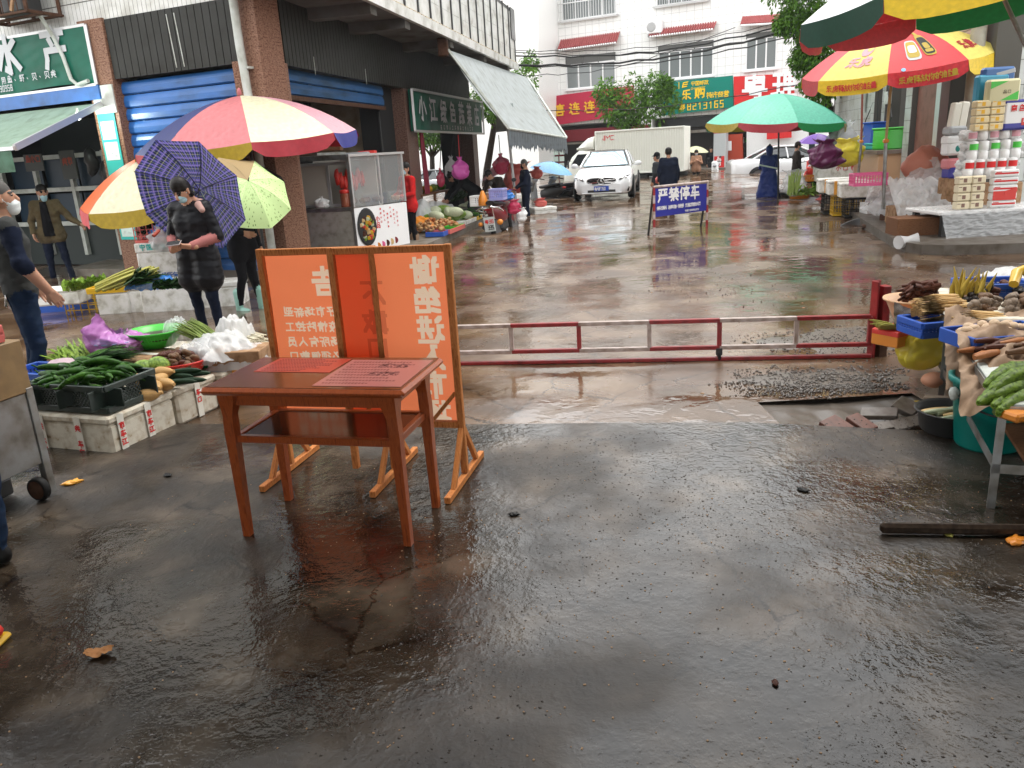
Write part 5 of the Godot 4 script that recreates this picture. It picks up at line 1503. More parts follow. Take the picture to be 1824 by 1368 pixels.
# ---------- across the road ----------
func far_board(nm: String, label: String, m: Material, q: Array, th := .12) -> Node3D:
	var c: Vector3 = (q[0] + q[1] + q[2] + q[3]) * .25
	var t := thing(nm, label, "sign", c)
	var st := mb()
	board(st, loc(t, q[0]), loc(t, q[1]), loc(t, q[2]), loc(t, q[3]), -th)
	ob("sign_board", st, m, t)
	return t
func build_far() -> void:
	var X := V(.883, 0, .469)
	var N := V(-.469, 0, .883)
	var P := V(8.5, -.33, -43.56)
	var bs := Basis(X, Vector3.UP, N)
	var t := thing("shop_house", "white tiled shop house with wide windows and red tiled canopies across the road", "building", P)
	var st := mb()
	bx(st, bs * V(2, 8.9, -3.0), V(22, 11.2, 6.0), .0, bs)
	for x in [-8.9, -.6, 5.2, 8.2, 12.9]: bx(st, bs * V(x, 1.6, -.3), V(.6, 3.6, .6), .0, bs)
	bx(st, bs * V(2, 1.6, -5.5), V(22, 3.4, .4), .0, bs)
	ob("wall", st, M.far_tile, t)
	st = mb()
	for k in 56: bx(st, bs * V(-9 + k * .39, 8.9, .002), V(.022, 11.2, .006), .0, bs)
	for k in 28: bx(st, bs * V(2, 3.6 + k * .39, .002), V(22, .022, .006), .0, bs)
	ob("tile_joint", st, mt("far_grout", .6, .6, .59, .9), t)
	# windows: corner pixels on the facade
	for w in [[V(4.01, 4.72, -45.94), V(6.49, 4.94, -44.63), V(6.52, 6.52, -44.61), V(4.04, 6.38, -45.93), 4, .26], [V(8.58, 4.9, -43.52), V(11.04, 4.83, -42.21), V(10.97, 6.52, -42.25), V(8.5, 6.45, -43.56), 5, .2], [V(12.48, 4.92, -41.44), V(13.73, 4.92, -40.78), V(13.67, 6.56, -40.81), V(12.44, 6.59, -41.46), 3, .15], [V(3.91, 8.33, -46), V(6.58, 8.25, -44.58), V(6.6, 9.73, -44.57), V(3.97, 10.02, -45.96), 4, .0], [V(8.49, 8.35, -43.56), V(10.75, 8.39, -42.36), V(10.73, 9.59, -42.37), V(8.49, 9.85, -43.56), 4, .0]]:
		var a: Vector3 = w[0] - P
		var b: Vector3 = w[1] - P
		var wd := (b - a).dot(X)
		var y0: float = (a.y + b.y) * .5
		var y1: float = (w[2].y + w[3].y) * .5 - P.y
		var mid := (a + b) * .5
		mid.y = 0
		var fr := Node3D.new()
		fr.name = "window"; fr.position = V(mid.x, 0, mid.z); fr.basis = bs
		t.add_child(fr, true)
		st = mb()
		bx(st, V(0, (y0 + y1) * .5, .01), V(wd, y1 - y0, .03))
		ob("pane", st, mt("far_pane", .18, .2, .2, .08), fr)
		st = mb()
		for k in int(w[4]) + 1: bx(st, V(-wd * .5 + wd * k / w[4], (y0 + y1) * .5 - (y1 - y0) * w[5] * .5, .04), V(.07, (y1 - y0) * (1.0 - w[5]), .05))
		for y in [y0, y1 - (y1 - y0) * w[5]]: bx(st, V(0, y, .043), V(wd + .07, .08, .05))
		bx(st, V(0, y0 - .06, .06), V(wd + .2, .09, .12))
		ob("frame", st, M.white_print, fr)
		if w[5] > .0:
			st = mb()
			bx(st, V(0, y1 - (y1 - y0) * w[5] * .5, .032), V(wd, (y1 - y0) * w[5], .05))
			for k in 4: bx(st, V(-wd * .5 + wd * k / 3.0, y1 - (y1 - y0) * w[5] * .5, .07), V(.05, (y1 - y0) * w[5], .03))
			ob("transom", st, mt("far_shade", .12, .12, .115, .6), fr)
		if w[5] == .0:
			st = mb()
			for k in 22: bx(st, V(-wd * .5 + wd * k / 21.0, (y0 + y1) * .5, .3), V(.025, y1 - y0 + .1, .025))
			for y in [y0 - .05, (y0 + y1) * .5, y1]: bx(st, V(0, y, .3), V(wd + .3, .05, .05))
			for sx in [-1, 1]: bx(st, V(sx * (wd * .5 + .12), y0 - .05, .16), V(.05, .05, .3))
			ob("grille", st, M.alu, fr)
	# red tiled canopies over the windows
	for w in [[V(3.74, 6.84, -46.09), V(6.69, 6.85, -44.52), V(6.7, 7.37, -44.52), V(3.79, 7.34, -46.06)], [V(8.27, 6.95, -43.68), V(11.13, 6.96, -42.16), V(11.13, 7.27, -42.16), V(8.27, 7.27, -43.68)], [V(12.31, 6.96, -41.53), V(14.07, 6.93, -40.6), V(14.06, 7.22, -40.6), V(12.3, 7.34, -41.54)]]:
		var c := Node3D.new()
		c.name = "canopy"; t.add_child(c, true)
		var a: Vector3 = w[3] - P
		var b: Vector3 = w[2] - P
		var dn: Vector3 = V(0, w[0].y - w[3].y, 0) + N * .5
		st = mb()
		board(st, a, b, b + dn, a + dn, .06)
		ob("roof", st, mt("canopy_red", .4, .1, .1, .6, .0, "rain", .4), c)
		st = mb()
		for k in 27: tube(st, [a.lerp(b, k / 26.0) + V(0, .03, .02), a.lerp(b, k / 26.0) + dn + V(0, .03, .02)], .04, 5)
		ob("tile", st, mt("canopy_red", .4, .1, .1), c)
		st = mb()
		for k in 26: lump(st, a.lerp(b, (k + .5) / 26.0) + dn - V(0, .03, 0), V(.06, .06, .05), 0, 1, 4)
		ob("edging", st, M.white_print, c)
	# dark shop fronts and their sills
	st = mb()
	bx(st, bs * V(2, 1.5, -2.2), V(21, 3.6, .2), .0, bs)
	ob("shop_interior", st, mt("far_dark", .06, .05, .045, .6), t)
	st = mb()
	bx(st, bs * V(4.2, 3.0, -.2), V(7.4, .5, .5), .0, bs)
	ob("lintel", st, M.black_print, t)
	st = mb()
	bx(st, bs * V(-4.6, 2.72, -.1), V(8.4, .62, .4), .0, bs)
	ob("maroon_fascia", st, mt("maroon", .16, .012, .018, .5), t)
	st = mb()
	bx(st, bs * V(-4.6, 2.3, .1), V(8.4, .1, .3), .0, bs)
	bx(st, bs * V(4.3, 2.52, .1), V(5.2, .14, .3), .0, bs)
	ob("sill", st, M.concrete, t)
	# the goods of the shop with the green sign
	for k in 40:
		st = mb()
		bx(st, Vector3.ZERO, V(rnd(.12, .3), rnd(.15, .35), .2), .02)
		var cc: Material = [M.pl_yellow, M.pl_red, M.pl_blue, M.pl_white, M.pl_green, M.card][k % 6]
		ob("goods", st, cc, t, Transform3D(bs, bs * V(3.0 + (k % 10) * .36, .5 + (k / 10) * .48, -1.5)))
	st = mb()
	for j in 5: bx(st, bs * V(4.7, .3 + j * .48, -1.6), V(3.8, .05, .5), .0, bs)
	ob("shelf", st, M.dark_metal, t)
	# outdoor unit of the air conditioner
	var ac := thing("air_conditioner", "small white outdoor unit on the white tiled wall between two windows", "air conditioner", V(8.32, 7.38, -43.31))
	st = mb()
	bx(st, Vector3.ZERO, V(.8, .62, .36), .03, bs)
	ob("casing", st, M.white_print, ac)
	st = mb()
	lathe(st, [Vector2(.23, .0), Vector2(.23, .02), Vector2(.2, .03)], 16, Transform3D(bs * Basis(V(1, 0, 0), PI * .5), bs * V(-.12, 0, .18)))
	for k in 3: bx(st, bs * V(-.12, 0, .185), V(.4, .02, .015), .0, bs * Basis(V(0, 0, 1), k * PI / 3.0))
	ob("fan_guard", st, mt("guard_grey", .4, .4, .4, .5), ac)
	st = mb()
	for x in [-.3, .3]: bx(st, bs * V(x, -.38, 0), V(.05, .14, .4), .0, bs)
	ob("bracket", st, M.alu, ac)
	# sign boards
	var b1 := far_board("shop_sign", "crimson shop sign with raised gold characters behind the small tree", M.sign_crimson, [V(2.62, 2.96, -46.34), V(7.32, 3.27, -43.84), V(7.29, 4.69, -43.86), V(2.54, 4.51, -46.39)])
	var ux := (V(5.4, 4.56, -44.87) - V(2.54, 4.51, -46.39)).normalized()
	lettering(b1, M.gold_print, "喜连连", loc(b1, V(3.31, 3.5, -45.98)), ux, Vector3.UP, .56, .13, 1.56, false, .06, .08)
	var b2 := far_board("shop_sign", "green shop sign with yellow lettering and a phone number beside the tree", M.sign_green_far, [V(8.67, 3.08, -43.13), V(11.87, 3.22, -41.43), V(11.82, 4.72, -41.45), V(8.57, 4.68, -43.18)])
	ux = (V(11.82, 4.72, -41.45) - V(8.57, 4.68, -43.18)).normalized()
	lettering(b2, M.yellow_print, "部8213165", loc(b2, V(9.46, 3.23, -42.71)), ux, Vector3.UP, .36, .13, 1.25, false, .02, .0, .85)
	lettering(b2, M.yellow_print, "乐购", loc(b2, V(9.58, 3.77, -42.64)), ux, Vector3.UP, .48, .14, 1.4, false, .02)
	lettering(b2, M.yellow_print, "特许经营", loc(b2, V(10.7, 3.75, -42.05)), ux, Vector3.UP, .27, .13, 1.05, false, .02)
	lettering(b2, M.yellow_print, "中国邮政", loc(b2, V(9.99, 4.4, -42.43)), ux, Vector3.UP, .21, .13, 1.06, false, .02)
	lettering(b2, M.yellow_print, "CHINAPOST", loc(b2, V(9.99, 4.32, -42.43)) - V(0, .1, 0), ux, Vector3.UP, .1, .16, 1.1, false, .02)
	st = mb()
	var lg := loc(b2, V(9.71, 4.38, -42.58)) + N * .025
	for k in 3: bx(st, lg + V(0, .02 + k * .1, 0) + ux * (.03 * k), V(.24, .055, .01), .0, bs * Basis(V(0, 0, 1), .1))
	bx(st, lg + ux * -.09 + V(0, .1, 0), V(.055, .26, .01), .0, bs * Basis(V(0, 0, 1), -.2))
	bx(st, lg - ux * .3 + V(0, .1, 0), V(.035, .32, .01), .0, bs)
	ob("emblem", st, M.yellow_print, b2)
	var b3 := far_board("shop_sign", "bright red shop sign with bold white characters near the ficus", M.sign_red, [V(11.91, 3.22, -41.35), V(14.44, 3.34, -40), V(14.31, 4.56, -40.07), V(11.85, 4.66, -41.38)])
	ux = (V(14.32, 4.57, -40.12) - V(11.87, 4.67, -41.43)).normalized()
	lettering(b3, M.white_print, "粤理", loc(b3, V(12.28, 3.58, -41.15)), ux, Vector3.UP, 1.1, .14, 1.25, false, .03)
	# red shop and blue shutter on the near side of the crimson sign
	t = thing("shop_house", "low shop with a closed blue shutter and red posts beyond the awning", "building", V(1.12, -.19, -47.48))
	st = mb()
	board(st, loc(t, V(-.77, -.3, -48.26)), loc(t, V(3.02, -.25, -46.25)), loc(t, V(3.15, 3.04, -46.17)), loc(t, V(-.55, 3, -48.14)), -.2)
	var shut := ob("shutter", st, M.far_blue, t)
	st = mb()
	for k in 22: bar(st, loc(t, V(-.77, -.29, -48.01).lerp(V(-.55, 3, -47.89), k / 22.0)), loc(t, V(3, -.24, -46.01).lerp(V(3.14, 3.03, -45.93), k / 22.0)), .03, .02)
	ob("ridge", st, M.far_blue, shut)
	for q in [[V(-1.21, -.34, -48.15), V(-.77, -.32, -47.92), V(-.54, 3.12, -47.8), V(-.97, 3.09, -48.03)], [V(2.84, -.26, -46), V(3.12, -.24, -45.85), V(3.18, 2.85, -45.82), V(2.91, 2.87, -45.96)]]:
		st = mb()
		board(st, loc(t, q[0]), loc(t, q[1]), loc(t, q[2]), loc(t, q[3]), -.3)
		ob("red_post", st, M.sign_red, t)
	st = mb()
	board(st, loc(t, V(-6.93, -.43, -52.21)), loc(t, V(3.53, -.29, -46.65)), loc(t, V(3.92, 9.95, -46.45)), loc(t, V(-1.59, 10.78, -49.38)), 3.0)
	ob("wall", st, M.far_tile, t)
	var b4 := far_board("shop_sign", "red sign with yellow character hanging behind the small pole", M.sign_red, [V(-1.08, 2.74, -47.52), V(.66, 2.74, -46.59), V(.7, 3.97, -46.57), V(-.99, 3.99, -47.47)])
	lettering(b4, M.yellow_print, "品羊", loc(b4, V(-1.05, 3.2, -47.5)), X, Vector3.UP, .9, .17, 1.05, false, .03)
	lettering(b4, M.white_print, "车岛", loc(b4, V(-.88, 2.79, -47.41)), X, Vector3.UP, .24, .15, 2.4, false, .03)
	for q in [[V(3.59, .66, -45.72), V(2.68, -.38, -46.09)]]:
		t = thing("notice_board", "narrow panel of framed notices beside the blue shutter", "notice board", q[1])
		st = mb()
		board(st, loc(t, V(2.92, .24, -45.9)), loc(t, V(3.59, .27, -45.54)), loc(t, V(3.63, 2.16, -45.52)), loc(t, V(3, 2.14, -45.86)), -.1)
		ob("panel", st, M.maroon, t)
		for j in 5:
			for i in 2:
				st = mb()
				bx(st, loc(t, V(2.97, .3, -45.73).lerp(V(3.05, 2.08, -45.69), (j + .5) / 5.0)) + X * (.22 + i * .36), V(.28, .26, .03), .0, bs)
				ob("notice", st, M.pale_print, t)
	# red and grey kiosk front beside the goods shop
	t = thing("vending_machine", "red and grey drink cabinet beside the shop door across the road", "cabinet", V(11.2, -.13, -41.1))
	st = mb()
	bx(st, V(0, 1.1, 0), V(.6, 2.1, .6), .02, bs)
	ob("body", st, mt("cab_grey", .45, .47, .47, .4), t)
	st = mb()
	bx(st, bs * V(0, 2.28, 0), V(.64, .3, .64), .05, bs)
	bx(st, bs * V(0, .55, .31), V(.5, 1.0, .02), .0, bs)
	ob("red_panel", st, M.sign_red, t)
	lettering(t, M.white_print, "品市人口", bs * V(-.12, .8, .33), X, Vector3.UP, .22, .16, 1.05, true, .01)
	t = thing("corner_store", "red shop front with a white notice on its door across the road", "shop", V(12.12, -.15, -41.63))
	st = mb()
	board(st, loc(t, V(11.59, -.17, -41.58)), loc(t, V(12.38, -.12, -41.15)), loc(t, V(12.29, 1.93, -41.2)), loc(t, V(11.55, 1.93, -41.6)), -.2)
	ob("door", st, mt("door_red", .42, .06, .03, .5), t)
	st = mb()
	board(st, loc(t, V(11.62, 1.16, -41.28)), loc(t, V(11.77, 1.15, -41.2)), loc(t, V(11.76, 1.61, -41.2)), loc(t, V(11.61, 1.62, -41.28)), -.02)
	ob("notice", st, M.white_print, t)
	st = mb()
	board(st, loc(t, V(12.53, -.1, -41.08)), loc(t, V(15.14, .03, -39.69)), loc(t, V(15.05, 2.16, -39.73)), loc(t, V(12.48, 2.08, -41.1)), -.2)
	ob("white_panel", st, M.pl_white, t)
	st = mb()
	board(st, loc(t, V(13.27, 1.59, -40.39)), loc(t, V(14.3, 1.61, -39.84)), loc(t, V(14.28, 2.21, -39.85)), loc(t, V(13.26, 2.18, -40.39)), -.03)
	ob("red_panel", st, M.sign_red, t)
	# glazed teal shop seen under the overhang
	t = thing("shop_house", "glass fronted teal shop seen through the arcade behind a thin tree", "building", V(-4.25, -.2, -50.67))
	st = mb()
	board(st, loc(t, V(-7.2, -.28, -51.68)), loc(t, V(-1.38, -.21, -48.58)), loc(t, V(-1.21, 2.1, -48.5)), loc(t, V(-6.92, 2.24, -51.53)), -.1)
	ob("glazing", st, mt("teal_glass", .4, .56, .5, .1), t)
	st = mb()
	board(st, loc(t, V(-6.89, 2.24, -51.29)), loc(t, V(-1.2, 2.16, -48.26)), loc(t, V(-1.18, 2.48, -48.25)), loc(t, V(-6.85, 2.64, -51.26)), -.3)
	ob("fascia", st, mt("teal_band", .03, .2, .2, .5), t)
	st = mb()
	for k in 9: bar(st, loc(t, V(-6.78, -.22, -51.23).lerp(V(-1.37, -.17, -48.35), k / 8.0)), loc(t, V(-6.5, 2.35, -51.08).lerp(V(-1.2, 2.23, -48.26), k / 8.0)), .09, .09)
	bar(st, loc(t, V(-7.01, 1.16, -51.35)), loc(t, V(-1.28, 1.08, -48.31)), .09, .09)
	ob("mullion", st, M.alu, t)
	# cables over the road
	for q in [[V(1.15, 4.95, -30), V(9.53, 5.04, -26), .026], [V(1.14, 4.65, -30), V(9.53, 4.88, -26), .034], [V(1.2, 5.17, -31), V(10.08, 4.92, -27), .016], [V(1.25, 4.66, -30.5), V(9.72, 4.71, -26), .02], [V(1.12, 4.32, -30), V(7.43, 5.15, -30), .012], [V(1.88, 3.39, -36), V(11.98, 3.64, -33), .018], [V(1.16, 5.13, -30), V(9.52, 5.16, -26), .012]]:
		st = mb()
		var pts: Array = []
		for k in 17:
			var v := k / 16.0
			pts.append((q[0] as Vector3).lerp(q[1], v) + (q[1] - q[0]) * .0 - V(0, .35 * sin(v * PI) + .03 * sin(v * 40.0), 0))
		pts.push_front(pts[0] * 2.0 - pts[3]); pts.append(pts[-1] * 2.0 - pts[-4])
		tube(st, pts, q[2], 5)
		var o := ob("cable", st, M.black_print)
		tag(o, "%s crossing the road before the white shop house" % ["thick black cable in the upper bundle", "thickest black cable, just below the upper bundle", "thin cable twisted through the upper bundle", "lowest cable of the main bundle", "slack hair-thin wire", "single low cable passing over the shop signs", "topmost thin wire"][[.026, .034, .016, .02, .012, .018].find(q[2]) if q[0].y != 5.1342 else 6], "cable", "overhead cables")
	# trees
	tree("street_tree", "small bushy street tree standing behind the white truck", V(6.99, -.35, -43.01) + V(-.6, 0, -1.2), [[V(5.74, 3.57, -41), .95], [V(6.86, 4.08, -41), 1.15], [V(7.83, 4.29, -41), 1.05], [V(8.52, 3.68, -41), .85], [V(7.41, 3.35, -41), 1.05], [V(5.48, 4.24, -41), .8], [V(6.29, 3.02, -41), .7], [V(8.36, 4.41, -41), .55]], 5200, .2, .16)
	tree("ficus_tree", "tall ficus with hanging glossy leaves beside the white tiled wall", V(10.82, .12, -25.5) * V(1, 0, 1) + V(0, -.15, 0), [[V(9.42, 4.71, -25), .9], [V(9.07, 5.04, -25), .75], [V(9.55, 3.78, -25), .75], [V(9.24, 3.96, -25), .5], [V(9.93, 4.53, -25), .85], [V(9.61, 3.23, -25), .55], [V(9.92, 3.14, -25), .7], [V(8.63, 4.91, -25), .4], [V(9.3, 5.47, -25), .9], [V(8.7, 5.95, -25), .9]], 9500, .13, .16, 1.0)
	tree("street_tree", "thin leaning street tree seen through the arcade before the teal shop", V(-4.05, -.4, -50.25) + V(0, 0, 2.0), [[V(-3.45, 2.44, -36), .55], [V(-2.83, 2.54, -36), .6], [V(-2.22, 2.46, -36), .6], [V(-3.1, 2.75, -36), .6], [V(-2.44, 2.8, -36), .6]], 2600, .15, .16)
	tree("street_tree", "dark tree with a forked trunk beyond the vegetable shop sign", V(-.81, -.31, -38.8), [[V(-.43, 4.09, -34), .8], [V(-.07, 3.32, -34), .5], [V(-.74, 3.57, -34), .7], [V(1.26, 4.53, -34), .7], [V(.57, 4.36, -34), .8], [V(1.61, 5.35, -36), .5]], 3000, .15, .17)
func tree(n: String, label: String, at: Vector3, clumps: Array, leaves: int, leaf: float, tr: float, droop := .4) -> void:
	var t := thing(n, label, "tree", at)
	var mid := Vector3.ZERO
	var cl: Array = []
	for c in clumps:
		cl.append([loc(t, c[0]), c[1]])
		mid += loc(t, c[0]) / clumps.size()
	var st := mb()
	var fork := mid * .62
	fork.y = mid.y * .72
	tube(st, [V(0, -.2, 0), V(.03, fork.y * .4, .05) + fork * V(.3, 0, .3), fork], [tr * 1.2, tr, tr * .75], 9)
	ob("trunk", st, M.bark, t)
	for c in cl:
		st = mb()
		var e: Vector3 = c[0]
		tube(st, [fork * .97, fork.lerp(e, .5) + V(.05, -.08, .03), e], [tr * .5, tr * .3, tr * .1], 6)
		ob("limb", st, M.bark, t)
	st = mb()
	foliage(st, cl, leaves, leaf, droop)
	ob("crown", st, M.tree_leaf, t)
# ---------- the market gate overhead, out of view, placed to shade the near floor ----------
func build_hall() -> void:
	var t := thing("market_gate", "unseen concrete roof and side walls of the market gate overhead, shading the near floor", "building", Vector3.ZERO)
	var st := mb()
	bx(st, V(0, 5.4, 4.6), V(22, .3, 16.4))
	bx(st, V(0, 5.1, -3.5), V(22, .5, .3))
	ob("roof", st, M.ceiling, t)
	for q in [[-9.6, 4.6], [9.6, 4.6]]:
		st = mb()
		bx(st, V(q[0], 2.6, q[1]), V(.3, 5.4, 16.0))
		ob("wall", st, M.plaster, t)
	for q in [[-4.5, 12.4], [4.5, 12.4]]:
		st = mb()
		bx(st, V(q[0], 2.6, q[1]), V(.6, 5.4, .6))
		ob("column", st, M.plaster, t)
# ---------- small builders used by the stalls ----------
func yaw_to(d: Vector3) -> float: return atan2(d.x, d.z)
func foam(label: String, at: Vector3, turn: float, s: Vector3, group := "foam boxes of the stalls", m: Material = null) -> Node3D:
	var t := thing("foam_box", label, "foam box", at, turn, group)
	var st := mb()
	bx(st, V(0, s.y * .4, 0), V(s.x, s.y * .8, s.z), .018)
	ob("box_body", st, m if m else M.foam, t)
	st = mb()
	bx(st, V(0, s.y * .9, 0), V(s.x + .014, s.y * .195, s.z + .014), .014)
	ob("lid", st, m if m else M.foam, t)
	return t
func taped(t: Node3D, s: Vector3, xs: Array, text: String, tm: Material, pm: Material, face := 0) -> void:
	for x in xs:
		var st := mb()
		var a := V(x, s.y * .5, s.z * .5 + .011) if face == 0 else V(s.x * .5 + .011, s.y * .5, x)
		bx(st, a, V(.055, s.y * .96, .003) if face == 0 else V(.003, s.y * .96, .055))
		var o := ob("tape", st, tm, t)
		var ux := V(1, 0, 0) if face == 0 else V(0, 0, -1)
		lettering(o, pm, text, a + V(0, s.y * .12, 0) - ux * .022, ux, Vector3.UP, .044, .18, 1.25, true, .004)
func basin(n: String, label: String, at: Vector3, r0: float, r1: float, h: float, m: Material, group := "", tilt := Basis.IDENTITY) -> Node3D:
	var t := thing(n, label, n.replace("_", " "), at, .0, group)
	var st := mb()
	lathe(st, basin_shape(r0, r1, h), 28, Transform3D(tilt, Vector3.ZERO))
	ob("bowl", st, m, t)
	st = mb()
	tube(st, Array(ring(tilt * V(0, h, 0), tilt * Vector3.UP, r1 + .012, 29, V(1, 0, 0))), .008, 6, false)
	ob("rim", st, m, t)
	return t
# a heap of single pieces, each an object of its own
func heap(n: String, label: String, cat: String, group: String, mesh: Mesh, mats: Array, c: Vector3, ext: Vector3, count: int, yaw0 := .0, yawr := 3.2, tilt := .25, frame := Basis.IDENTITY) -> void:
	for k in count:
		var q := Vector2(rnd(-1, 1), rnd(-1, 1))
		var top := (1.0 - .75 * q.length_squared() * .5)
		var p := c + frame * V(q.x * ext.x, ext.y * top * (float(k) / count), q.y * ext.z)
		var o := ob(n, mesh, mats[k % mats.size()], null, Transform3D(frame * Basis.from_euler(V(rnd(-tilt, tilt), yaw0 + rnd(-yawr, yawr), rnd(-tilt, tilt))) * Basis.from_scale(Vector3.ONE * rnd(.85, 1.15)), p))
		tag(o, label, cat, group)
func mesh_of(st: SurfaceTool) -> Mesh:
	st.generate_normals()
	return st.commit()
func bag(label: String, at: Vector3, r: float, h: float, m: Material, sd: float, neck := .25, group := "", n := "plastic_bag", turn := .0) -> Node3D:
	var st := mb()
	sack(st, r, h, neck, sd)
	var o := ob(n, st, m, null, Transform3D(Basis(Vector3.UP, turn), at))
	tag(o, label, "plastic bag", group)
	return o
func sheet(st: SurfaceTool, a: Vector3, b: Vector3, c: Vector3, d: Vector3, amp: float, sd: float, n := 30, f := 1.0) -> void:
	var nr := (b - a).cross(d - a).normalized()
	var lu := (b - a).length() * f
	var lv := (d - a).length() * f
	patch(st, n, n, func(u: float, v: float) -> Vector3:
		var w := absf(wob.get_noise_3d(u * lu * 130.0, v * lv * 130.0, sd * 37.0)) * 1.6 + .9 * absf(wob.get_noise_3d(u * lu * 420.0, v * lv * 420.0, sd * 17.0))
		return a.lerp(b, u).lerp(d.lerp(c, u), v) + nr * (w - .5) * amp)
func pack_block(label: String, at: Vector3, turn: float, nx: int, ny: int, s: Vector3, m: Material, logo: Material, group := "tissue bundles", two := false) -> Node3D:
	var t := thing("tissue_bundle", label, "tissue", at, turn, group)
	for j in ny:
		for i in nx:
			var st := mb()
			var c := V((i - (nx - 1) * .5) * s.x, (j + .5) * s.y, 0)
			bx(st, c, V(s.x - .006, s.y - .008, s.z), .015)
			var o := ob("pack", st, m, t)
			if logo:
				st = mb()
				bx(st, c + V(0, 0, s.z * .5 + .001), V(.05, .055, .002) if not two else V(s.x * .9, s.y * .22, .002))
				bx(st, c + V(-s.x * .3, s.y * .2, s.z * .5 + .001), V(s.x * .22, .01, .002))
				ob("print", st, logo, o)
	return t
func roll_block(label: String, at: Vector3, n: int, pm: Material, film_m: Material, group := "toilet roll bundles", r := .058, h := .105) -> Node3D:
	var t := thing("roll_bundle", label, "toilet roll", at, .0, group)
	for k in n * 2:
		var st := mb()
		var c := V((k % n - (n - 1) * .5) * r * 2.04, 0, -(k / n) * r * 2.04)
		lathe(st, [Vector2(.0, .0), Vector2(r * .7, .0), Vector2(r, .014), Vector2(r, h - .014), Vector2(r * .7, h), Vector2(.0, h)], 14, AT(c))
		ob("roll", st, M.pl_white, t)
	if pm:
		for k in n:
			if k % 2 == 1 and pm != M.red_print: continue
			var st := mb()
			patch(st, 8, 2, func(u: float, v: float) -> Vector3:
				var a := lerpf(.6, PI - .6, u)
				return V((k - (n - 1) * .5) * r * 2.04 + cos(a) * (r + .002), h * (.2 + .55 * v), sin(a) * (r + .002)))
			ob("print", st, pm, t)
	var fs := mb()
	for q in [-1.0, 1.0]: lump(fs, V(q * (n * r * 1.02 + .02), h * .5, -.05), V(.05, h * .35, .08), .5, 2.0, 7)
	ob("wrapper_end", fs, M.f_white, t)
	return t
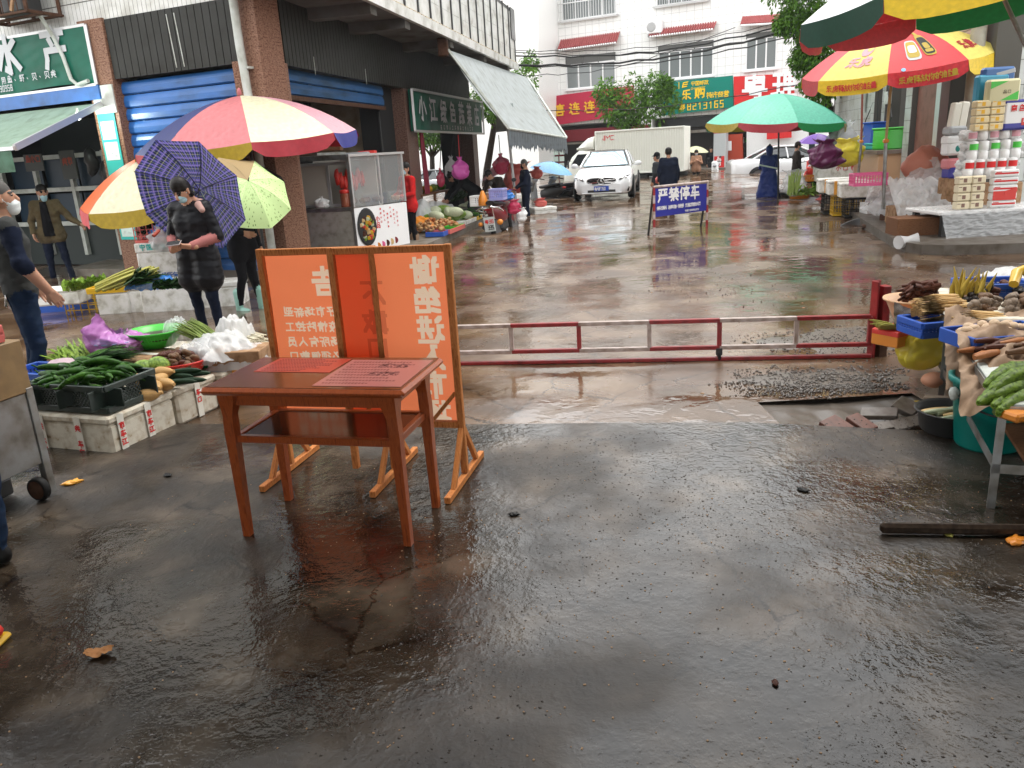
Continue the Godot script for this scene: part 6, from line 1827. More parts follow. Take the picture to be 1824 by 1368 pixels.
# ---------- the white tiled building and paper shop ----------
func wr(s: float, y: float, o := .0) -> Vector3: return V(7.99, 0, -13.6) + AX * s - NA * o + V(0, y, 0)
func build_right() -> void:
	var t := thing("shop_building", "pale tiled building with a paper shop at its rounded pavement corner", "building")
	var N := -NA
	var st := mb()
	wall(st, wr(7.5, 0), wr(12.6, 0), -.4, 7.0, N, -.4, .0)
	wall(st, wr(-.2, 0), wr(12.6, 0), 3.9, 9.0, N, -.4, .0)
	wall(st, wr(12.6, 0), wr(12.6, 0) + V(8, 0, 0), -.5, 9.0, AX, -.3, .0)
	bx(st, V(7.99, 0, -13.6) + V(5.2, 6.4, .0), V(10, 5.2, .3))
	bx(st, V(7.99, 0, -13.6) + V(5.5, 1.5, -4.5), V(8, 4.0, .3))
	ob("wall", st, M.grout, t)
	st = mb()
	for j in 26:
		for k in 34: wall(st, wr(7.52 + k * .15, 0), wr(7.52 + k * .15 + .144, 0), -.2 + j * .28, -.2 + j * .28 + .273, N, .0, .012)
	for j in 16:
		for k in 50: wall(st, wr(-.15 + k * .15, 0), wr(-.15 + k * .15 + .144, 0), 3.92 + j * .28, 3.92 + j * .28 + .273, N, .0, .012)
	ob("tile", st, M.right_tile, t).set_meta("kind", "stuff")
	# columns with their own tiles
	for p in [[7.15, 7.5, .06], [6.55, 6.85, -.05], [3.85, 4.3, .06]]:
		st = mb()
		wall(st, wr(p[0], 0), wr(p[1], 0), -.3, 3.9, N, -.4, p[2] - .01)
		var col := ob("column", st, M.grout, t)
		for j in 16:
			for k in 2:
				st = mb()
				var w: float = (p[1] - p[0]) * .5
				wall(st, wr(p[0] + k * w + .004, 0), wr(p[0] + (k + 1) * w - .004, 0), -.1 + j * .25, -.1 + j * .25 + .242, N, p[2] - .01, p[2])
				ob("tile", st, M.right_tile, col)
	st = mb()
	wall(st, wr(-.35, 0), wr(.2, 0), -.3, 3.9, N, -.4, -.02)
	bx(st, V(8.55, 1.9, -13.75), V(.9, 4.4, .4))
	var cor := ob("corner_column", st, M.grout, t)
	for j in 11:
		for k in 5:
			st = mb()
			bx(st, V(8.19 + k * .178, .2 + j * .385, -13.545), V(.17, .375, .014))
			ob("tile", st, M.right_tile, cor)
	# the booth between the columns
	st = mb()
	wall(st, wr(4.3, 0), wr(7.1, 0), -.2, 3.9, N, -2.0, -1.9)
	ob("booth_wall", st, mt("booth_grey", .42, .47, .47, .6, .0, "rain", .6), t)
	st = mb()
	wall(st, wr(4.4, 0), wr(7.0, 0), .0, 1.22, N, .0, .5)
	ob("counter", st, M.pl_peach, t)
	st = mb()
	wall(st, wr(4.35, 0), wr(7.05, 0), 1.22, 1.3, N, -.02, .55)
	ob("counter_top", st, mt("worn_edge", .22, .17, .14, .5), t)
	st = mb()
	wall(st, wr(2.45, 0), wr(3.8, 0), .0, 3.3, N, -.2, -.05)
	ob("brown_panel", st, mt("brown_panel", .22, .1, .075, .45, .0, "rain", .7), t)
	st = mb()
	wall(st, wr(2.15, 0), wr(2.42, 0), .0, 3.3, N, -.15, .0)
	ob("door_frame", st, M.alu, t)
	st = mb()
	wall(st, wr(.2, 0), wr(2.2, 0), -.1, 3.2, N, -1.0, -.9)
	ob("shop_wall", st, M.pl_peach, t)
	for q in [[2.05, .7], [1.32, .66], [.62, .62]]:
		st = mb()
		wall(st, wr(.5, 0), wr(2.1, 0), q[0], q[0] + q[1], N, -.75, -.7)
		var ad := ob("advert", st, mt("advert_red", .45, .03, .03, .35), t)
		st = mb()
		wall(st, wr(.48, 0), wr(2.12, 0), q[0] - .06, q[0], N, -.75, -.68)
		ob("shelf_edge", st, M.pl_white, ad)
		lettering(ad, mt("pink_print", .6, .2, .15, .5), "品味" if q[0] > 2.0 else "小市", wr(1.9, q[0] + .2, -.7), -AX, Vector3.UP, .3, .16, 1.2)
	st = mb()
	wall(st, wr(.1, 0), wr(3.8, 0), 2.75, 3.9, N, -.35, .05)
	var shut := ob("shutter_box", st, mt("cream_slat", .45, .37, .28, .5), t)
	for k in 9:
		st = mb()
		wall(st, wr(.1, 0), wr(3.8, 0), 2.78 + k * .125, 2.78 + k * .125 + .105, N, .05, .075)
		ob("slat", st, M.cream_slat, shut)
	st = mb()
	tube(st, [wr(-.18, 8.0, .2), wr(-.18, 2.0, .2), wr(-.14, .0, .22)], .115, 12)
	for y in [1.95, 4.2]: lathe(st, [Vector2(.13, 0), Vector2(.13, .07)], 12, AT(wr(-.18, y, .2)))
	ob("drain_pipe", st, mt("old_pipe", .34, .32, .27, .5, .0, "rain", .8), t)
	st = mb()
	tube(st, [wr(8.2, 6.0, .08), wr(8.2, 2.2, .08)], .06, 8)
	ob("drain_pipe", st, M.right_tile, t)
	for q in [[6.7, 3.2, 6.7, 1.7], [6.0, 3.0, 5.4, 2.0], [5.4, 2.0, 5.9, 1.5], [7.3, 2.4, 8.4, 1.6]]:
		st = mb()
		tube(st, [wr(q[0], q[1], .05), wr((q[0] + q[2]) * .5 + .1, (q[1] + q[3]) * .5, .06), wr(q[2], q[3], .05)], .014, 5)
		ob("wiring", st, M.dark_metal, t)
	st = mb()
	bx(st, wr(6.1, 2.45, -.0), V(.1, .28, .2), .01)
	ob("meter_box", st, M.pale_plastic, t)
	for q in [[5.0, .55, .45, M.pl_green], [6.3, .35, .6, M.pl_blue], [5.5, .7, .12, M.teal_print]]:
		var o := thing("storage_box", "%s plastic box standing on the booth counter" % ["green", "blue", "flat teal"][[.45, .6, .12].find(q[2])], "box", wr(q[0], 1.3, .2), .2)
		st = mb()
		bx(st, V(0, q[2] * .5, 0), V(.4, q[2], q[1]), .03)
		ob("body", st, q[3], o)
		st = mb()
		bx(st, V(0, q[2] + .01, 0), V(.43, .04, q[1] + .03), .012)
		ob("lid", st, q[3], o)
	# open shop to the side with dark shelves of goods
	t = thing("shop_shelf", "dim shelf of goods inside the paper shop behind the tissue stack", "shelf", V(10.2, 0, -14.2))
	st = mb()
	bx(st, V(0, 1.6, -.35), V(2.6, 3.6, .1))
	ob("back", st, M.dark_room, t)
	st = mb()
	for j in 6: bx(st, V(0, .5 + j * .5, 0), V(2.6, .05, .6))
	ob("board", st, mt("shelf_navy", .02, .025, .07, .5), t)
	for k in 30:
		st = mb()
		bx(st, V(-1.15 + (k % 6) * .42, .53 + (k / 6) * .5 + .16, .1), V(rnd(.2, .36), rnd(.2, .38), .25), .04)
		ob("goods", st, [M.pl_dkred, M.pl_blue, M.teal_print, M.pl_grey, M.card][(k * 7) % 5] as Material, t)
# ---------- table, boards and barriers of the gate ----------
func build_front() -> void:
	var fl := V(-1.338, .03, -3.5)
	var fr := V(-.523, .03, -3.295)
	var br := V(-.401, .03, -3.682)
	var bl := V(-1.24, .03, -3.888)
	var ctr := (fl + fr + br + bl) * .25
	var x := (fr - fl + br - bl).normalized()
	var turn := atan2(-x.z, x.x)
	var t := thing("wooden_table", "red-brown wooden table with a lower shelf and papers under clear plastic", "table", ctr, turn)
	var a := loc(t, fl)
	var W := (fr - fl).length() * .5 - .005
	var D := (br - fr).length() * .5
	var H := .77
	var st := mb()
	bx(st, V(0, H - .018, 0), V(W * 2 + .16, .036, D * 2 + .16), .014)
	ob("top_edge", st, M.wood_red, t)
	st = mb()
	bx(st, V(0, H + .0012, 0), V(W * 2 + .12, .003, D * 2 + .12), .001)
	ob("tabletop", st, M.wood_top, t)
	for sx in [-1.0, 1.0]:
		for sz in [-1.0, 1.0]:
			st = mb()
			var rings: Array = []
			for q in [[.0, .036, .0], [.35, .044, .0], [.55, .052, .0], [.62, .05, .004], [.66, .062, .012], [.7, .08, .022], [.735, .085, .025]]:
				var w: float = q[1] * .5
				var c := V(sx * (W - q[2] * .6 - lerpf(.0, .012, q[0])), q[0], sz * (D - q[2] * .2))
				rings.append(PackedVector3Array([c + V(-w, 0, -w), c + V(w, 0, -w), c + V(w, 0, w), c + V(-w, 0, w)]))
			for k in rings.size() - 1:
				for i in 4: quad(st, rings[k][i], rings[k][(i + 1) % 4], rings[k + 1][(i + 1) % 4], rings[k + 1][i], rings[k][i] + rings[k][(i + 1) % 4] - _mid(rings[k]) * 2.0)
			quad(st, rings[0][0], rings[0][1], rings[0][2], rings[0][3], Vector3.DOWN)
			ob("leg", st, M.wood_red, t)
	for sz in [-1.0, 1.0]:
		st = mb()
		bx(st, V(0, .7, sz * (D - .005)), V(W * 2 - .07, .065, .022), .003)
		ob("apron", st, M.wood_red, t)
		st = mb()
		bx(st, V(0, .5, sz * (D - .01)), V(W * 2 - .05, .035, .03), .003)
		ob("shelf_rail", st, M.wood_red, t)
		st = mb()
		bx(st, V(sz * (W - .015), .7, 0), V(.022, .065, D * 2 - .07), .003)
		ob("apron", st, M.wood_red, t)
		st = mb()
		bx(st, V(sz * (W - .02), .5, 0), V(.03, .035, D * 2 - .05), .003)
		ob("shelf_rail", st, M.wood_red, t)
	st = mb()
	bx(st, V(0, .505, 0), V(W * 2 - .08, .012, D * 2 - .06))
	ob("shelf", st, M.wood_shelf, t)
	for q in [[-.17, -.11, .4, .25, "paper_red", -.02], [.255, .01, .42, .44, "paper_pink", .0]]:
		var p := thing("paper_sheet", ("faded red notice" if q[4] == "paper_red" else "large pink printed notice") + " lying under clear plastic on the wooden table", "paper", V(ctr.x, ctr.y + H + .004, ctr.z) + Basis(Vector3.UP, turn) * V(q[0], 0, q[1]), turn + q[5])
		st = mb()
		bx(st, Vector3.ZERO, V(q[2], .0016, q[3]))
		ob("sheet", st, M[q[4]], p)
		st = mb()
		for k in 9:  # rows of small print
			for i in int(14 + rnd(0, 8)): bx(st, V(-q[2] * .42 + i * q[2] * .038, .0014, -q[3] * .4 + k * q[3] * .1), V(q[2] * .024, .001, q[3] * rnd(.02, .045)))
		if q[4] == "paper_pink":
			for z in [-.12, .02]:
				for k in 60: bx(st, V(.05 + rnd(-.07, .07), .0016, z + rnd(-.03, .03)), V(rnd(.006, .02), .0012, rnd(.004, .012)), .0, Basis(Vector3.UP, rnd(0, 3)))
		ob("print", st, M.brown_print, p)
	# two notice boards on wooden frames, seen from behind
	for n in 2:
		var L := [V(-1.325, .03, -4.321), V(-.913, .03, -4.183)][n] as Vector3
		var R := [V(-.691, .03, -4.157), V(-.286, .03, -4.024)][n] as Vector3
		x = (R - L).normalized()
		t = thing("notice_board", ["orange notice board on wooden trestle feet, half hidden behind the other board", "orange notice board with a mirrored vertical line of characters, nearest the table"][n], "notice board", (L + R) * .5, atan2(-x.z, x.x), "notice boards at the gate")
		var w := (R - L).length() * .5
		var top := 1.29
		var lo := .32
		for sx in [-1.0, 1.0]:
			st = mb()
			bx(st, V(sx * w, top * .5 + .02, 0), V(.036, top - .04, .034), .003)
			ob("post", st, M.pine, t)
			if n == 1 and sx < 0: continue
			st = mb()
			bx(st, V(sx * w, .02, 0), V(.034, .036, .66), .003)
			ob("foot", st, M.pine, t)
			for sz in [-1.0, 1.0]:
				st = mb()
				bar(st, V(sx * w + .001, .03, sz * .22), V(sx * w + .001, .3, sz * .014), .03, .026, .002, V(1, 0, 0))
				ob("brace", st, M.pine, t)
		for y in [lo, top - .02]:
			st = mb()
			bx(st, V(0, y, .001), V(w * 2 - .036, .036, .03), .003)
			ob("rail", st, M.pine, t)
		st = mb()
		bar(st, V(w - .018, .5, .012), V(w - .15, .35, .012), .02, .02, .002)
		ob("corner_brace", st, M.pine, t)
		st = mb()
		patch(st, 20, 24, func(u: float, v: float) -> Vector3: return V(lerpf(-w + .018, w - .018, u), lerpf(lo + .018, top - .038, v), -.014 + .003 * wob.get_noise_2d(u * 120.0 + n * 70.0, v * 160.0)))
		# the print shows through from the far side, so it reads mirrored
		var im := Image.create(480, 720, false, Image.FORMAT_RGB8)
		var ink := Color(.94, .84, .74)
		im.fill(Color(.98, .55, .37))
		if n == 0:
			stamp(im, "告", 320, 545, 115, .17, ink, 1.0, false, true)
			for k in 5: stamp(im, ["做好市场新型", "炎疫情防控工", "场所有人员", "必须佩戴口", "不人口工"][k], 350 - (50 if k > 1 else 0), 452 - k * 66, 42, .13, ink, 1.22, false, true)
		else:
			stamp(im, "谢绝进入市场", 440, 590, 108, .16, ink, 1.13, true, true)
			stamp(im, "不戴口罩", 196, 505, 100, .13, Color(.86, .46, .31), 1.2, true, true)
		var bm := StandardMaterial3D.new()
		bm.albedo_texture = ImageTexture.create_from_image(im); bm.roughness = .55; bm.metallic_specular = .3
		bm.backlight_enabled = true; bm.backlight = Color(1, 1, 1)
		ob("banner", st, bm, t)
	# low red and white barrier
	var b0 := V(-.477, 0, -6.606)
	var b1 := V(2.889, 0, -6.074)
	x = (b1 - b0).normalized()
	t = thing("barrier", "low red and white painted steel gate rail across the wet street", "barrier", b0, atan2(-x.z, x.x))
	var len := (b1 - b0).length()
	var fx := [.0, .147, .316, .487, .653, .83, .995]
	for k in 7:
		st = mb()
		bx(st, V(fx[k] * len, .215, 0), V(.036, .235, .036), .004)
		ob("upright", st, M.iron_red if k % 2 == 0 else M.iron_white, t)
		if k < 6:
			for y in [.108, .335]:
				st = mb()
				bx(st, V((fx[k] + fx[k + 1]) * .5 * len, y, .0005), V((fx[k + 1] - fx[k]) * len, .034, .038), .004)
				ob("rail", st, M.iron_white if k % 2 == 0 else M.iron_red, t)
	st = mb()
	bx(st, V(len * .5, .018, .02), V(len, .03, .04), .004)
	ob("ground_rail", st, M.iron_red, t)
	st = mb()
	bx(st, V(fx[4] * len, .075, 0), V(.05, .06, .05), .004)
	ob("wheel_fork", st, M.dark_metal, t)
	wheel(t, V(fx[4] * len, .035, .01), .04, .025, M.dark_metal, 5, "caster")
	t = thing("gate_post", "dark red steel gate post with a rusty foot at the barrier end", "post", V(2.936, 0, -6.099), .15)
	st = mb()
	bx(st, V(-.035, .3, 0), V(.016, .62, .09), .003)
	bx(st, V(.0, .3, -.04), V(.07, .62, .012), .003)
	bx(st, V(.045, .28, .0), V(.065, .58, .085), .004)
	ob("channel", st, M.iron_red, t)
	st = mb()
	bx(st, V(.0455, .09, .001), V(.067, .2, .087), .004)
	ob("rusty_foot", st, M.rust, t)
	# no-parking stand
	var n0 := V(2.85, -.07, -14.98)
	var n1 := V(4.06, -.08, -15.82)
	x = (n1 - n0).normalized()
	t = thing("sign_stand", "blue no-parking sign on a red and white steel stand in the street", "sign", n0, atan2(-x.z, x.x))
	len = (n1 - n0).length()
	for k in 2:
		for j in 7:
			st = mb()
			tube(st, [V(k * len, j * .147, .0), V(k * len, (j + 1) * .147, 0)], .026, 8)
			ob("leg", st, M.iron_red if (j + k) % 2 == 0 else M.iron_white, t)
		st = mb()
		tube(st, [V(k * len, 1.0, -.01), V(k * len + .02, .0, -.2)], .022, 8)
		ob("rear_leg", st, M.dark_metal, t)
	st = mb()
	tube(st, [V(-.02, 1.03, 0), V(len + .02, 1.03, 0)], .026, 8)
	ob("top_rail", st, M.iron_white, t)
	st = mb()
	bx(st, V(len * .5, .74, .0), V(len - .06, .52, .02), .003)
	var bd := ob("sign_board", st, M.sign_blue, t)
	lettering(bd, M.white_print, "严禁停车", V(.1, .74, .011), V(1, 0, 0), Vector3.UP, .245, .15, 1.2)
	lettering(bd, M.white_print, "停车位除外 违停车辆一律拖移 交通监控抓拍处罚", V(.06, .6, .011), V(1, 0, 0), Vector3.UP, .07, .13, .98, false, .004, .0, .76)
	lettering(bd, M.white_print, "中国交通禁停监控位", V(.82, .51, .011), V(1, 0, 0), Vector3.UP, .038, .13, 1.15)
# ---------- stalls on the market side ----------
func build_left_stalls() -> void:
	var rgt := V(.94, 0, .34)
	var bck := V(.34, 0, -.94)
	var turn := atan2(-rgt.z, rgt.x)
	var fb := Basis(Vector3.UP, turn)
	var c := V(-2.592, 0, -4.786)
	var place := func(px: float, pz: float, y: float) -> Vector3: return c + rgt * px + bck * pz + V(0, y, 0)
	var s1 := V(.66, .27, .58)
	var t := foam("long stained foam box with red printed tape under the dark crate", place.call(-.33, .29, .0), turn, s1)
	taped(t, s1, [-.24, .08], "类本车有", M.tape, M.red_print)
	taped(t, s1, [-.04, .2], "市车江", M.tape, M.red_print, 1)
	var s2 := V(.6, .27, .42)
	t = foam("dirty foam box under the squashes next to the dark crate's box", place.call(-.3, .82, .0), turn, s2)
	taped(t, s2, [.0], "车口", M.tape, M.red_print, 1)
	s2 = V(.62, .26, .5)
	t = foam("foam box with yellow tape under the red basin of chestnuts", place.call(-.28, 1.3, .0), turn + .06, s2)
	taped(t, s2, [.12, -.14], "5·4", M.tape_yellow, M.black_print, 1)
	lettering(t, M.black_print, "员", V(.319, .1, .02), V(0, 0, -1), Vector3.UP, .09, .05, 1.0)
	for k in 5: foam(["grimy foam box beneath the green colander's carton", "grimy foam box beneath the purple bag", "grimy foam box under the heap of clear bags", "grimy foam box below the pale noodles by the table", "grimy foam box beneath the bundled scallions"][k], place.call([-.55, -1.0, .12, .3, -1.1][k], [1.85, 1.75, 1.78, 2.3, 1.2][k], .0), turn + rnd(-.08, .08), V(.56, .27, .44))
	# dark green crate of peppers
	t = thing("plastic_crate", "dark green lattice crate full of green peppers on a foam box", "crate", place.call(-.36, .26, .28), turn)
	crate(t, V(.68, .185, .44), M.pl_dkgreen, .05, true)
	var st := mb()
	pod(st, .2, .021, .16, .035, .4)
	var pep := mesh_of(st)
	st = mb()
	pod(st, .24, .024, .1, .04, .35)
	var pep2 := mesh_of(st)
	heap("green_pepper", "long green pepper in the heap in the dark crate", "pepper", "peppers in the dark crate", pep, [M.v_pepper, M.v_leaf], place.call(-.36, .26, .4), V(.27, .13, .17), 60, .0, 1.2, .35, fb)
	heap("green_pepper", "long green pepper in the heap in the dark crate", "pepper", "peppers in the dark crate", pep2, [M.v_pepper], place.call(-.36, .26, .43), V(.27, .12, .17), 34, .4, 1.0, .4, fb)
	# squashes, cucumbers, melons
	st = mb()
	var pr: Array = []
	var rr: Array = []
	for i in 10:
		pr.append(V((i / 9.0 - .5) * .17, 0, 0))
		rr.append([.016, .036, .046, .048, .046, .042, .037, .03, .016, .012][i])
	tube(st, pr, rr, 12)
	var sq := mesh_of(st)
	for q in [[V(-2.58, .36, -5.475), .3], [V(-2.491, .37, -5.479), .2], [V(-2.55, .34, -5.322), .9], [V(-2.455, .33, -5.24), -.6], [V(-2.4, .33, -5.297), -.2], [V(-2.467, .3, -5.156), .6], [V(-2.624, .35, -5.461), 1.2], [V(-2.487, .345, -5.391), 1.6]]:
		tag(ob("squash", sq, M.v_squash, null, Transform3D(Basis.from_euler(V(.1, q[1] - .4, .12)), q[0])), "pale orange squash lying between the dark crate and the cucumbers", "squash", "squashes on the foam box")
	st = mb()
	pod(st, .24, .026, .04, .0, .25, 10)
	var cu := mesh_of(st)
	for q in [[316, 668], [330, 664], [344, 665], [322, 676], [338, 674], [314, 684], [330, 682]]: pass
	for q in [V(-2.393, .33, -5.48), V(-2.352, .33, -5.531), V(-2.294, .33, -5.518), V(-2.348, .31, -5.395), V(-2.29, .31, -5.411), V(-2.355, .36, -5.5)]:
		tag(ob("cucumber", cu, M.v_cuke, null, Transform3D(Basis.from_euler(V(.0, rnd(-.3, .15), .03)), q)), "dark green cucumber in front of the red basin", "cucumber", "cucumbers by the red basin")
	for q in [[V(-2.676, .38, -5.576), "rounder"], [V(-2.587, .39, -5.613), "shaded"]]:
		st = mb()
		lump(st, Vector3.ZERO, V(.085, .07, .07), .04, 1.0, 12)
		tag(ob("melon", st, M.v_melon, null, Transform3D(Basis(Vector3.UP, .4), q[0])), "pale green striped melon, the %s of two by the carton" % q[1], "melon", "melons by the carton")
	# chestnut mushrooms in the red basin
	var bc := V(-2.512, .28, -5.805)
	basin("basin", "red plastic basin heaped with brown mushrooms", bc, .15, .21, .1, M.pl_red)
	st = mb()
	lump(st, V(0, .012, 0), V(.036, .024, .036), .1, 2.0, 8)
	tube(st, [V(0, 0, 0), V(.004, -.022, 0)], [.012, .014], 6)
	heap("mushroom", "brown capped mushroom heaped in the red basin", "mushroom", "mushrooms in the red basin", mesh_of(st), [M.v_chest, M.v_chest, M.v_brown], bc + V(0, .07, 0), V(.15, .1, .15), 64, 0, 3, 1.0)
	# carton, colander, basket, bags
	t = thing("cardboard_carton", "flat brown carton lying under the green colander", "carton", V(-2.97, .27, -6.092), turn - .1)
	st = mb()
	bx(st, V(0, .06, 0), V(.62, .12, .4), .004)
	ob("box_body", st, M.card, t)
	st = mb()
	bx(st, V(0, .123, 0), V(.624, .004, .05))
	ob("tape", st, M.tape, t)
	bc = V(-2.858, .4, -6.268)
	t = basin("colander", "bright green plastic colander of snails on the carton", bc, .13, .215, .13, M.pl_green)
	st = mb()
	for k in 46:
		var a := TAU * k / 46.0
		bar(st, V(cos(a) * .137, .02, sin(a) * .137), V(cos(a) * .212, .105, sin(a) * .212), .006, .004)
	ob("rib", st, M.pl_green, t)
	st = mb()
	lump(st, V(0, .075, 0), V(.185, .035, .185), .05, 8.0, 16)
	tag(ob("snail_heap", st, mt("snails", .06, .065, .04, .4, .0, "stone", 12.0), null, AT(bc)), "dark speckled heap of small snails in the green colander", "snails", "", "stuff")
	bc = V(-3.118, .38, -6.15)
	t = basin("basket", "lilac plastic basket inside a thin purple bag", bc, .12, .17, .11, M.pl_lilac)
	st = mb()
	patch(st, 56, 22, func(u: float, v: float) -> Vector3:
		var a := u * TAU
		var w := absf(wob.get_noise_3d(cos(a) * 110.0, v * 90.0, sin(a) * 110.0)) * 2.0
		var r := lerpf(.17, .205, minf(v * 2.0, 1.0)) * (1.0 - .6 * smoothstep(.6, 1.0, v)) + .05 * w
		var y := v * (.17 + .16 * pow(maxf(.0, cos(a - 2.6)), 1.5)) + .02 * w
		return bc + V(cos(a) * r, y, sin(a) * r * .85))
	tag(ob("plastic_bag", st, M.f_purple), "crumpled translucent purple bag around the lilac basket", "plastic bag")
	# leafy greens in two bundles and small things behind the crate
	for q in [[V(-3.491, .36, -5.931), V(-3.311, .36, -6.094), "v_pale", "pale stemmed leeks bundled behind the peppers", 90], [V(-3.291, .38, -5.683), V(-3.15, .4, -5.973), "v_leaf", "dark leafy greens bundled behind the peppers", 220], [V(-3.242, .4, -5.678), V(-3.051, .4, -5.714), "v_dark", "deep green leaf bundle at the edge of the stall", 120]]:
		st = mb()
		blades(st, q[4], q[0], q[1], V(.75, .28, -.35) if q[2] != "v_pale" else V(-.5, .3, -.5), .34, .012, .06)
		tag(ob("greens_bundle", st, M[q[2]]), q[3], "greens")
	st = mb()
	lump(st, Vector3.ZERO, V(.12, .07, .09), .15, 2.0, 14)
	tag(ob("net_bag", st, mt("onion_net", .5, .38, .42, .4), null, AT(V(-3.377, .38, -5.782))), "white and pink net bag lying behind the green peppers", "net bag")
	t = thing("plastic_basket", "blue plastic basket behind the corner of the dark crate", "basket", V(-3.496, .3, -5.703), turn)
	crate(t, V(.4, .11, .3), M.pl_blue, .03)
	for q in [["clear bag bunched over the pale noodles on the right", 0, V(-2.393, .34, -5.954), .2, .14], ["wide clear bag crumpled in front of the woman's feet", 1, V(-2.224, .36, -6.047), .26, .16], ["tall clear bag peak beside the table corner", 1, V(-2.225, .38, -6.267), .16, .22], ["small clear bag tied beside the green colander", 0, V(-2.683, .38, -6.267), .12, .24]]:
		st = mb()
		drape(st, V(q[3], q[4], q[3] * .8), q[1] + q[3] * 9.0, .4, 30)
		tag(ob("plastic_bag", st, M.f_white if q[1] == 1 else M.f_clear, null, Transform3D(Basis(Vector3.UP, q[3] * 8.0), q[2])), q[0], "plastic bag", "clear bags on the stall")
	st = mb()
	stalks(st, 90, V(-2.38, .42, -6.14), V(-.8, .35, -.4).normalized(), .26, .006, .09)
	tag(ob("chive_bundle", st, M.v_celtuce), "bundle of green and white garlic chives lying on clear bags", "chives")
	st = mb()
	stalks(st, 130, V(-2.029, .33, -6.23), V(-.9, .1, -.35).normalized(), .34, .004, .13)
	tag(ob("sprout_heap", st, mt("sprouts", .7, .65, .5, .5)), "heap of pale bean sprouts beside the wooden table", "sprouts")
	t = thing("cardboard_carton", "small carton with a green panel beside the red basin", "carton", V(-2.287, .27, -6.021), turn + .5)
	st = mb()
	bx(st, V(0, .05, 0), V(.26, .1, .2), .004)
	ob("box_body", st, M.card, t)
	st = mb()
	bx(st, V(0, .04, .101), V(.2, .07, .003))
	ob("green_panel", st, mt("panel_green", .01, .2, .06, .5), t)
	t = thing("cardboard_carton", "brown carton of tan goods wrapped in clear film by the table", "carton", V(-2.096, .27, -5.977), turn + .3)
	st = mb()
	bx(st, V(0, .07, 0), V(.4, .14, .3), .006)
	ob("box_body", st, M.card, t)
	st = mb()
	drape(st, V(.22, .17, .17), 4.0, .2, 22)
	ob("film", st, M.f_clear, t)
	st = mb()
	lump(st, Vector3.ZERO, V(.12, .06, .08), .7, 3.0, 14)
	tag(ob("paper_scrap", st, M.pl_white, null, AT(V(-1.999, .05, -5.954))), "crumpled white wrapper on the ground behind the table", "litter")
	# steel cart at the picture's edge
	var k0 := V(-2.619, .03, -4.158)
	var kd := (V(-2.686, .905, -4.075) - V(-2.631, .905, -4.254)).normalized()
	t = thing("steel_cart", "steel market cart with a wooden upper panel and rusty wheels", "cart", k0, atan2(-kd.z, kd.x))
	var kb := V(0, 0, 1) if (Basis(Vector3.UP, t.rotation.y) * V(0, 0, 1)).z < .0 else V(0, 0, -1)
	st = mb()
	bx(st, V(.5, .76, kb.z * .3), V(1.0, .29, .6), .006)
	ob("upper_panel", st, mt("cart_wood", .3, .19, .08, .35, .0, "soft", 2.0), t)
	st = mb()
	bx(st, V(.5, .41, kb.z * .3), V(.985, .41, .585), .004)
	ob("steel_panel", st, M.steel_dull, t)
	for q in [[.02, .02], [.98, .02], [.02, .58], [.98, .58]]:
		st = mb()
		bx(st, V(q[0], .33, kb.z * q[1]), V(.045, .62, .045), .003)
		ob("leg", st, M.steel_dull, t)
	wheel(t, V(.09, .07, kb.z * .02), .07, .045, M.rust, 5, "caster")
	wheel(t, V(.9, .07, kb.z * .05), .07, .045, M.rust, 5, "caster")
	st = mb()
	bx(st, V(.5, .06, kb.z * .4), V(.9, .1, .3), .01)
	ob("lower_tray", st, M.dark_metal, t)
	var up := k0 + V(0, .91, 0) + Basis(Vector3.UP, t.rotation.y) * V(.3, 0, kb.z * .14)
	var bk := thing("plastic_basket", "coral red lattice basket standing on the steel cart", "basket", up, t.rotation.y)
	crate(bk, V(.44, .09, .24), M.pl_coral, .022)
	st = mb()
	lump(st, V(0, .07, 0), V(.18, .025, .1), .2, 5.0, 12)
	tag(ob("dried_goods", st, M.v_brown, null, Transform3D(Basis(Vector3.UP, t.rotation.y), up)), "brown dried goods filling the coral basket", "dried food")
	# the row of foam boxes and crates across the walkway
	var z0 := V(-5.28, -.02, -10.16)
	var names := ["foam box at the yellow crate's side, under yellow stems", "foam box in mid row under the yellow stems and the blue bag", "wide foam box with black marks under the dark leaves", "foam box behind the woman's knees", "foam box beside the mint boots"]
	for k in 5:
		foam(names[k], [V(-5.1, -.02, -10.1), V(-4.82, -.02, -10.13), V(-4.38, -.02, -10.07), V(-4.01, -.02, -10.14), V(-3.7, -.02, -10.16)][k] + V(0, 0, -.25), .02, [V(.42, .38, .4), V(.48, .4, .4), V(.66, .42, .45), V(.5, .4, .4), V(.45, .36, .4)][k], "foam boxes in the row across the walkway", M.foam_clean)
	t = thing("plastic_crate", "bright yellow lattice crate holding up lettuce", "crate", V(-5.58, -.02, -10.29) + V(0, 0, -.25), .03)
	crate(t, V(.5, .34, .4), M.pl_yellow, .085)
	t = thing("plastic_crate", "flat yellow crate on top of the foam box under yellow stems", "crate", V(-4.85, .38, -9.49) + V(0, .0, -.22), .03)
	crate(t, V(.46, .07, .34), M.pl_yellow, .05)
	foam("white foam box on a dark blue tub by the man with rolled sleeves", V(-5.74, .2, -9.96) + V(0, 0, -.2), .1, V(.6, .2, .4), "foam boxes in the row across the walkway", M.foam_clean)
	t = thing("plastic_tub", "dark blue plastic tub under a white foam box", "tub", V(-6.1, -.03, -10.53) + V(0, 0, -.2), .1)
	st = mb()
	bx(st, V(0, .1, 0), V(.7, .2, .4), .03)
	ob("body", st, M.pl_blue, t)
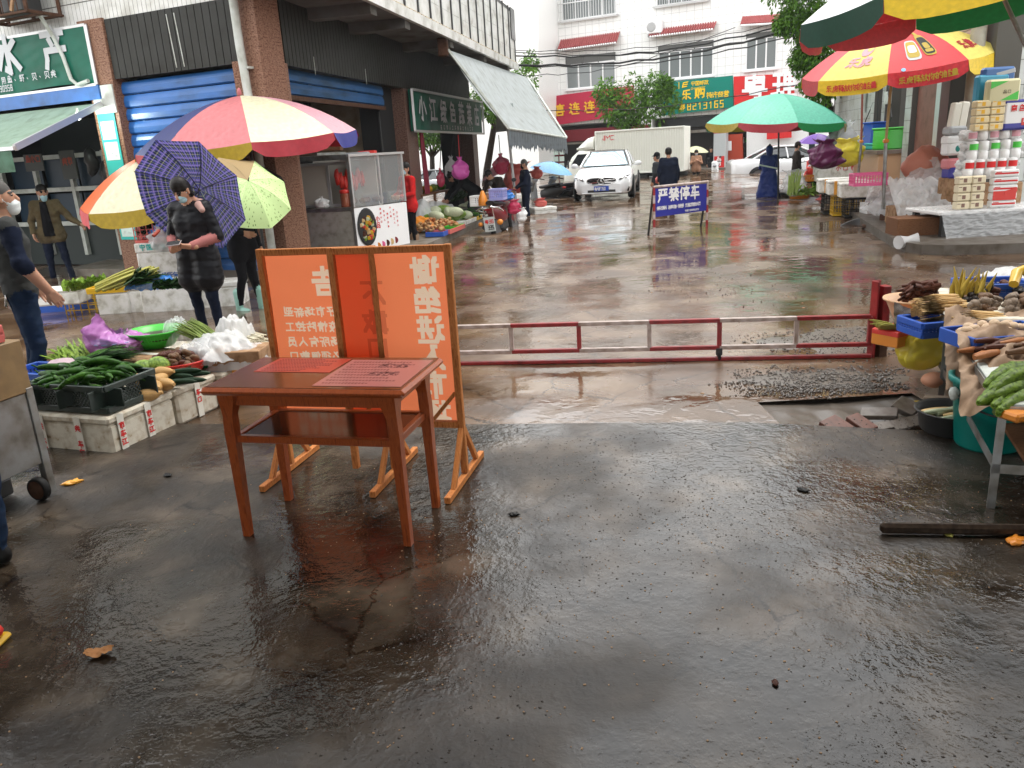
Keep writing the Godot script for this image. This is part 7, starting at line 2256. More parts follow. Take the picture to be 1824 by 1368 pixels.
	for q in [[V(-5.48, .38, -9.87), V(-5.04, .4, -9.93), "v_pale", "heap of pale green lettuce on the yellow crate", 150, .035, V(.3, .8, .2), .2], [V(-4.76, .46, -9.16), V(-4.44, .46, -9.27), "v_stalk", "heap of yellow-green stems with brown ends on the flat crate", 0, .0, V(.8, .25, -.3), .5], [V(-4.38, .5, -9.09), V(-4.24, .5, -9.32), "v_dark", "dark leafy tops of the yellow stems", 110, .025, V(.7, .5, -.2), .3], [V(-4.07, .43, -9.2), V(-3.77, .43, -9.25), "v_dark", "spread of dark green leaves on the wide foam box", 150, .025, V(.5, .4, .2), .18]]:
		st = mb()
		if q[4] > 0: blades(st, q[4], q[0], q[1], q[6], q[7], q[5], .14)
		else:
			for k in 4: stalks(st, 14, q[0].lerp(q[1], k * .2), q[6].normalized(), .5, .016, .1, .7)
		tag(ob("greens_heap" if q[4] > 0 else "stem_heap", st, M[q[2]]), q[3], "greens")
	st = mb()
	drape(st, V(.25, .15, .18), 2.0, .45, 24)
	tag(ob("plastic_bag", st, M.f_blue, null, AT(V(-4.26, .43, -9.47))), "crumpled bright blue bag between the stems and the leaves", "plastic bag")
	# stacked boxes behind
	foam("white foam box with blue print standing behind the blue bag", V(-5.36, -.04, -12.07) + V(0, .0, -.6), .05, V(.75, .75, .5), "foam boxes in the stack", M.foam_clean)
	var sb := V(-5.36, -.04, -12.07) + V(0, 0, -.6)
	lettering(self.get_child(get_child_count() - 1), M.teal_print, "中国虾鱼类", V(-.3, .64, .262), V(1, 0, 0), Vector3.UP, .09, .14, 1.2)
	lettering(self.get_child(get_child_count() - 1), mt("ink_blue", .03, .1, .35, .6), "品用人场所有位", V(-.3, .2, .262), V(1, 0, 0), Vector3.UP, .08, .13, 1.1)
	t = thing("plastic_crate", "orange crate packed with dark greens on the stacked foam box", "crate", sb + V(-.12, .75, 0), .05)
	crate(t, V(.5, .4, .4), M.pl_coral, .09)
	st = mb()
	blades(st, 200, V(-.2, .1, .0), V(.2, .35, .1), V(.1, .3, .6), .2, .02, .1)
	tag(ob("greens_heap", st, M.v_dark, null, AT(sb + V(-.12, .75, 0))), "dark greens filling the orange crate", "greens")
	basin("basin", "red plastic basin beside the orange crate on the stack", sb + V(.24, .92, .05), .14, .2, .18, M.pl_red)
	st = mb()
	bx(st, V(0, .06, 0), V(.85, .11, .55), .02, Basis(V(0, 0, 1), .05))
	tag(ob("foam_slab", st, M.foam_clean, null, Transform3D(Basis(Vector3.UP, .1), sb + V(-.03, 1.16, .02))), "white foam slab lying on top of the stack", "foam slab")
	bag("clear plastic bag hanging in front of the stacked foam box", sb + V(.15, .62, .36), .2, .38, M.f_white, 3.0, .3)
	# umbrellas over the market side
	t = thing("market_umbrella", "large market umbrella with faded pink, cream and navy panels", "umbrella", V(-3.43, -.03, -11.36), .0)
	var ax := Transform3D(Basis.from_euler(V(.05, 0, .05)), loc(t, V(-3.44, 2.68, -11.36)))
	canopy(t, ax, 1.47, .6, 8, [M.u_pink, M.u_navy, M.u_cream, M.u_pink, M.u_cream, M.u_pink, M.u_rose, M.u_cream], [M.u_gold, M.u_crimson, M.u_gold, M.u_crimson, M.u_gold, M.u_crimson, M.u_blue, M.u_crimson], .19, M.dark_metal, .03, 1.27)
	st = mb()
	tube(st, [V(0, 0, 0), ax * V(0, -.6, 0), ax * V(0, .02, 0)], .022, 8)
	ob("pole", st, M.dark_metal, t)
	st = mb()
	lump(st, ax * V(0, .04, 0), V(.03, .06, .03), 0, 1, 6)
	ob("finial", st, M.u_pink, t)
	st = mb()
	lathe(st, [Vector2(.28, -.02), Vector2(.28, .06), Vector2(.06, .1), Vector2(.04, .3)], 18)
	ob("base", st, M.concrete, t)
	t = thing("market_umbrella", "lower market umbrella with orange and cream panels and yellow valance", "umbrella", V(-4.79, -.03, -11.08) + V(0, 0, -1.2))
	ax = Transform3D(Basis.from_euler(V(.1, 0, .08)), loc(t, V(-4.53, 2.08, -11.4)))
	canopy(t, ax, 1.38, .62, 8, [M.u_black, M.u_cream, M.u_orange, M.u_orange, M.u_orange, M.u_cream, M.u_black, M.u_black], [M.u_black, M.u_gold, M.u_red, M.u_red, M.u_red, M.u_gold, M.u_black, M.u_black], .2, M.dark_metal, .03, .62)
	st = mb()
	tube(st, [V(0, 0, 0), ax * V(0, .02, 0)], .022, 8)
	ob("pole", st, M.dark_metal, t)
# ---------- food cart and the vegetable shop's pavement ----------
func build_mid() -> void:
	var c := V(-2.54, 1.63, -13.9)
	c.y = -gy(c.z)
	var l := V(-3.63, 1.69, -14.2)
	var r := V(-1.76, 1.56, -15)
	l.y = c.y
	r.y = c.y
	var t := thing("food_cart", "stainless steel food cart with a glass case and a white food poster", "food cart", c)
	var xl := (c - l).normalized()
	var xr := (r - c).normalized()
	var nl := xl.cross(Vector3.UP)
	var nr := xr.cross(Vector3.UP)
	var wl := (c - l).length()
	var wr_ := (r - c).length()
	var L := func(s: float, y: float, o := .0) -> Vector3: return -xl * s + nl * o + V(0, y, 0)
	var R := func(s: float, y: float, o := .0) -> Vector3: return xr * s + nr * o + V(0, y, 0)
	var st := mb()
	board(st, L.call(wl, .12), L.call(.02, .12), L.call(.02, .86), L.call(wl, .86), -.04)
	ob("steel_panel", st, M.steel, t)
	st = mb()
	for q in [[.0, .05, .12, 1.8], [wl - .05, wl, .12, 1.8]]: board(st, L.call(q[1], q[2], .01), L.call(q[0], q[2], .01), L.call(q[0], q[3], .01), L.call(q[1], q[3], .01), -.05)
	for q in [[.86, .92], [1.72, 1.8]]: board(st, L.call(wl - .05, q[0], .008), L.call(.05, q[0], .008), L.call(.05, q[1], .008), L.call(wl - .05, q[1], .008), -.05)
	board(st, L.call(wl + .05, 1.8, .12), L.call(-.02, 1.8, .12), L.call(-.02, 1.84, .12), L.call(wl + .05, 1.84, .12), 1.0)
	ob("frame", st, M.steel_dull, t)
	st = mb()
	for q in [[wl - .12, wl - .07, .92, 1.68], [wl * .42, wl * .42 + .05, .92, 1.68], [.07, .12, .92, 1.68]]: board(st, L.call(q[1], q[2], -.15), L.call(q[0], q[2], -.15), L.call(q[0], q[3], -.15), L.call(q[1], q[3], -.15), -.03)
	for y in [.93, 1.64]: board(st, L.call(wl - .07, y, -.148), L.call(.1, y, -.148), L.call(.1, y + .05, -.148), L.call(wl - .07, y + .05, -.148), -.03)
	ob("sliding_window", st, M.alu, t)
	st = mb()
	board(st, L.call(wl - .1, .95, -.17), L.call(wl * .42, .95, -.17), L.call(wl * .42, 1.66, -.17), L.call(wl - .1, 1.66, -.17), -.008)
	ob("pane", st, mt("frosted", .5, .46, .4, .3), t)
	st = mb()
	board(st, L.call(wl, .1, -.9), L.call(-.1, .1, -.9), L.call(-.1, 1.8, -.9), L.call(wl, 1.8, -.9), .04)
	board(st, L.call(wl, .86, -.03), L.call(.0, .86, -.03), R.call(wr_, .86, -.6), L.call(wl, .86, -.9), .03)
	ob("rear_panel", st, mt("cart_inside", .45, .42, .37, .5), t)
	# poster side with the glass case on top
	st = mb()
	board(st, R.call(.0, .12), R.call(wr_, .12), R.call(wr_, .9), R.call(.0, .9), -.05)
	var po := ob("poster", st, M.white_print, t)
	st = mb()
	lathe(st, [Vector2(0, 0), Vector2(.3, .0), Vector2(.33, .012), Vector2(.3, .014), Vector2(0, .006)], 22, Transform3D(Basis(xr, nr, Vector3.UP) * Basis.from_scale(V(.72, 1, 1)), R.call(.26, .56, .003)))
	ob("printed_bowl", st, M.black_print, po)
	for k in 34:
		st = mb()
		var a := rnd(0, TAU)
		var q := sqrt(rnd(0, 1)) * .23
		lump(st, R.call(.25 + cos(a) * q * .72, .55 + sin(a) * q, .016 + k * .0004), V(.045, .035, .004), 0, 1, 5)
		ob("printed_food", st, [M.pl_red, M.v_noodle, M.pl_orange, M.v_pale, M.pl_yellow, M.v_chest, M.v_white][k % 7] as Material, po)
	for k in 6: lettering(po, M.red_print, ["鱼虾小口", "市中人", "类羊口车", "小人类", "中贝工人", "口小车人"][k], R.call(.62 + k * .085, .82 - .05 * (k % 3), .001), xr, Vector3.UP, .036, .2, 2.1, true, .004)
	lettering(po, M.red_print, "小品", R.call(.5, .62, .001), xr, Vector3.UP, .1, .14, 1.1, true, .004)
	for k in 5:
		st = mb()
		lump(st, R.call(.5 + k * .115, .2 + .012 * k, .004), V(.05, .06, .003), 0, 1, 6)
		ob("printed_dish", st, [M.pl_orange, M.pl_pink, M.v_chest, M.v_noodle, M.pl_dkred][k] as Material, po)
	st = mb()
	for q in [[.0, .03], [wr_ * .52, wr_ * .52 + .025], [wr_ - .03, wr_]]: board(st, R.call(q[0], .92, .01), R.call(q[1], .92, .01), R.call(q[1], 1.78, .01), R.call(q[0], 1.78, .01), -.03)
	board(st, R.call(-.02, 1.76, .03), R.call(wr_ + .03, 1.76, .03), R.call(wr_ + .03, 1.8, .03), R.call(-.02, 1.8, .03), -.6)
	ob("case_frame", st, M.alu, t)
	for q in [[.03, wr_ * .52], [wr_ * .52 + .025, wr_ - .03]]:
		st = mb()
		board(st, R.call(q[0], .92), R.call(q[1], .92), R.call(q[1], 1.76), R.call(q[0], 1.76), -.006)
		ob("pane", st, M.glass, t)
	st = mb()
	for k in 9: lump(st, R.call(.1 + k * .11, 1.0, -.2 - .05 * (k % 3)), V(.07, .05, .07), .3, 2.0, 7)
	ob("snacks", st, M.v_brown, t).set_meta("kind", "stuff")
	st = mb()
	for k in 12: lump(st, R.call(.12 + k * .085, 1.42 - .06 * (k % 3), -.45), V(.05, .14, .05), .4, 2.0, 7)
	ob("red_packets", st, M.pl_red, t).set_meta("kind", "stuff")
	st = mb()
	lathe(st, [Vector2(.0, 0), Vector2(.09, .0), Vector2(.095, .02), Vector2(.095, .2), Vector2(.085, .23)], 16, AT(L.call(.16, .93, -.06)))
	var jar := ob("jar", st, mt("chili_jar", .28, .08, .04, .15), t)
	st = mb()
	lathe(st, [Vector2(.096, .23), Vector2(.1, .235), Vector2(.1, .29), Vector2(.0, .295)], 16, AT(L.call(.16, .93, -.06)))
	ob("lid", st, M.pl_red, jar)
	bag("white tied bag standing on the food cart's counter", c + L.call(.62, .92, -.05), .12, .2, M.pl_white, 6.0, .15)
	var pb := bag("bright pink bag hanging at the food cart's side", V(-3.78, .43, -13.4), .22, .62, M.f_pink, 1.0, .1)
	bag("second pink bag hanging behind the first at the food cart", V(-4.01, .35, -13.7), .16, .5, M.f_pink, 9.0, .1)
	# clutter on the cart's roof
	for q in [[V(-2.55, 1.82, -14.6), .5, M.pl_grey, "grey carton lying on the food cart's roof"], [V(-2.38, 1.84, -15), .3, M.pl_red, "red carton lying on the food cart's roof"], [V(-3.15, 2.02, -15.6), .4, M.old_wood, "brown box behind the food cart's roof"]]:
		t = thing("carton", q[3], "carton", q[0])
		st = mb()
		bx(st, V(0, 0, 0), V(q[1], .14, .3), .01)
		ob("box_body", st, q[2], t)
	# pavement stall under the green vegetable sign
	var kerb := func(s: float, o: float, y := .0) -> Vector3:
		var p := wa(s, 0, o)
		return V(p.x, -gy(p.z) + .14 + y, p.z)
	var fr := Basis(AX, Vector3.UP, NA)
	st = mb()
	for i in 2: pass
	lump(st, Vector3.ZERO, V(.052, .036, .036), .2, 1.5, 7)
	var potato := mesh_of(st)
	heap("potato", "yellow potato in the heap by the food cart", "potato", "potatoes on the pavement", potato, [M.v_potato, M.v_potato, M.v_carrot], kerb.call(4.75, .95, .1), V(.75, .18, .35), 80, 0, 3, .5, fr)
	st = mb()
	lump(st, Vector3.ZERO, V(.21, .1, .1), .05, 1.0, 10)
	heap("gourd", "pale green gourd in the pile by the orange tray", "gourd", "gourds on the pavement", mesh_of(st), [M.v_pale, M.v_white, M.v_melon], kerb.call(6.3, .75, .12), V(.7, .24, .35), 20, .8, .7, .2, fr)
	st = mb()
	pod(st, .34, .04, .06, .04)
	heap("aubergine", "dark purple aubergine laid along the kerb", "aubergine", "aubergines on the pavement", mesh_of(st), [M.v_purple, M.v_purple, M.v_dark], kerb.call(8.2, .9, .06), V(.9, .14, .32), 26, 1.5, .5, .1, fr)
	st = mb()
	pod(st, .42, .055, .03, .0, .3)
	heap("radish", "white radish in the pile beyond the aubergines", "radish", "radishes on the pavement", mesh_of(st), [M.v_white], kerb.call(9.6, .7, .1), V(.6, .18, .3), 16, 1.4, .3, .1, fr)
	st = mb()
	pod(st, .28, .035, .05)
	heap("cucumber", "green cucumber in the low pile by the kerb", "cucumber", "cucumbers on the pavement", mesh_of(st), [M.v_leaf, M.v_dark], kerb.call(7.4, 1.05, .05), V(.45, .1, .2), 14, 1.5, .4, .1, fr)
	st = mb()
	lump(st, Vector3.ZERO, V(.16, .13, .13), .1, 1.5, 9)
	heap("cabbage", "round pale cabbage behind the gourds", "cabbage", "cabbages on the pavement", mesh_of(st), [M.v_white, M.v_pale], kerb.call(6.7, .35, .15), V(.5, .2, .2), 7, 0, 3, .2, fr)
	for q in [[4.9, 1.12, 1.2, .5, M.pl_coral, "orange tray under the yellow potatoes"], [5.2, 1.2, .6, .3, M.pl_green, "green tray at the kerb's corner by the potatoes"], [4.2, 1.15, .5, .35, M.pl_blue, "dark blue printed tray near the woman's boots"], [6.6, .9, 1.4, .7, M.foam_clean, "white foam tray under the pale gourds"], [8.6, 1.0, 2.2, .6, M.foam_clean, "long white foam tray under the aubergines"], [7.4, 1.1, .7, .35, M.pl_yellow, "yellow tray under the cucumbers"]]:
		t = thing("tray", q[5], "tray", kerb.call(q[0], q[1], .0), atan2(-AX.z, AX.x))
		st = mb()
		bx(st, V(0, .015, 0), V(q[2], .03, q[3]), .006)
		for sx in [-1.0, 1.0]:
			bx(st, V(sx * q[2] * .5, .045, 0), V(.02, .09, q[3]), .004)
			bx(st, V(0, .045, sx * q[3] * .5), V(q[2] + .02, .09, .02), .004)
		ob("tray_body", st, q[4], t)
	for q in [[6.2, .1, .5, .45, 11.0, "heap of clear bags of produce behind the gourds"], [7.6, .2, .5, .35, 12.0, "clear bag of brown produce behind the aubergines"], [5.0, .5, .22, .26, 13.0, "orange and yellow bag heap beside the pillar"]]:
		st = mb()
		drape(st, V(q[2], q[3], .4), q[4], .4, 22)
		tag(ob("plastic_bag", st, M.f_white if q[4] < 12.5 else M.pl_orange, null, Transform3D(fr, kerb.call(q[0], q[1], .05))), q[5], "plastic bag", "bags behind the pavement vegetables")
	st = mb()
	blades(st, 160, kerb.call(9.0, .1, .3), kerb.call(10.5, .1, .3), V(.2, .8, .4), .3, .03, .15)
	tag(ob("greens_heap", st, M.v_dark), "dark leafy greens before the far pillar", "greens")
	t = thing("vegetable_rack", "low yellow rack of vegetables by the pillar behind the stooping vendor", "rack", kerb.call(8.0, -.2), atan2(-AX.z, AX.x))
	st = mb()
	bx(st, V(0, .62, 0), V(2.4, .05, .5), .01)
	for x in [-1.1, .0, 1.1]: bx(st, V(x, .3, .2), V(.05, .6, .05))
	ob("frame", st, M.old_wood, t)
	for k in 10:
		st = mb()
		lump(st, V(-1.05 + k * .23, .72, rnd(-.1, .1)), V(.13, .09, .13), .3, 2.0, 7)
		ob("produce", st, [M.pl_yellow, M.v_leaf, M.pl_orange, M.v_pale][k % 4] as Material, t)
	# bags hanging in the arcade
	for q in [[V(-.94, 1.18, -19.8), .2, .5, M.f_pink, "glossy pink bag hanging on a red cord under the green sign", V(-.93, 2.2, -19.8), M.red_print], [V(.05, 1.2, -21), .18, .5, M.f_red, "dark maroon bag hanging on a black cord by the grey pole", V(.04, 2.17, -21), M.black_print], [V(-1.45, 1.02, -20), .09, .42, M.f_red, "narrow maroon bag hanging beside the pillar", V(-1.34, 2.23, -20), M.black_print], [V(-1.2, 1.15, -20.6), .16, .55, M.f_white, "grey plastic bag hanging behind the pink one", V(-1.08, 2.23, -20.6), M.black_print]]:
		var o := bag(q[4], q[0], q[1], q[2], q[3], q[1] * 50.0, .2, "bags hanging in the arcade")
		t = thing("cord", "thin cord from the overhang to the %s" % ["glossy pink bag", "maroon bag by the pole", "narrow maroon bag", "grey bag behind the pink one"][[.2, .18, .09, .16].find(q[1])], "cord", q[0])
		st = mb()
		tube(st, [V(0, q[2] * .95, 0), (q[5] - q[0]) * .6 + V(0, .2, 0), q[5] - q[0]], .012, 5)
		ob("line", st, q[6], t)
	t = thing("hanging_cloth", "dark red cloth hanging from the granite pillar's edge", "cloth", wa(7.05, .9, .0))
	st = mb()
	patch(st, 10, 20, func(u: float, v: float) -> Vector3: return AX * (u * .3 * (.4 + .6 * v)) + V(0, (1.0 - v) * 1.4, 0) + NA * (.06 + .04 * sin(u * 14.0)))
	ob("fabric", st, mt("maroon_cloth", .22, .03, .05, .8), t)
# ---------- street: vehicles and things on the road ----------
func build_street() -> void:
	var fwd := V(-.22, 0, .975)
	var c := V(3.22, -.17, -24.98) - fwd * 1.42
	c.y = -gy(c.z)
	var t: Node3D = sedan("white saloon car with a star on its grille, parked facing the market", c, yaw_to(fwd), M.car_white, M.car_black, .01)
	saloon_face(t)
	t = sedan("white saloon car passing behind the woman in the blue raincoat", V(10.97, -.26, -34.34) + V(1.62, 0, -.7), PI * .5 - .1, M.car_white, M.car_white, .0, .1)
	t.scale = Vector3.ONE * 1.12
	sedan("silver car parked beyond the arcade beside the thin tree", V(-3.53, -.34, -42.39) + V(.4, 0, 0), 1.9, M.car_grey, M.car_grey)
	box_truck("white box truck with a ribbed cargo side, standing before the shops", V(6.46, -.28, -36.49), -.36, .0)
	# scooters
	scooter("black and silver scooter standing beside the white saloon car", V(1.93, -.19, -26.89), -2.45, M.pl_grey, M.black_gloss)
	scooter("white scooter half hidden behind the man in the dark tracksuit", V(1.36, -.19, -26.83), -2.3, M.pl_white, M.dark_metal, .1)
	scooter("white and black scooter parked before the red drink cabinet", V(10.58, -.32, -39.53), -.3, M.car_white, M.black_gloss, .08)
	scooter("red and silver scooter loaded with bags behind the camouflage jacket", V(11.29, -.21, -29.12), -.5, M.pl_red, M.steel_dull, .05)
	# loaded motorcycle
	var mp := V(.07, -.1, -17.74)
	t = scooter("dark red motorcycle loaded with plastic baskets by the pavement stall", mp, PI - .32, M.pl_dkred, M.pl_dkred, -.1, true)
	var st := mb()
	for sx in [-1.0, 1.0]: tube(st, [V(sx * .2, .62, -.5), V(sx * .24, .72, -.95), V(sx * .1, .76, -1.02)], .02, 6)
	for k in 4: bar(st, V(-.2, .74 , -.55 - k * .14), V(.2, .74, -.55 - k * .14), .025, .025)
	for sx in [-.1, .1]: tube(st, [V(sx, .5, -.86), V(sx, .8, -.96)], .014, 5)
	ob("rack", st, M.chrome, t)
	st = mb()
	bx(st, V(0, .4, -.96), V(.24, .3, .02), .006)
	var pl := ob("number_plate", st, mt("plate_pale", .55, .6, .58, .4), t)
	lettering(pl, M.red_print, "粤38", V(.09, .42, -.971), V(-1, 0, 0), Vector3.UP, .08, .14, 1.0)
	lettering(pl, M.black_print, "Z335", V(.09, .29, -.971), V(-1, 0, 0), Vector3.UP, .09, .16, 1.0, false, .004, .0, .7)
	st = mb()
	lump(st, V(-.22, .42, -.9), V(.07, .06, .05), 0, 1, 8)
	lump(st, V(.22, .42, -.9), V(.05, .05, .05), 0, 1, 8)
	ob("indicator", st, M.pl_orange, t)
	var mb_ := t.transform
	var b := thing("plastic_basket", "grey-blue lattice basket strapped on the loaded motorcycle", "basket", mb_ * V(-.12, .86, -.5), t.rotation.y)
	crate(b, V(.3, .24, .3), M.pl_lilac, .04)
	b = thing("plastic_basket", "white lattice basket on the far side of the loaded motorcycle", "basket", mb_ * V(.34, .8, -.55), t.rotation.y)
	crate(b, V(.24, .22, .3), M.pl_white, .04)
	b = thing("traffic_cone", "orange cone shaped container standing among the motorcycle's baskets", "container", mb_ * V(.16, .8, -.72))
	st = mb()
	lathe(st, [Vector2(0, 0), Vector2(.1, .0), Vector2(.1, .12), Vector2(.07, .2), Vector2(.03, .3), Vector2(.0, .31)], 14)
	ob("body", st, M.pl_orange, b)
	bag("blue plastic bag heaped on the loaded motorcycle's seat", mb_ * V(-.12, .82, .0), .16, .2, M.f_blue, 21.0, .5)
	bag("dark maroon bag hanging on the loaded motorcycle's side", mb_ * V(-.25, .5, .05), .15, .3, M.f_red, 22.0, .5)
	bag("white plastic jug bag on the loaded motorcycle's footrest", mb_ * V(-.38, .3, .1), .11, .3, M.pl_white, 23.0, .5)
	# box on the road, light blue umbrella, litter
	t = foam("white foam box with blue print on the wet road beside the tracksuit man", V(1.1, -.13, -21.37), .3, V(.62, .42, .45), "", M.foam_clean)
	lettering(t, mt("ink_blue", .03, .1, .35, .6), "中国虾鱼类品", V(-.26, .18, .232), V(1, 0, 0), Vector3.UP, .08, .13, 1.05)
	bag("bright orange bag on top of the white foam box on the road", V(1.1, -.13, -21.37) + V(-.05, .42, 0), .16, .22, M.pl_coral, 31.0, .5)
	bag("red bag hung on the handlebar of the white scooter", V(1.13, .92, -24.5), .17, .34, M.pl_coral, 32.0, .4)
	var drop := bag("orange raincoat draped over the parked scooter behind the tracksuit man", V(.46, .65, -22.5), .34, .75, M.pl_coral, 33.0, .6, "", "raincoat")
	drop.set_meta("category", "raincoat")
	t = thing("umbrella", "light blue umbrella held low behind the scooters", "umbrella", V(1.79, 1.34, -27))
	var um := Transform3D(Basis.from_euler(V(.1, 0, -.22)), Vector3.ZERO)
	canopy(t, um, .72, .3, 8, [M.u_sky], [M.u_sky], .0, M.dark_metal, .03)
	st = mb()
	tube(st, [V(0, .02, 0), um * V(0, -.75, 0)], .008, 6)
	ob("shaft", st, M.dark_metal, t)
	t = thing("umbrella", "pale pink umbrella beside the maroon hanging bag", "umbrella", V(-.06, 1.43, -23))
	canopy(t, Transform3D(Basis.from_euler(V(0, 0, .35)), Vector3.ZERO), .55, .26, 8, [M.u_rose], [M.u_rose], .0, M.dark_metal, .03)
	t = thing("umbrella", "cream umbrella held over the woman in the tan jacket", "umbrella", V(9.23, 1.49, -38))
	um = Transform3D(Basis.from_euler(V(.1, 0, -.08)), Vector3.ZERO)
	canopy(t, um, .58, .24, 8, [M.u_pale], [M.u_pale], .0, M.dark_metal, .03)
	st = mb()
	tube(st, [V(0, .02, 0), um * V(0, -.7, 0)], .008, 6)
	ob("shaft", st, M.dark_metal, t)
	t = thing("umbrella", "purple umbrella behind the stall boxes on the far right", "umbrella", V(10.18, 1.73, -26))
	um = Transform3D(Basis.from_euler(V(.05, .3, -.05)), Vector3.ZERO)
	canopy(t, um, .62, .3, 8, [M.u_violet, mt("violet_deep", .2, .1, .42, .6)], [M.u_violet], .0, M.dark_metal, .03)
	st = mb()
	tube(st, [V(0, .02, 0), um * V(0, -.85, 0)], .008, 6)
	ob("shaft", st, M.pl_grey, t)
	t = thing("tarpaulin", "dark green tarpaulin roof behind the purple umbrella", "tarpaulin", V(16.18, 1.49, -41))
	st = mb()
	patch(st, 14, 6, func(u: float, v: float) -> Vector3: return V(lerpf(-1.4, 1.6, u), lerpf(.25, -.9, v) - .1 * sin(u * PI), lerpf(-.6, .5, v)))
	ob("sheet", st, mt("tarp", .07, .1, .095, .6), t)
# ---------- right-hand stalls ----------
func print_on(t: Node3D, m: Material, text: String, ax: Transform3D, R: float, drop: float, n: int, i: int, a0: float, u0: float, u1: float, v0: float, h: float, val := .0, w := .13) -> void:
	# text runs from u1 to u0 across panel i seen from outside
	var len: float = text.length() * 1.05
	var f := func(x: float, y: float, lift: float) -> Vector3:
		var u := lerpf(u0, u1, x / len)
		if val > .0: return on_valance(ax, R, drop, n, i, a0, .03, val, u, v0 - y * h, lift)
		return on_panel(ax, R, drop, n, i, a0, .03, u, v0 - y * h, lift + .004)
	lettering(t, m, text, Vector3.ZERO, V(1, 0, 0), Vector3.UP, 1.0, w, 1.05, false, .004, .0, 1.0, f)
func build_right_stalls() -> void:
	var st: SurfaceTool
	# big green umbrella
	var t := thing("market_umbrella", "big green and mint market umbrella over the roadside stall", "umbrella", V(7.45, -.14, -21.55))
	var ax := Transform3D(Basis.from_euler(V(.03, 0, -.05)), loc(t, V(7.37, 2.79, -21.58)))
	canopy(t, ax, 1.82, .72, 8, [M.u_teal, M.u_mint, M.u_mint, M.u_mint, M.u_teal, M.u_green, M.u_teal, M.u_teal], [M.u_gold, M.u_green, M.u_crimson, M.u_gold, M.u_green, M.u_gold, M.u_crimson, M.u_gold], .2, M.dark_metal, .04, .05)
	st = mb()
	tube(st, [V(0, 0, 0), ax * V(0, .03, 0)], .024, 8)
	ob("pole", st, M.dark_metal, t)
	st = mb()
	lathe(st, [Vector2(.25, 0), Vector2(.25, .08), Vector2(.05, .12)], 16)
	ob("base", st, M.concrete, t)
	# red and yellow umbrella with lettering
	var ub := V(6.77, .08, -14.14)
	t = thing("market_umbrella", "red and yellow market umbrella printed with a drink can and bottle", "umbrella", ub)
	ax = Transform3D(Basis.from_euler(V(.1, 0, .12)), loc(t, V(6.76, 3.38, -14.15)))
	var Ru := 1.52
	var dr := .6
	var a0 := 2.09
	canopy(t, ax, Ru, dr, 8, [M.u_lemon, M.u_red], [M.u_yellow, M.u_red], .24, M.pl_grey, .03, a0, .6)
	st = mb()
	tube(st, [V(0, 0, 0), loc(t, V(6.73, 1.56, -14.16))], .03, 10)
	ob("lower_pole", st, M.steel_dull, t)
	st = mb()
	tube(st, [loc(t, V(6.73, 1.54, -14.16)), ax * V(0, .02, 0)], .024, 10)
	ob("upper_pole", st, mt("ochre_pole", .42, .3, .14, .4), t)
	st = mb()
	bx(st, loc(t, V(6.73, 1.55, -14.16)), V(.09, .07, .09), .02)
	ob("clamp", st, M.pl_orange, t)
	st = mb()
	lathe(st, [Vector2(.0, .0), Vector2(.33, .0), Vector2(.34, .05), Vector2(.06, .1), Vector2(.05, .26)], 22)
	ob("base", st, M.rust, t)
	print_on(t, M.u_gold, "乐虎释放你的能量", ax, Ru, dr, 8, 7, a0, .86, .14, .72, .42, .24, .12)
	print_on(t, M.u_red, "乐虎释放你的能量", ax, Ru, dr, 8, 0, a0, .86, .14, .72, .42, .24, .12)
	print_on(t, M.u_rose, "乐虎", ax, Ru, dr, 8, 0, a0, .74, .3, .86, .13, .0, .16)
	print_on(t, M.u_crimson, "乐虎", ax, Ru, dr, 8, 6, a0, .74, .3, .86, .13, .0, .16)
	var dot := func(i: int, u: float, v: float, du: float, dv: float, m: Material, lift: float, sq: float, nm: String):
		var s2 := mb()
		patch(s2, 16, 4, func(p: float, q: float) -> Vector3:
			var a := p * TAU
			return on_panel(ax, Ru, dr, 8, i, a0, .03, u + signf(cos(a)) * pow(absf(cos(a)), sq) * du * q, v + signf(sin(a)) * pow(absf(sin(a)), sq) * dv * q, lift))
		ob(nm, s2, m, t)
	dot.call(0, .5, .62, .13, .1, M.u_rose, .008, 1.0, "emblem")
	dot.call(0, .46, .6, .07, .05, M.u_lemon, .011, 1.0, "emblem")
	for q in [[.62, .72, .12, .16, "pl_grey", .008], [.62, .72, .1, .13, "u_gold", .011], [.62, .72, .07, .06, "u_white", .014], [.36, .66, .1, .19, "u_gold", .008], [.36, .68, .085, .15, "black_print", .011], [.36, .7, .05, .05, "u_gold", .014], [.37, .45, .045, .06, "u_gold", .008], [.36, .78, .06, .025, "u_gold", .014]]:
		dot.call(7, q[0], q[1], q[2], q[3], M[q[4]], q[5], .45, "printed_drink")
	dot.call(7, .8, .98, .03, .02, M.u_sky, .008, 1.0, "emblem")
	# many-coloured umbrella close above
	t = thing("market_umbrella", "many coloured market umbrella with wide panels at the upper right", "umbrella", V(6.1, -.02, -10.4))
	ax = Transform3D(Basis.from_euler(V(-.02, 0, .12)), loc(t, V(5.66, 3.93, -10.2)))
	canopy(t, ax, 1.95, .66, 8, [M.u_green, M.u_orange, M.u_white, M.u_red, M.u_red, M.u_green, M.u_yellow, M.u_white], [M.u_green, M.u_yellow, M.u_dkgreen, M.u_red, M.u_red, M.u_green, M.u_yellow, M.u_dkgreen], .3, M.dark_metal, .03, .95, .7)
	st = mb()
	tube(st, [loc(t, V(7.38, -.01, -9.2)), ax * V(0, .02, 0)], .024, 8)
	ob("pole", st, M.steel_dull, t)
	var pg := V(8.16, 0, -18.41)
	t = thing("pole", "slim grey umbrella pole with a red upper half in a concrete block", "pole", pg)
	st = mb()
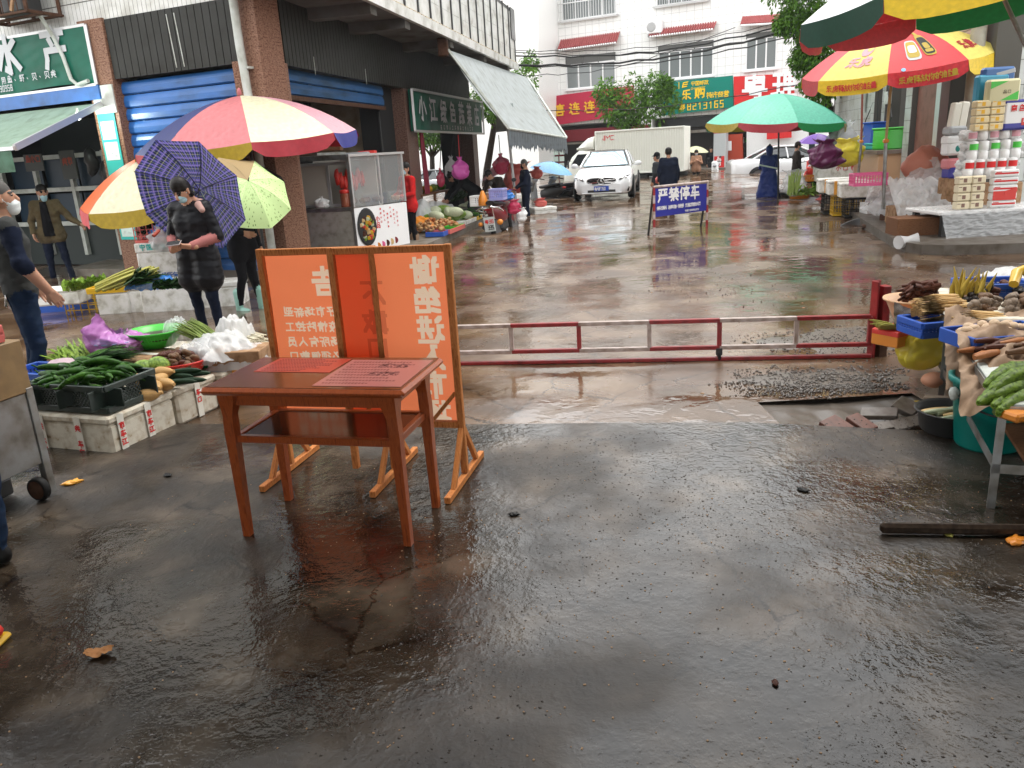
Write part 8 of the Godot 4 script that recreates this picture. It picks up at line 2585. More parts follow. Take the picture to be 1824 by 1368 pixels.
	tube(st, [V(0, .2, 0), loc(t, V(8.19, 1.51, -18.4))], .028, 8)
	ob("lower_pole", st, M.steel_dull, t)
	st = mb()
	tube(st, [loc(t, V(8.19, 1.5, -18.4)), loc(t, V(8.14, 2.72, -18.42))], .024, 8)
	ob("upper_pole", st, mt("red_pole", .25, .08, .06, .4), t)
	st = mb()
	bx(st, V(0, .14, 0), V(.3, .3, .3), .02)
	ob("base", st, M.concrete, t)
	st = mb()
	bx(st, loc(t, V(8.19, 1.51, -18.4)), V(.08, .07, .08), .02)
	ob("clamp", st, M.pl_orange, t)
	# stall goods under the green umbrella
	t = basin("flower_pot", "orange plastic pail with greens at the road's edge", V(7.86, -.13, -21.14), .17, .26, .36, M.pl_orange)
	t = basin("pail", "white plastic pail behind the woman's blue raincoat", V(7.87, -.14, -22.47), .16, .24, .34, M.pl_white)
	t = thing("vegetable_table", "low dark table of vegetables under the green umbrella", "table", V(8.36, -.13, -21.39) + V(.3, 0, -.9), -.3)
	st = mb()
	bx(st, V(0, .36, 0), V(1.9, .05, 1.3), .01)
	ob("tabletop", st, M.dark_metal, t)
	for sx in [-.85, .85]:
		for sz in [-.55, .55]:
			st = mb()
			bx(st, V(sx, .17, sz), V(.05, .36, .05))
			ob("leg", st, M.dark_metal, t)
	for q in [[V(7.48, .3, -19.67), "v_pale", "pale leafy greens spread at the table's front edge", 150, .45, .03], [V(8.02, .3, -19.84), "v_leaf", "bright green leaves beside the orange pail", 170, .45, .03], [V(8.44, .4, -21.09), "v_dark", "dark green vegetables at the back of the roadside table", 150, .35, .03]]:
		st = mb()
		blades(st, q[3], q[0] + V(-.3, 0, 0), q[0] + V(.5, .05, 0), V(.4, .35, .5), q[4], q[5], .16)
		tag(ob("greens_heap", st, M[q[1]]), q[2], "greens")
	st = mb()
	stalks(st, 26, V(7.11, .3, -19.56), V(.15, .95, -.1).normalized(), .5, .02, .16, .5)
	tag(ob("asparagus_bundle", st, M.v_celtuce), "upright bundle of green stems in a lilac bag", "stems")
	bag("lilac and clear bag around the upright green stems", V(7.52, .25, -20.58), .26, .62, M.f_clear, 41.0, .7)
	bag("red plastic bag under the roadside table by the pail", V(9.15, -.18, -25.66), .2, .32, M.pl_coral, 42.0, .4)
	bag("red plastic bag on the kerb before the dark crates", V(8.18, -.02, -20.28), .2, .26, M.pl_coral, 43.0, .5)
	t = thing("plastic_basket", "orange basket among the greens on the roadside table", "basket", V(8.27, .55, -21.17))
	crate(t, V(.5, .16, .3), M.pl_orange, .05)
	# foam boxes on dark crates
	for q in [[1490, 0, "yellow taped foam box on a dark crate, farthest of three in the row"], [1508, 1, "foam box with a yellow band between two others on dark crates"], [1529, 2, "foam box with a mark on its front, nearest the grey pole"]]:
		var p: Vector3 = [V(7.05, .55, -16.86), V(7.04, .53, -16.35), V(7.07, .5, -15.83)][q[1]]
		var ts := V(.75, .28, .5)
		t = foam(q[2], p, -.25, ts, "foam boxes on dark crates", M.foam_clean)
		if q[1] < 2: taped(t, ts, [-.25], "", M.tape_yellow, M.black_print)
		var cr := thing("plastic_crate", "dark crate beneath the %s foam box" % ["yellow taped", "yellow banded", "marked"][q[1]], "crate", V(p.x + .06, -gy(p.z) + .02, p.z - .05), -.25)
		crate(cr, V(.6, p.y + gy(p.z) - .03, .42), M.black_plastic if q[1] != 1 else M.pl_yellow, .1)
	t = foam("big foam box with red marks under the yellow bag", V(8.79, .55, -20.29) + V(0, 0, -.5), -.2, V(1.3, .55, .6), "", M.foam_clean)
	lettering(t, M.red_print, "小口市", V(-.2, .25, .306), V(1, 0, 0), Vector3.UP, .12, .12, 1.4)
	bag("bright yellow bag heaped on the big foam box", V(8.03, .98, -18.39) + V(0, 0, -.4), .36, .6, M.f_yellow, 51.0, .5)
	bag("dark purple bag beside the yellow one on the big foam box", V(7.38, .98, -17.79) + V(0, 0, -.6), .34, .6, mt("bag_plum", .1, .01, .06, .3), 52.0, .4)
	bag("pale plastic bags hanging at the green umbrella's right edge", V(9.09, 1.03, -21.5), .4, .95, M.f_clear, 53.0, .4)
	t = thing("plastic_basket", "pink plastic basket on the foam boxes near the grey pole", "basket", V(6.58, .8, -14.41), -.2)
	crate(t, V(.55, .22, .4), M.pl_pink, .05)
	# plastic covered goods before the booth
	for q in [[V(6.88, .08, -13.58), V(.5, .4, .45), "brown carton at the umbrella base's right side"], [V(8.02, .06, -15.84), V(.7, .7, .6), "brown carton piled under the clear sheet"], [V(7.51, .08, -14.09), V(.8, .62, .55), "large brown carton under the grey film"], [V(6.43, .1, -12.15), V(.9, .34, .5), "low dark carton at the pavement's edge"], [V(7.24, .07, -15.41), V(.5, .34, .4), "white printed carton beside the umbrella base"]]:
		t = thing("cardboard_carton", q[2], "carton", q[0], rnd(-.2, .2))
		st = mb()
		bx(st, V(0, q[1].y * .5, 0), q[1], .006)
		ob("box_body", st, M.pl_white if (q[2] as String).begins_with("white") else M.card if not "dark" in q[2] else M.old_wood, t)
	for q in [[V(7.65, 1.3, -14.2), V(7.48, .79, -13.4), V(6.78, .24, -13.6), V(6.53, .38, -14.6), .12, "clear plastic sheet stretched from the shop door down over the cartons", "f_clear"], [V(6.72, .92, -14), V(7.45, .9, -13.2), V(7.03, .35, -12.5), V(6.47, .37, -13), .16, "whitish film draped over the large brown carton", "f_white"], [V(6.5, .41, -12.6), V(7.05, .44, -12.4), V(6.87, .26, -12.2), V(6.38, .07, -12.2), .1, "torn clear film hanging over the pavement's edge", "f_white"], [V(6.96, .83, -15.2), V(7.41, .85, -15), V(7.19, .45, -14.4), V(6.63, .44, -14.6), .14, "white film bundle left of the umbrella pole", "f_white"]]:
		st = mb()
		sheet(st, q[0], q[1], q[2], q[3], q[4], q[4] * 40.0 + q[0].x, 36)
		tag(ob("plastic_sheet", st, M[q[6]]), q[5], "plastic sheet", "films over the goods")
	st = mb()
	lump(st, Vector3.ZERO, V(.4, .35, .3), .3, 1.5, 12)
	tag(ob("pink_bundle", st, mt("pink_bundle", .5, .2, .14, .5), null, AT(V(7.6, 1.05, -14.4))), "salmon coloured bundle under clear plastic beside the shop door", "bundle")
	st = mb()
	tube(st, [V(5.7, .17, -11.38) * 1.0, V(5.87, .17, -11.44), V(6, .19, -11.4)], [.1, .07, .1], 10)
	tag(ob("plastic_roll", st, M.f_white), "rolled white film lying on the pavement's edge", "plastic roll")
	# tissue stand
	var tb := V(6.98, .1, -11.55)
	t = thing("display_table", "low table draped in dark and clear film holding the tissue stack", "table", tb)
	st = mb()
	bx(st, V(.25, .42, -.5), V(1.75, .05, 1.0), .01)
	ob("tabletop", st, M.pl_white, t)
	for x in [-.5, 1.0]:
		for z in [-.1, -.9]:
			st = mb()
			bx(st, V(x, .2, z), V(.08, .4, .08))
			ob("leg", st, M.dark_metal, t)
	st = mb()
	bx(st, V(.3, .22, -.12), V(1.5, .34, .1))
	ob("dark_cover", st, mt("dark_cover", .035, .033, .03, .3), t)
	st = mb()
	sheet(st, V(-.62, .46, .02), V(1.2, .46, .02), V(1.2, .06, .1), V(-.55, .02, .12), .035, 7.0, 60, 2.2)
	sheet(st, V(-.62, .46, -.9), V(1.2, .455, -.9), V(1.2, .46, .02), V(-.62, .455, .02), .03, 9.0, 30)
	ob("film", st, M.f_clear, t)
	var z := tb.z - .1
	var y0 := tb.y + .46
	var X := func(px: float) -> float: return V(7.99, 0, -13.6).x + .0
	var px0 := V(6.81, .58, -11.65)
	var px1 := V(7.29, .61, -11.65)
	pack_block("cream tissue bundle of eight packs standing on the low table", V(px0.x, y0, z), .0, 2, 4, V(.205, .118, .12), mt("cream_pack", .72, .64, .46, .4), mt("logo_brown", .22, .13, .1, .5))
	t = pack_block("red and white tissue bundle beside the cream one on the low table", V(px1.x, y0, z + .02), -.08, 1, 5, V(.36, .107, .12), M.pl_white, M.red_print, "tissue bundles", true)
	st = mb()
	bx(st, V(0, .17, .063), V(.32, .13, .004))
	bx(st, V(.08, .23, .066), V(.18, .05, .004), .0, Basis(V(0, 0, 1), .25))
	ob("red_band", st, M.pl_red, t)
	for q in [[V(7.21, .96, -11.9), 0, "plain white toilet rolls just above the cream tissue bundle"], [V(7.23, 1.09, -11.92), 1, "toilet rolls with a red strip in the middle of the stack"], [V(7.28, 1.21, -11.95), 0, "bare toilet rolls between the red and green printed rows"], [V(7.3, 1.35, -11.98), 2, "toilet rolls with green printed bands"], [V(7.28, 1.51, -12), 3, "toilet rolls printed with faint pink flowers, top row"]]:
		roll_block(q[2], q[0], 5, [null, M.red_print, M.pl_green, M.u_rose][q[1]], M.f_clear, "toilet roll bundles", .078, .155)
	st = mb()
	bx(st, V(0, -.35, 0), V(.75, .7, .3), .02)
	tag(ob("stacked_cartons", st, M.card, null, AT(V(7.55, .87, -12.3))), "brown carton standing behind the tissue bundles", "carton")
	var q1 := V(7.14, 1.64, -11.95)
	pack_block("cream tissue bundle with golden marks high on the stack", q1, .02, 2, 4, V(.222, .107, .13), mt("cream_pack2", .74, .62, .38, .4), M.gold_print)
	var q2 := V(7.55, 1.63, -11.95)
	t = thing("tissue_pack", "blue and white tissue pack with red characters high on the stack", "tissue", q2, .0, "tissue bundles")
	st = mb()
	bx(st, V(0, .21, 0), V(.42, .42, .14), .03)
	ob("pack", st, M.pl_white, t)
	st = mb()
	bx(st, V(0, .06, .002), V(.424, .12, .142), .03)
	bx(st, V(0, .39, .002), V(.424, .06, .142), .02)
	ob("blue_band", st, mt("deep_blue", .02, .02, .25, .35), t)
	lettering(t, M.red_print, "南岛", V(-.12, .26, .075), V(1, 0, 0), Vector3.UP, .085, .16, 1.35)
	st = mb()
	bx(st, V(.12, .11, .076), V(.14, .1, .006), .004)
	var bdg := ob("badge", st, M.pl_red, t)
	lettering(bdg, M.white_print, "2160", V(.065, .105, .08), V(1, 0, 0), Vector3.UP, .04, .16, 1.0, false, .003, .0, .8)
	var q3 := V(7.31, 2.01, -11.95)
	t = thing("tissue_pack", "lime green and cream tissue pack on the very top of the stack", "tissue", q3, -.04, "tissue bundles")
	st = mb()
	bx(st, V(0, .165, 0), V(.46, .33, .14), .03)
	ob("pack", st, mt("pack_cream", .62, .58, .36, .4), t)
	st = mb()
	for k in 2: tri(st, [V(-.2, .3, .073), V(.2, .16, .073)][k], [V(.05, .3, .073), V(.2, .04, .073)][k], [V(-.2, .2, .073), V(-.05, .04, .073)][k], V(0, 0, 1))
	ob("green_band", st, M.pl_green, t)
	lettering(t, M.black_print, "品口", V(-.02, .13, .071), V(1, 0, 0), Vector3.UP, .05, .1, 1.2)
	for q in [[V(7.26, 2.02, -12.15), .4, "teal tissue pack behind the lime green one", "teal_pack"], [V(7.35, 2.3, -12.17), .22, "blue and silver tissue pack above the lime green one", "blue_pack"]]:
		t = thing("tissue_pack", q[2], "tissue", q[0], .0, "tissue bundles")
		st = mb()
		bx(st, V(0, q[1] * .5, 0), V(.46, q[1], .14), .03)
		ob("pack", st, mt(q[3], .03, .26, .4, .35) if q[3] == "teal_pack" else mt(q[3], .03, .11, .3, .35), t)
		st = mb()
		bx(st, V(.08, q[1] * .62, .002), V(.3, q[1] * .4, .142), .02, Basis(V(0, 0, 1), .2))
		ob("silver_patch", st, M.pl_grey, t)
	# left column of tissues
	var lc := [[V(7.25, .93, -12.9), .26, .2, "deep_blue", "blue packet at the foot of the narrow tissue column"], [V(7.24, 1.08, -12.9), .3, .16, "rose_pack", "white packet with pink print in the narrow tissue column"], [V(7.22, 1.29, -12.9), .3, .2, "pl_white", "white packet with a green emblem in the narrow tissue column"], [V(7.21, 1.45, -12.9), .3, .14, "pl_white", "plain white packet in the narrow tissue column"], [V(7.21, 1.6, -12.9), .28, .13, "pl_grey", "silver wrapped packet below the tall cream pair"]]
	mt("rose_pack", .62, .22, .24, .4)
	for q in lc:
		t = thing("tissue_pack", q[4], "tissue", q[0], .0, "tissue column")
		st = mb()
		bx(st, V(0, q[2] * .5, 0), V(q[1], q[2], .25), .03)
		ob("pack", st, M[q[3]], t)
		if "emblem" in q[4]:
			st = mb()
			lump(st, V(.0, q[2] * .5, .125), V(.04, .05, .004), 0, 1, 6)
			ob("emblem", st, M.pl_teal, t)
	for k in 2:
		t = thing("tissue_pack", ["tall cream packet leaning outermost on the narrow tissue column", "tall cream packet leaning against the drain pipe"][k], "tissue", [V(7.16, 1.62, -12.9), V(7.28, 1.63, -12.9)][k], .0, "tissue column")
		st = mb()
		bx(st, V(.02, .23, 0), V(.13, .46, .14), .02, Basis(V(0, 0, 1), -.1))
		ob("pack", st, mt("pack_ivory", .68, .65, .56, .4), t)
	st = mb()
	bx(st, V(0, -.45, 0), V(.3, .95, .3), .01)
	tag(ob("support_carton", st, M.card, null, AT(V(7.28, .92, -12.95))), "brown carton under the narrow tissue column", "carton")
	build_near_right()
# ---------- the near vegetable table ----------
func build_near_right() -> void:
	var L1 := V(2.193, .03, -3.311)
	var L2 := V(2.785, 0, -4.838)
	var d := (L2 - L1).normalized()
	d.y = 0
	d = d.normalized()
	var x := V(-d.z, 0, d.x)
	if x.x < .0: x = -x
	var H := .47
	var t := thing("steel_table", "angle-iron vegetable table with grey legs at the market gate", "table", L1, atan2(-x.z, x.x))
	var b := -1.0 if (Basis(Vector3.UP, t.rotation.y) * V(0, 0, -1)).dot(d) > .0 else 1.0
	var ln := (L2 - L1).length()
	var P := func(u: float, v: float, y: float) -> Vector3: return L1 + x * u + d * v + V(0, y, 0)
	var st: SurfaceTool
	for q in [[.0, .0], [.0, ln], [1.1, .0], [1.1, ln], [.0, 2.7], [1.1, 2.7]]:
		st = mb()
		bx(st, V(q[0], H * .5, b * q[1]), V(.035, H, .006))
		bx(st, V(q[0] + .0145, H * .5, b * (q[1] + .0175)), V(.006, H, .035))
		ob("leg", st, M.steel_dull, t)
	for q in [[H + .01, .0], [.2, .0]]:
		st = mb()
		bx(st, V(.55, q[0], b * .0), V(1.14, .045, .006))
		bx(st, V(.55, q[0], b * 2.7), V(1.14, .045, .006))
		bx(st, V(.0, q[0], b * 1.35), V(.006, .045, 2.7))
		bx(st, V(1.1, q[0], b * 1.35), V(.006, .045, 2.7))
		ob("rail", st, M.steel_dull, t)
	st = mb()
	bx(st, V(.55, H + .03, b * 1.35), V(1.08, .02, 2.68), .004)
	ob("tabletop", st, M.pale_plastic, t)
	st = mb()
	bx(st, V(.6, .18, b * 1.4), V(.9, .02, 2.5), .004)
	ob("lower_shelf", st, M.old_wood, t)
	# pale boards and paper at the street edge of the table
	for q in [[1.62, .5, "pale foam slab under the egg tray"], [2.15, .5, "pale foam slab under the blue basket of noodles"]]:
		foam(q[2], P.call(.16, q[0], H + .04), t.rotation.y, V(.4, .1, q[1]), "foam slabs on the steel table", M.foam)
	for q in [[.3, 1.1, .13, "tan paper sheet folded over the table's edge before the roots", 3.0], [.34, .62, .1, "brown wrapping paper hanging above the teal bucket", 5.0]]:
		st = mb()
		sheet(st, P.call(-.06, q[1] + .35, H + .18), P.call(.5, q[1] + .4, H + .16), P.call(.42, q[1] - .2, H + .06), P.call(-.1, q[1] - .25, H - .16), .08, q[4], 24, .7)
		tag(ob("paper_sheet", st, mt("wrap_paper", .36, .25, .17, .6, .0, "grime", 2.0)), q[3], "paper", "wrapping papers on the steel table")
	# eggs in a blue tray
	var ec := V(2.747, .62, -4.266)
	t = thing("plastic_tray", "blue plastic tray of eggs wrapped in clear film", "tray", ec + V(0, -.06, 0), .1)
	st = mb()
	bx(st, V(0, .01, 0), V(.5, .02, .3), .005)
	for s in [-1.0, 1.0]:
		bx(st, V(s * .25, .04, 0), V(.015, .08, .3), .004)
		bx(st, V(0, .04, s * .15), V(.5, .08, .015), .004)
	ob("tray_body", st, M.pl_blue, t)
	st = mb()
	lump(st, Vector3.ZERO, V(.035, .027, .027), .0, 1, 10)
	heap("egg", "tan egg lying in the blue tray", "egg", "eggs in the blue tray", mesh_of(st), [M.v_egg], ec + V(0, -.01, 0), V(.2, .06, .11), 34, 0, 3, .3)
	st = mb()
	for k in 7: lump(st, V(rnd(-.03, .03), rnd(-.02, .02), rnd(-.03, .03)), V(.03, .02, .03), .5, 3.0, 6)
	var shr := mesh_of(st)
	heap("mushroom", "grey-brown mushroom heaped behind the egg tray", "mushroom", "mushrooms on the steel table", shr, [M.v_brown, mt("v_grey", .2, .15, .11, .5)], V(3.123, .6, -4.76), V(.25, .12, .15), 40, 0, 3, .6)
	heap("black_fungus", "curled black fungus heaped at the back of the table", "fungus", "black fungus on the steel table", shr, [M.v_black, M.v_black, M.v_chest], V(3.31, .6, -5.119), V(.3, .12, .14), 34, 0, 3, .8)
	st = mb()
	tube(st, [V(-.14, 0, 0), V(-.05, .012, .01), V(.06, .004, -.008), V(.14, .01, .0)], [.012, .02, .017, .006], 7)
	heap("root", "dried orange-brown root in the paper lined pile", "root", "dried roots on the steel table", mesh_of(st), [M.v_carrot, M.v_chest, M.v_brown], V(2.686, .56, -4.055), V(.16, .07, .1), 30, .1, .5, .15)
	# noodle bundles
	for q in [[V(2.741, .62, -4.848), "pale tan rice noodle bundle on the blue basket", .1, .17], [V(2.715, .66, -4.873), "second tan noodle bundle behind, touching the newspaper", .2, .15], [V(2.811, .6, -4.615), "golden noodle bundle beside the egg tray", -.1, .15], [V(2.815, .58, -4.578), "loose golden noodle bundle lying in clear film", -.15, .16]]:
		st = mb()
		for k in 70:
			var a := rnd(0, TAU)
			var r := sqrt(rnd(0, 1)) * .055
			var o := V(0, cos(a) * r, sin(a) * r * 1.1)
			tube(st, [o + V(-q[3], rnd(-.01, .01), 0), o * 1.12 + V(0, .012, 0), o + V(q[3], rnd(-.015, .01), rnd(-.01, .01))], .0045, 4, false)
		tag(ob("noodle_bundle", st, M.v_noodle, null, Transform3D(Basis(Vector3.UP, q[2]), q[0])), q[1], "noodles", "noodle bundles on the steel table")
	t = thing("plastic_basket", "blue lattice basket under the tan noodles", "basket", V(2.685, .5, -4.815), .1)
	crate(t, V(.33, .1, .26), M.pl_blue, .025)
	basin("basin", "peach plastic basin with dried roots at the table's far end", V(2.813, .46, -5.312), .12, .19, .16, M.pl_peach)
	st = mb()
	for k in 30: tube(st, [V(rnd(-.12, .12), .02 + k * .003, rnd(-.06, .06)), V(rnd(-.1, .1), .06 + k * .003, rnd(-.06, .06)), V(rnd(-.15, .15), .03 + k * .003, rnd(-.08, .08))], [.02, .022, .01], 6)
	tag(ob("dried_meat", st, M.v_chest, null, AT(V(2.798, .6, -5.245))), "dark red-brown dried strips heaped in the peach basin", "dried food")
	st = mb()
	sheet(st, V(2.514, .66, -5.016), V(2.607, .64, -4.936), V(2.604, .48, -4.926), V(2.596, .46, -5.137), .06, 3.3, 20, .8)
	tag(ob("newspaper", st, mt("newsprint", .3, .28, .26, .8, .0, "stone", 14.0)), "grey newspaper wrapped round the dried strips", "newspaper")
	# upright yellow-green spears
	for k in 16:
		st = mb()
		var h := rnd(.14, .24)
		var ln2 := rnd(-.09, .09)
		tube(st, [V(0, -.04, 0), V(ln2 * .4, h * .5, rnd(-.02, .02)), V(ln2, h, rnd(-.04, .04))], [.018, .016, .002], 7)
		var base := V(2.966, .62, -5.165).lerp(V(3.14, .62, -5.027), (k + rnd(0, .6)) / 16.0) + V(0, 0, rnd(-.1, .05))
		tag(ob("bamboo_shoot", st, M.v_yellow, null, AT(base)), "thin yellow-green shoot standing upright in the brown bag", "shoot", "upright shoots on the steel table")
	st = mb()
	drape(st, V(.22, .1, .14), 6.0, .4, 22)
	tag(ob("plastic_bag", st, mt("brown_bag", .2, .13, .09, .4), null, AT(V(3.084, .56, -5.122))), "brown bag gathered round the upright shoots", "plastic bag")
	t = thing("plastic_tray", "dark blue tray behind the black fungus", "tray", V(3.316, .62, -5.132) + V(0, 0, -.16), -.2)
	crate(t, V(.4, .1, .3), M.pl_blue, .04)
	st = mb()
	drape(st, V(.28, .14, .2), 8.0, .35, 24)
	tag(ob("plastic_bag", st, M.f_white, null, AT(V(3.691, .6, -5.57))), "white bag of cabbage at the table's back corner", "plastic bag")
	st = mb()
	tube(st, [V(3.283, .74, -5.009), V(3.351, .8, -5.093), V(3.41, .82, -5.109), V(3.455, .74, -5.082)], [.03, .035, .035, .03], 8)
	tag(ob("bag_handle", st, M.pl_yellow), "thick yellow bag handle above the cabbage", "bag")
	# yellow bag hanging on the corner and greens
	var yb := V(2.748, .2, -5.048)
	var o := bag("yellow plastic bag hanging on the table's street corner", yb, .15, .34, M.f_yellow, 61.0, .5)
	st = mb()
	lump(st, Vector3.ZERO, V(.08, .05, .07), .1, 1, 10)
	tag(ob("meat_bag", st, mt("pinkish", .55, .27, .17, .4), null, AT(V(2.762, .16, -4.898))), "salmon pink bundle below the yellow bag", "bundle")
	st = mb()
	stalks(st, 40, V(2.623, .44, -5.098), V(-.9, .25, .1).normalized(), .2, .008, .04)
	tag(ob("celery_bundle", st, M.v_stalk), "pale celery stalks sticking out beside the red post", "celery")
	t = thing("cardboard_carton", "printed orange and red carton at the far end of the table", "carton", V(2.628, .36, -5.14), .5)
	st = mb()
	bx(st, V(0, .05, 0), V(.3, .1, .2), .006)
	ob("box_body", st, M.pl_orange, t)
	st = mb()
	bx(st, V(0, .09, .002), V(.304, .04, .202), .006)
	ob("red_band", st, M.pl_red, t)
	# ridged bitter gourds
	st = mb()
	var rings: Array = []
	for i in 15:
		var v := i / 14.0
		var r := .036 * pow(sin(clampf(v * .94 + .04, 0, 1) * PI), .55)
		var g := PackedVector3Array()
		for k in 16:
			var a := TAU * k / 16.0
			var rr := r * (1.0 + (.16 if k % 2 == 0 else -.1)) * (1.0 + .07 * sin(v * 60.0 + k))
			g.append(V((v - .5) * .34, cos(a) * rr + .02 * sin(v * PI), sin(a) * rr))
		rings.append(g)
	skin(st, rings)
	var gourd := mesh_of(st)
	for q in [[V(2.347, .6, -3.544), .5, .0], [V(2.316, .58, -3.468), .4, .1], [V(2.308, .55, -3.425), .3, .0], [V(2.252, .53, -3.448), .55, -.15], [V(2.278, .5, -3.434), .7, -.3], [V(2.357, .6, -3.475), .3, .1], [V(2.301, .52, -3.384), .6, .0], [V(2.252, .46, -3.418), .9, -.5]]:
		tag(ob("bitter_gourd", gourd, M.v_gourd, null, Transform3D(Basis.from_euler(V(.2, q[1], .12 + q[2])), q[0])), "ridged green bitter gourd piled at the table's near corner", "gourd", "bitter gourds on the steel table")
	st = mb()
	bx(st, Vector3.ZERO, V(.2, .04, .12), .01)
	tag(ob("paper_packet", st, M.pl_orange, null, Transform3D(Basis(Vector3.UP, .3), V(2.273, .5, -3.295))), "orange packet beside the bitter gourds", "packet")
	# bucket and basin under the table
	var bk := V(2.631, 0, -4.074)
	t = thing("bucket", "teal plastic bucket with a black handle under the table", "bucket", V(bk.x, .03, bk.z))
	st = mb()
	lathe(st, [Vector2(0, 0), Vector2(.155, .0), Vector2(.165, .015), Vector2(.2, .36), Vector2(.222, .37), Vector2(.224, .4), Vector2(.2, .402), Vector2(.19, .36), Vector2(.155, .02), Vector2(0, .02)], 32)
	ob("body", st, M.pl_teal, t)
	st = mb()
	var hp: Array = []
	for k in 13:
		var a := PI * k / 12.0
		hp.append(V(-cos(a) * .212, .32 - sin(a) * .1, sin(a) * .2))
	tube(st, hp, .006, 6)
	ob("handle", st, M.dark_metal, t)
	st = mb()
	lump(st, V(-.215, .31, .0), V(.025, .04, .03), .2, 2, 8)
	ob("handle_lug", st, M.pale_plastic, t)
	bk = V(2.562, 0, -4.314)
	t = thing("basin", "dark metal basin of water and pale shoots beside the bucket", "basin", V(bk.x, .0, bk.z))
	st = mb()
	lathe(st, [Vector2(0, 0), Vector2(.12, .0), Vector2(.17, .05), Vector2(.185, .15), Vector2(.205, .16), Vector2(.205, .166), Vector2(.18, .16), Vector2(.165, .06), Vector2(.115, .012), Vector2(0, .012)], 30)
	ob("bowl", st, M.dark_metal, t)
	st = mb()
	lathe(st, [Vector2(0, .12), Vector2(.174, .12)], 24)
	ob("water", st, mt("basin_water", .22, .2, .13, .04), t)
	st = mb()
	pod(st, .26, .02, .03)
	heap("shoot", "pale yellow shoot floating in the dark basin", "shoot", "shoots in the dark basin", mesh_of(st), [M.v_white, M.v_noodle], V(bk.x, .115, bk.z), V(.07, .03, .09), 7, .2, .3, .05)
	t = thing("brush", "red block brush with pale bristles leaning by the basin", "brush", V(2.739, 0, -4.8), -.7)
	st = mb()
	bx(st, V(0, .02, 0), V(.16, .03, .07), .008, Basis(V(0, 0, 1), .1))
	ob("block", st, M.pl_red, t)
	st = mb()
	bx(st, V(0, .055, 0), V(.15, .045, .06), .004, Basis(V(0, 0, 1), .1))
	ob("bristles", st, mt("bristle", .3, .24, .18, .9), t)
	st = mb()
	tube(st, [V(-.08, .03, 0), V(-.18, .015, .02)], .008, 6)
	ob("handle", st, M.v_yellow, t)
	# beam on the floor at the right
	var g0 := V(1.59, .06, -3.131)
	var g1 := V(2.224, .06, -3.027)
	st = mb()
	bar(st, g0, g1, .04, .05, .014)
	tag(ob("wooden_beam", st, mt("wet_beam", .06, .04, .027, .45, .0, "bark", 3.0)), "dark wet beam lying on the floor below the steel table", "beam")
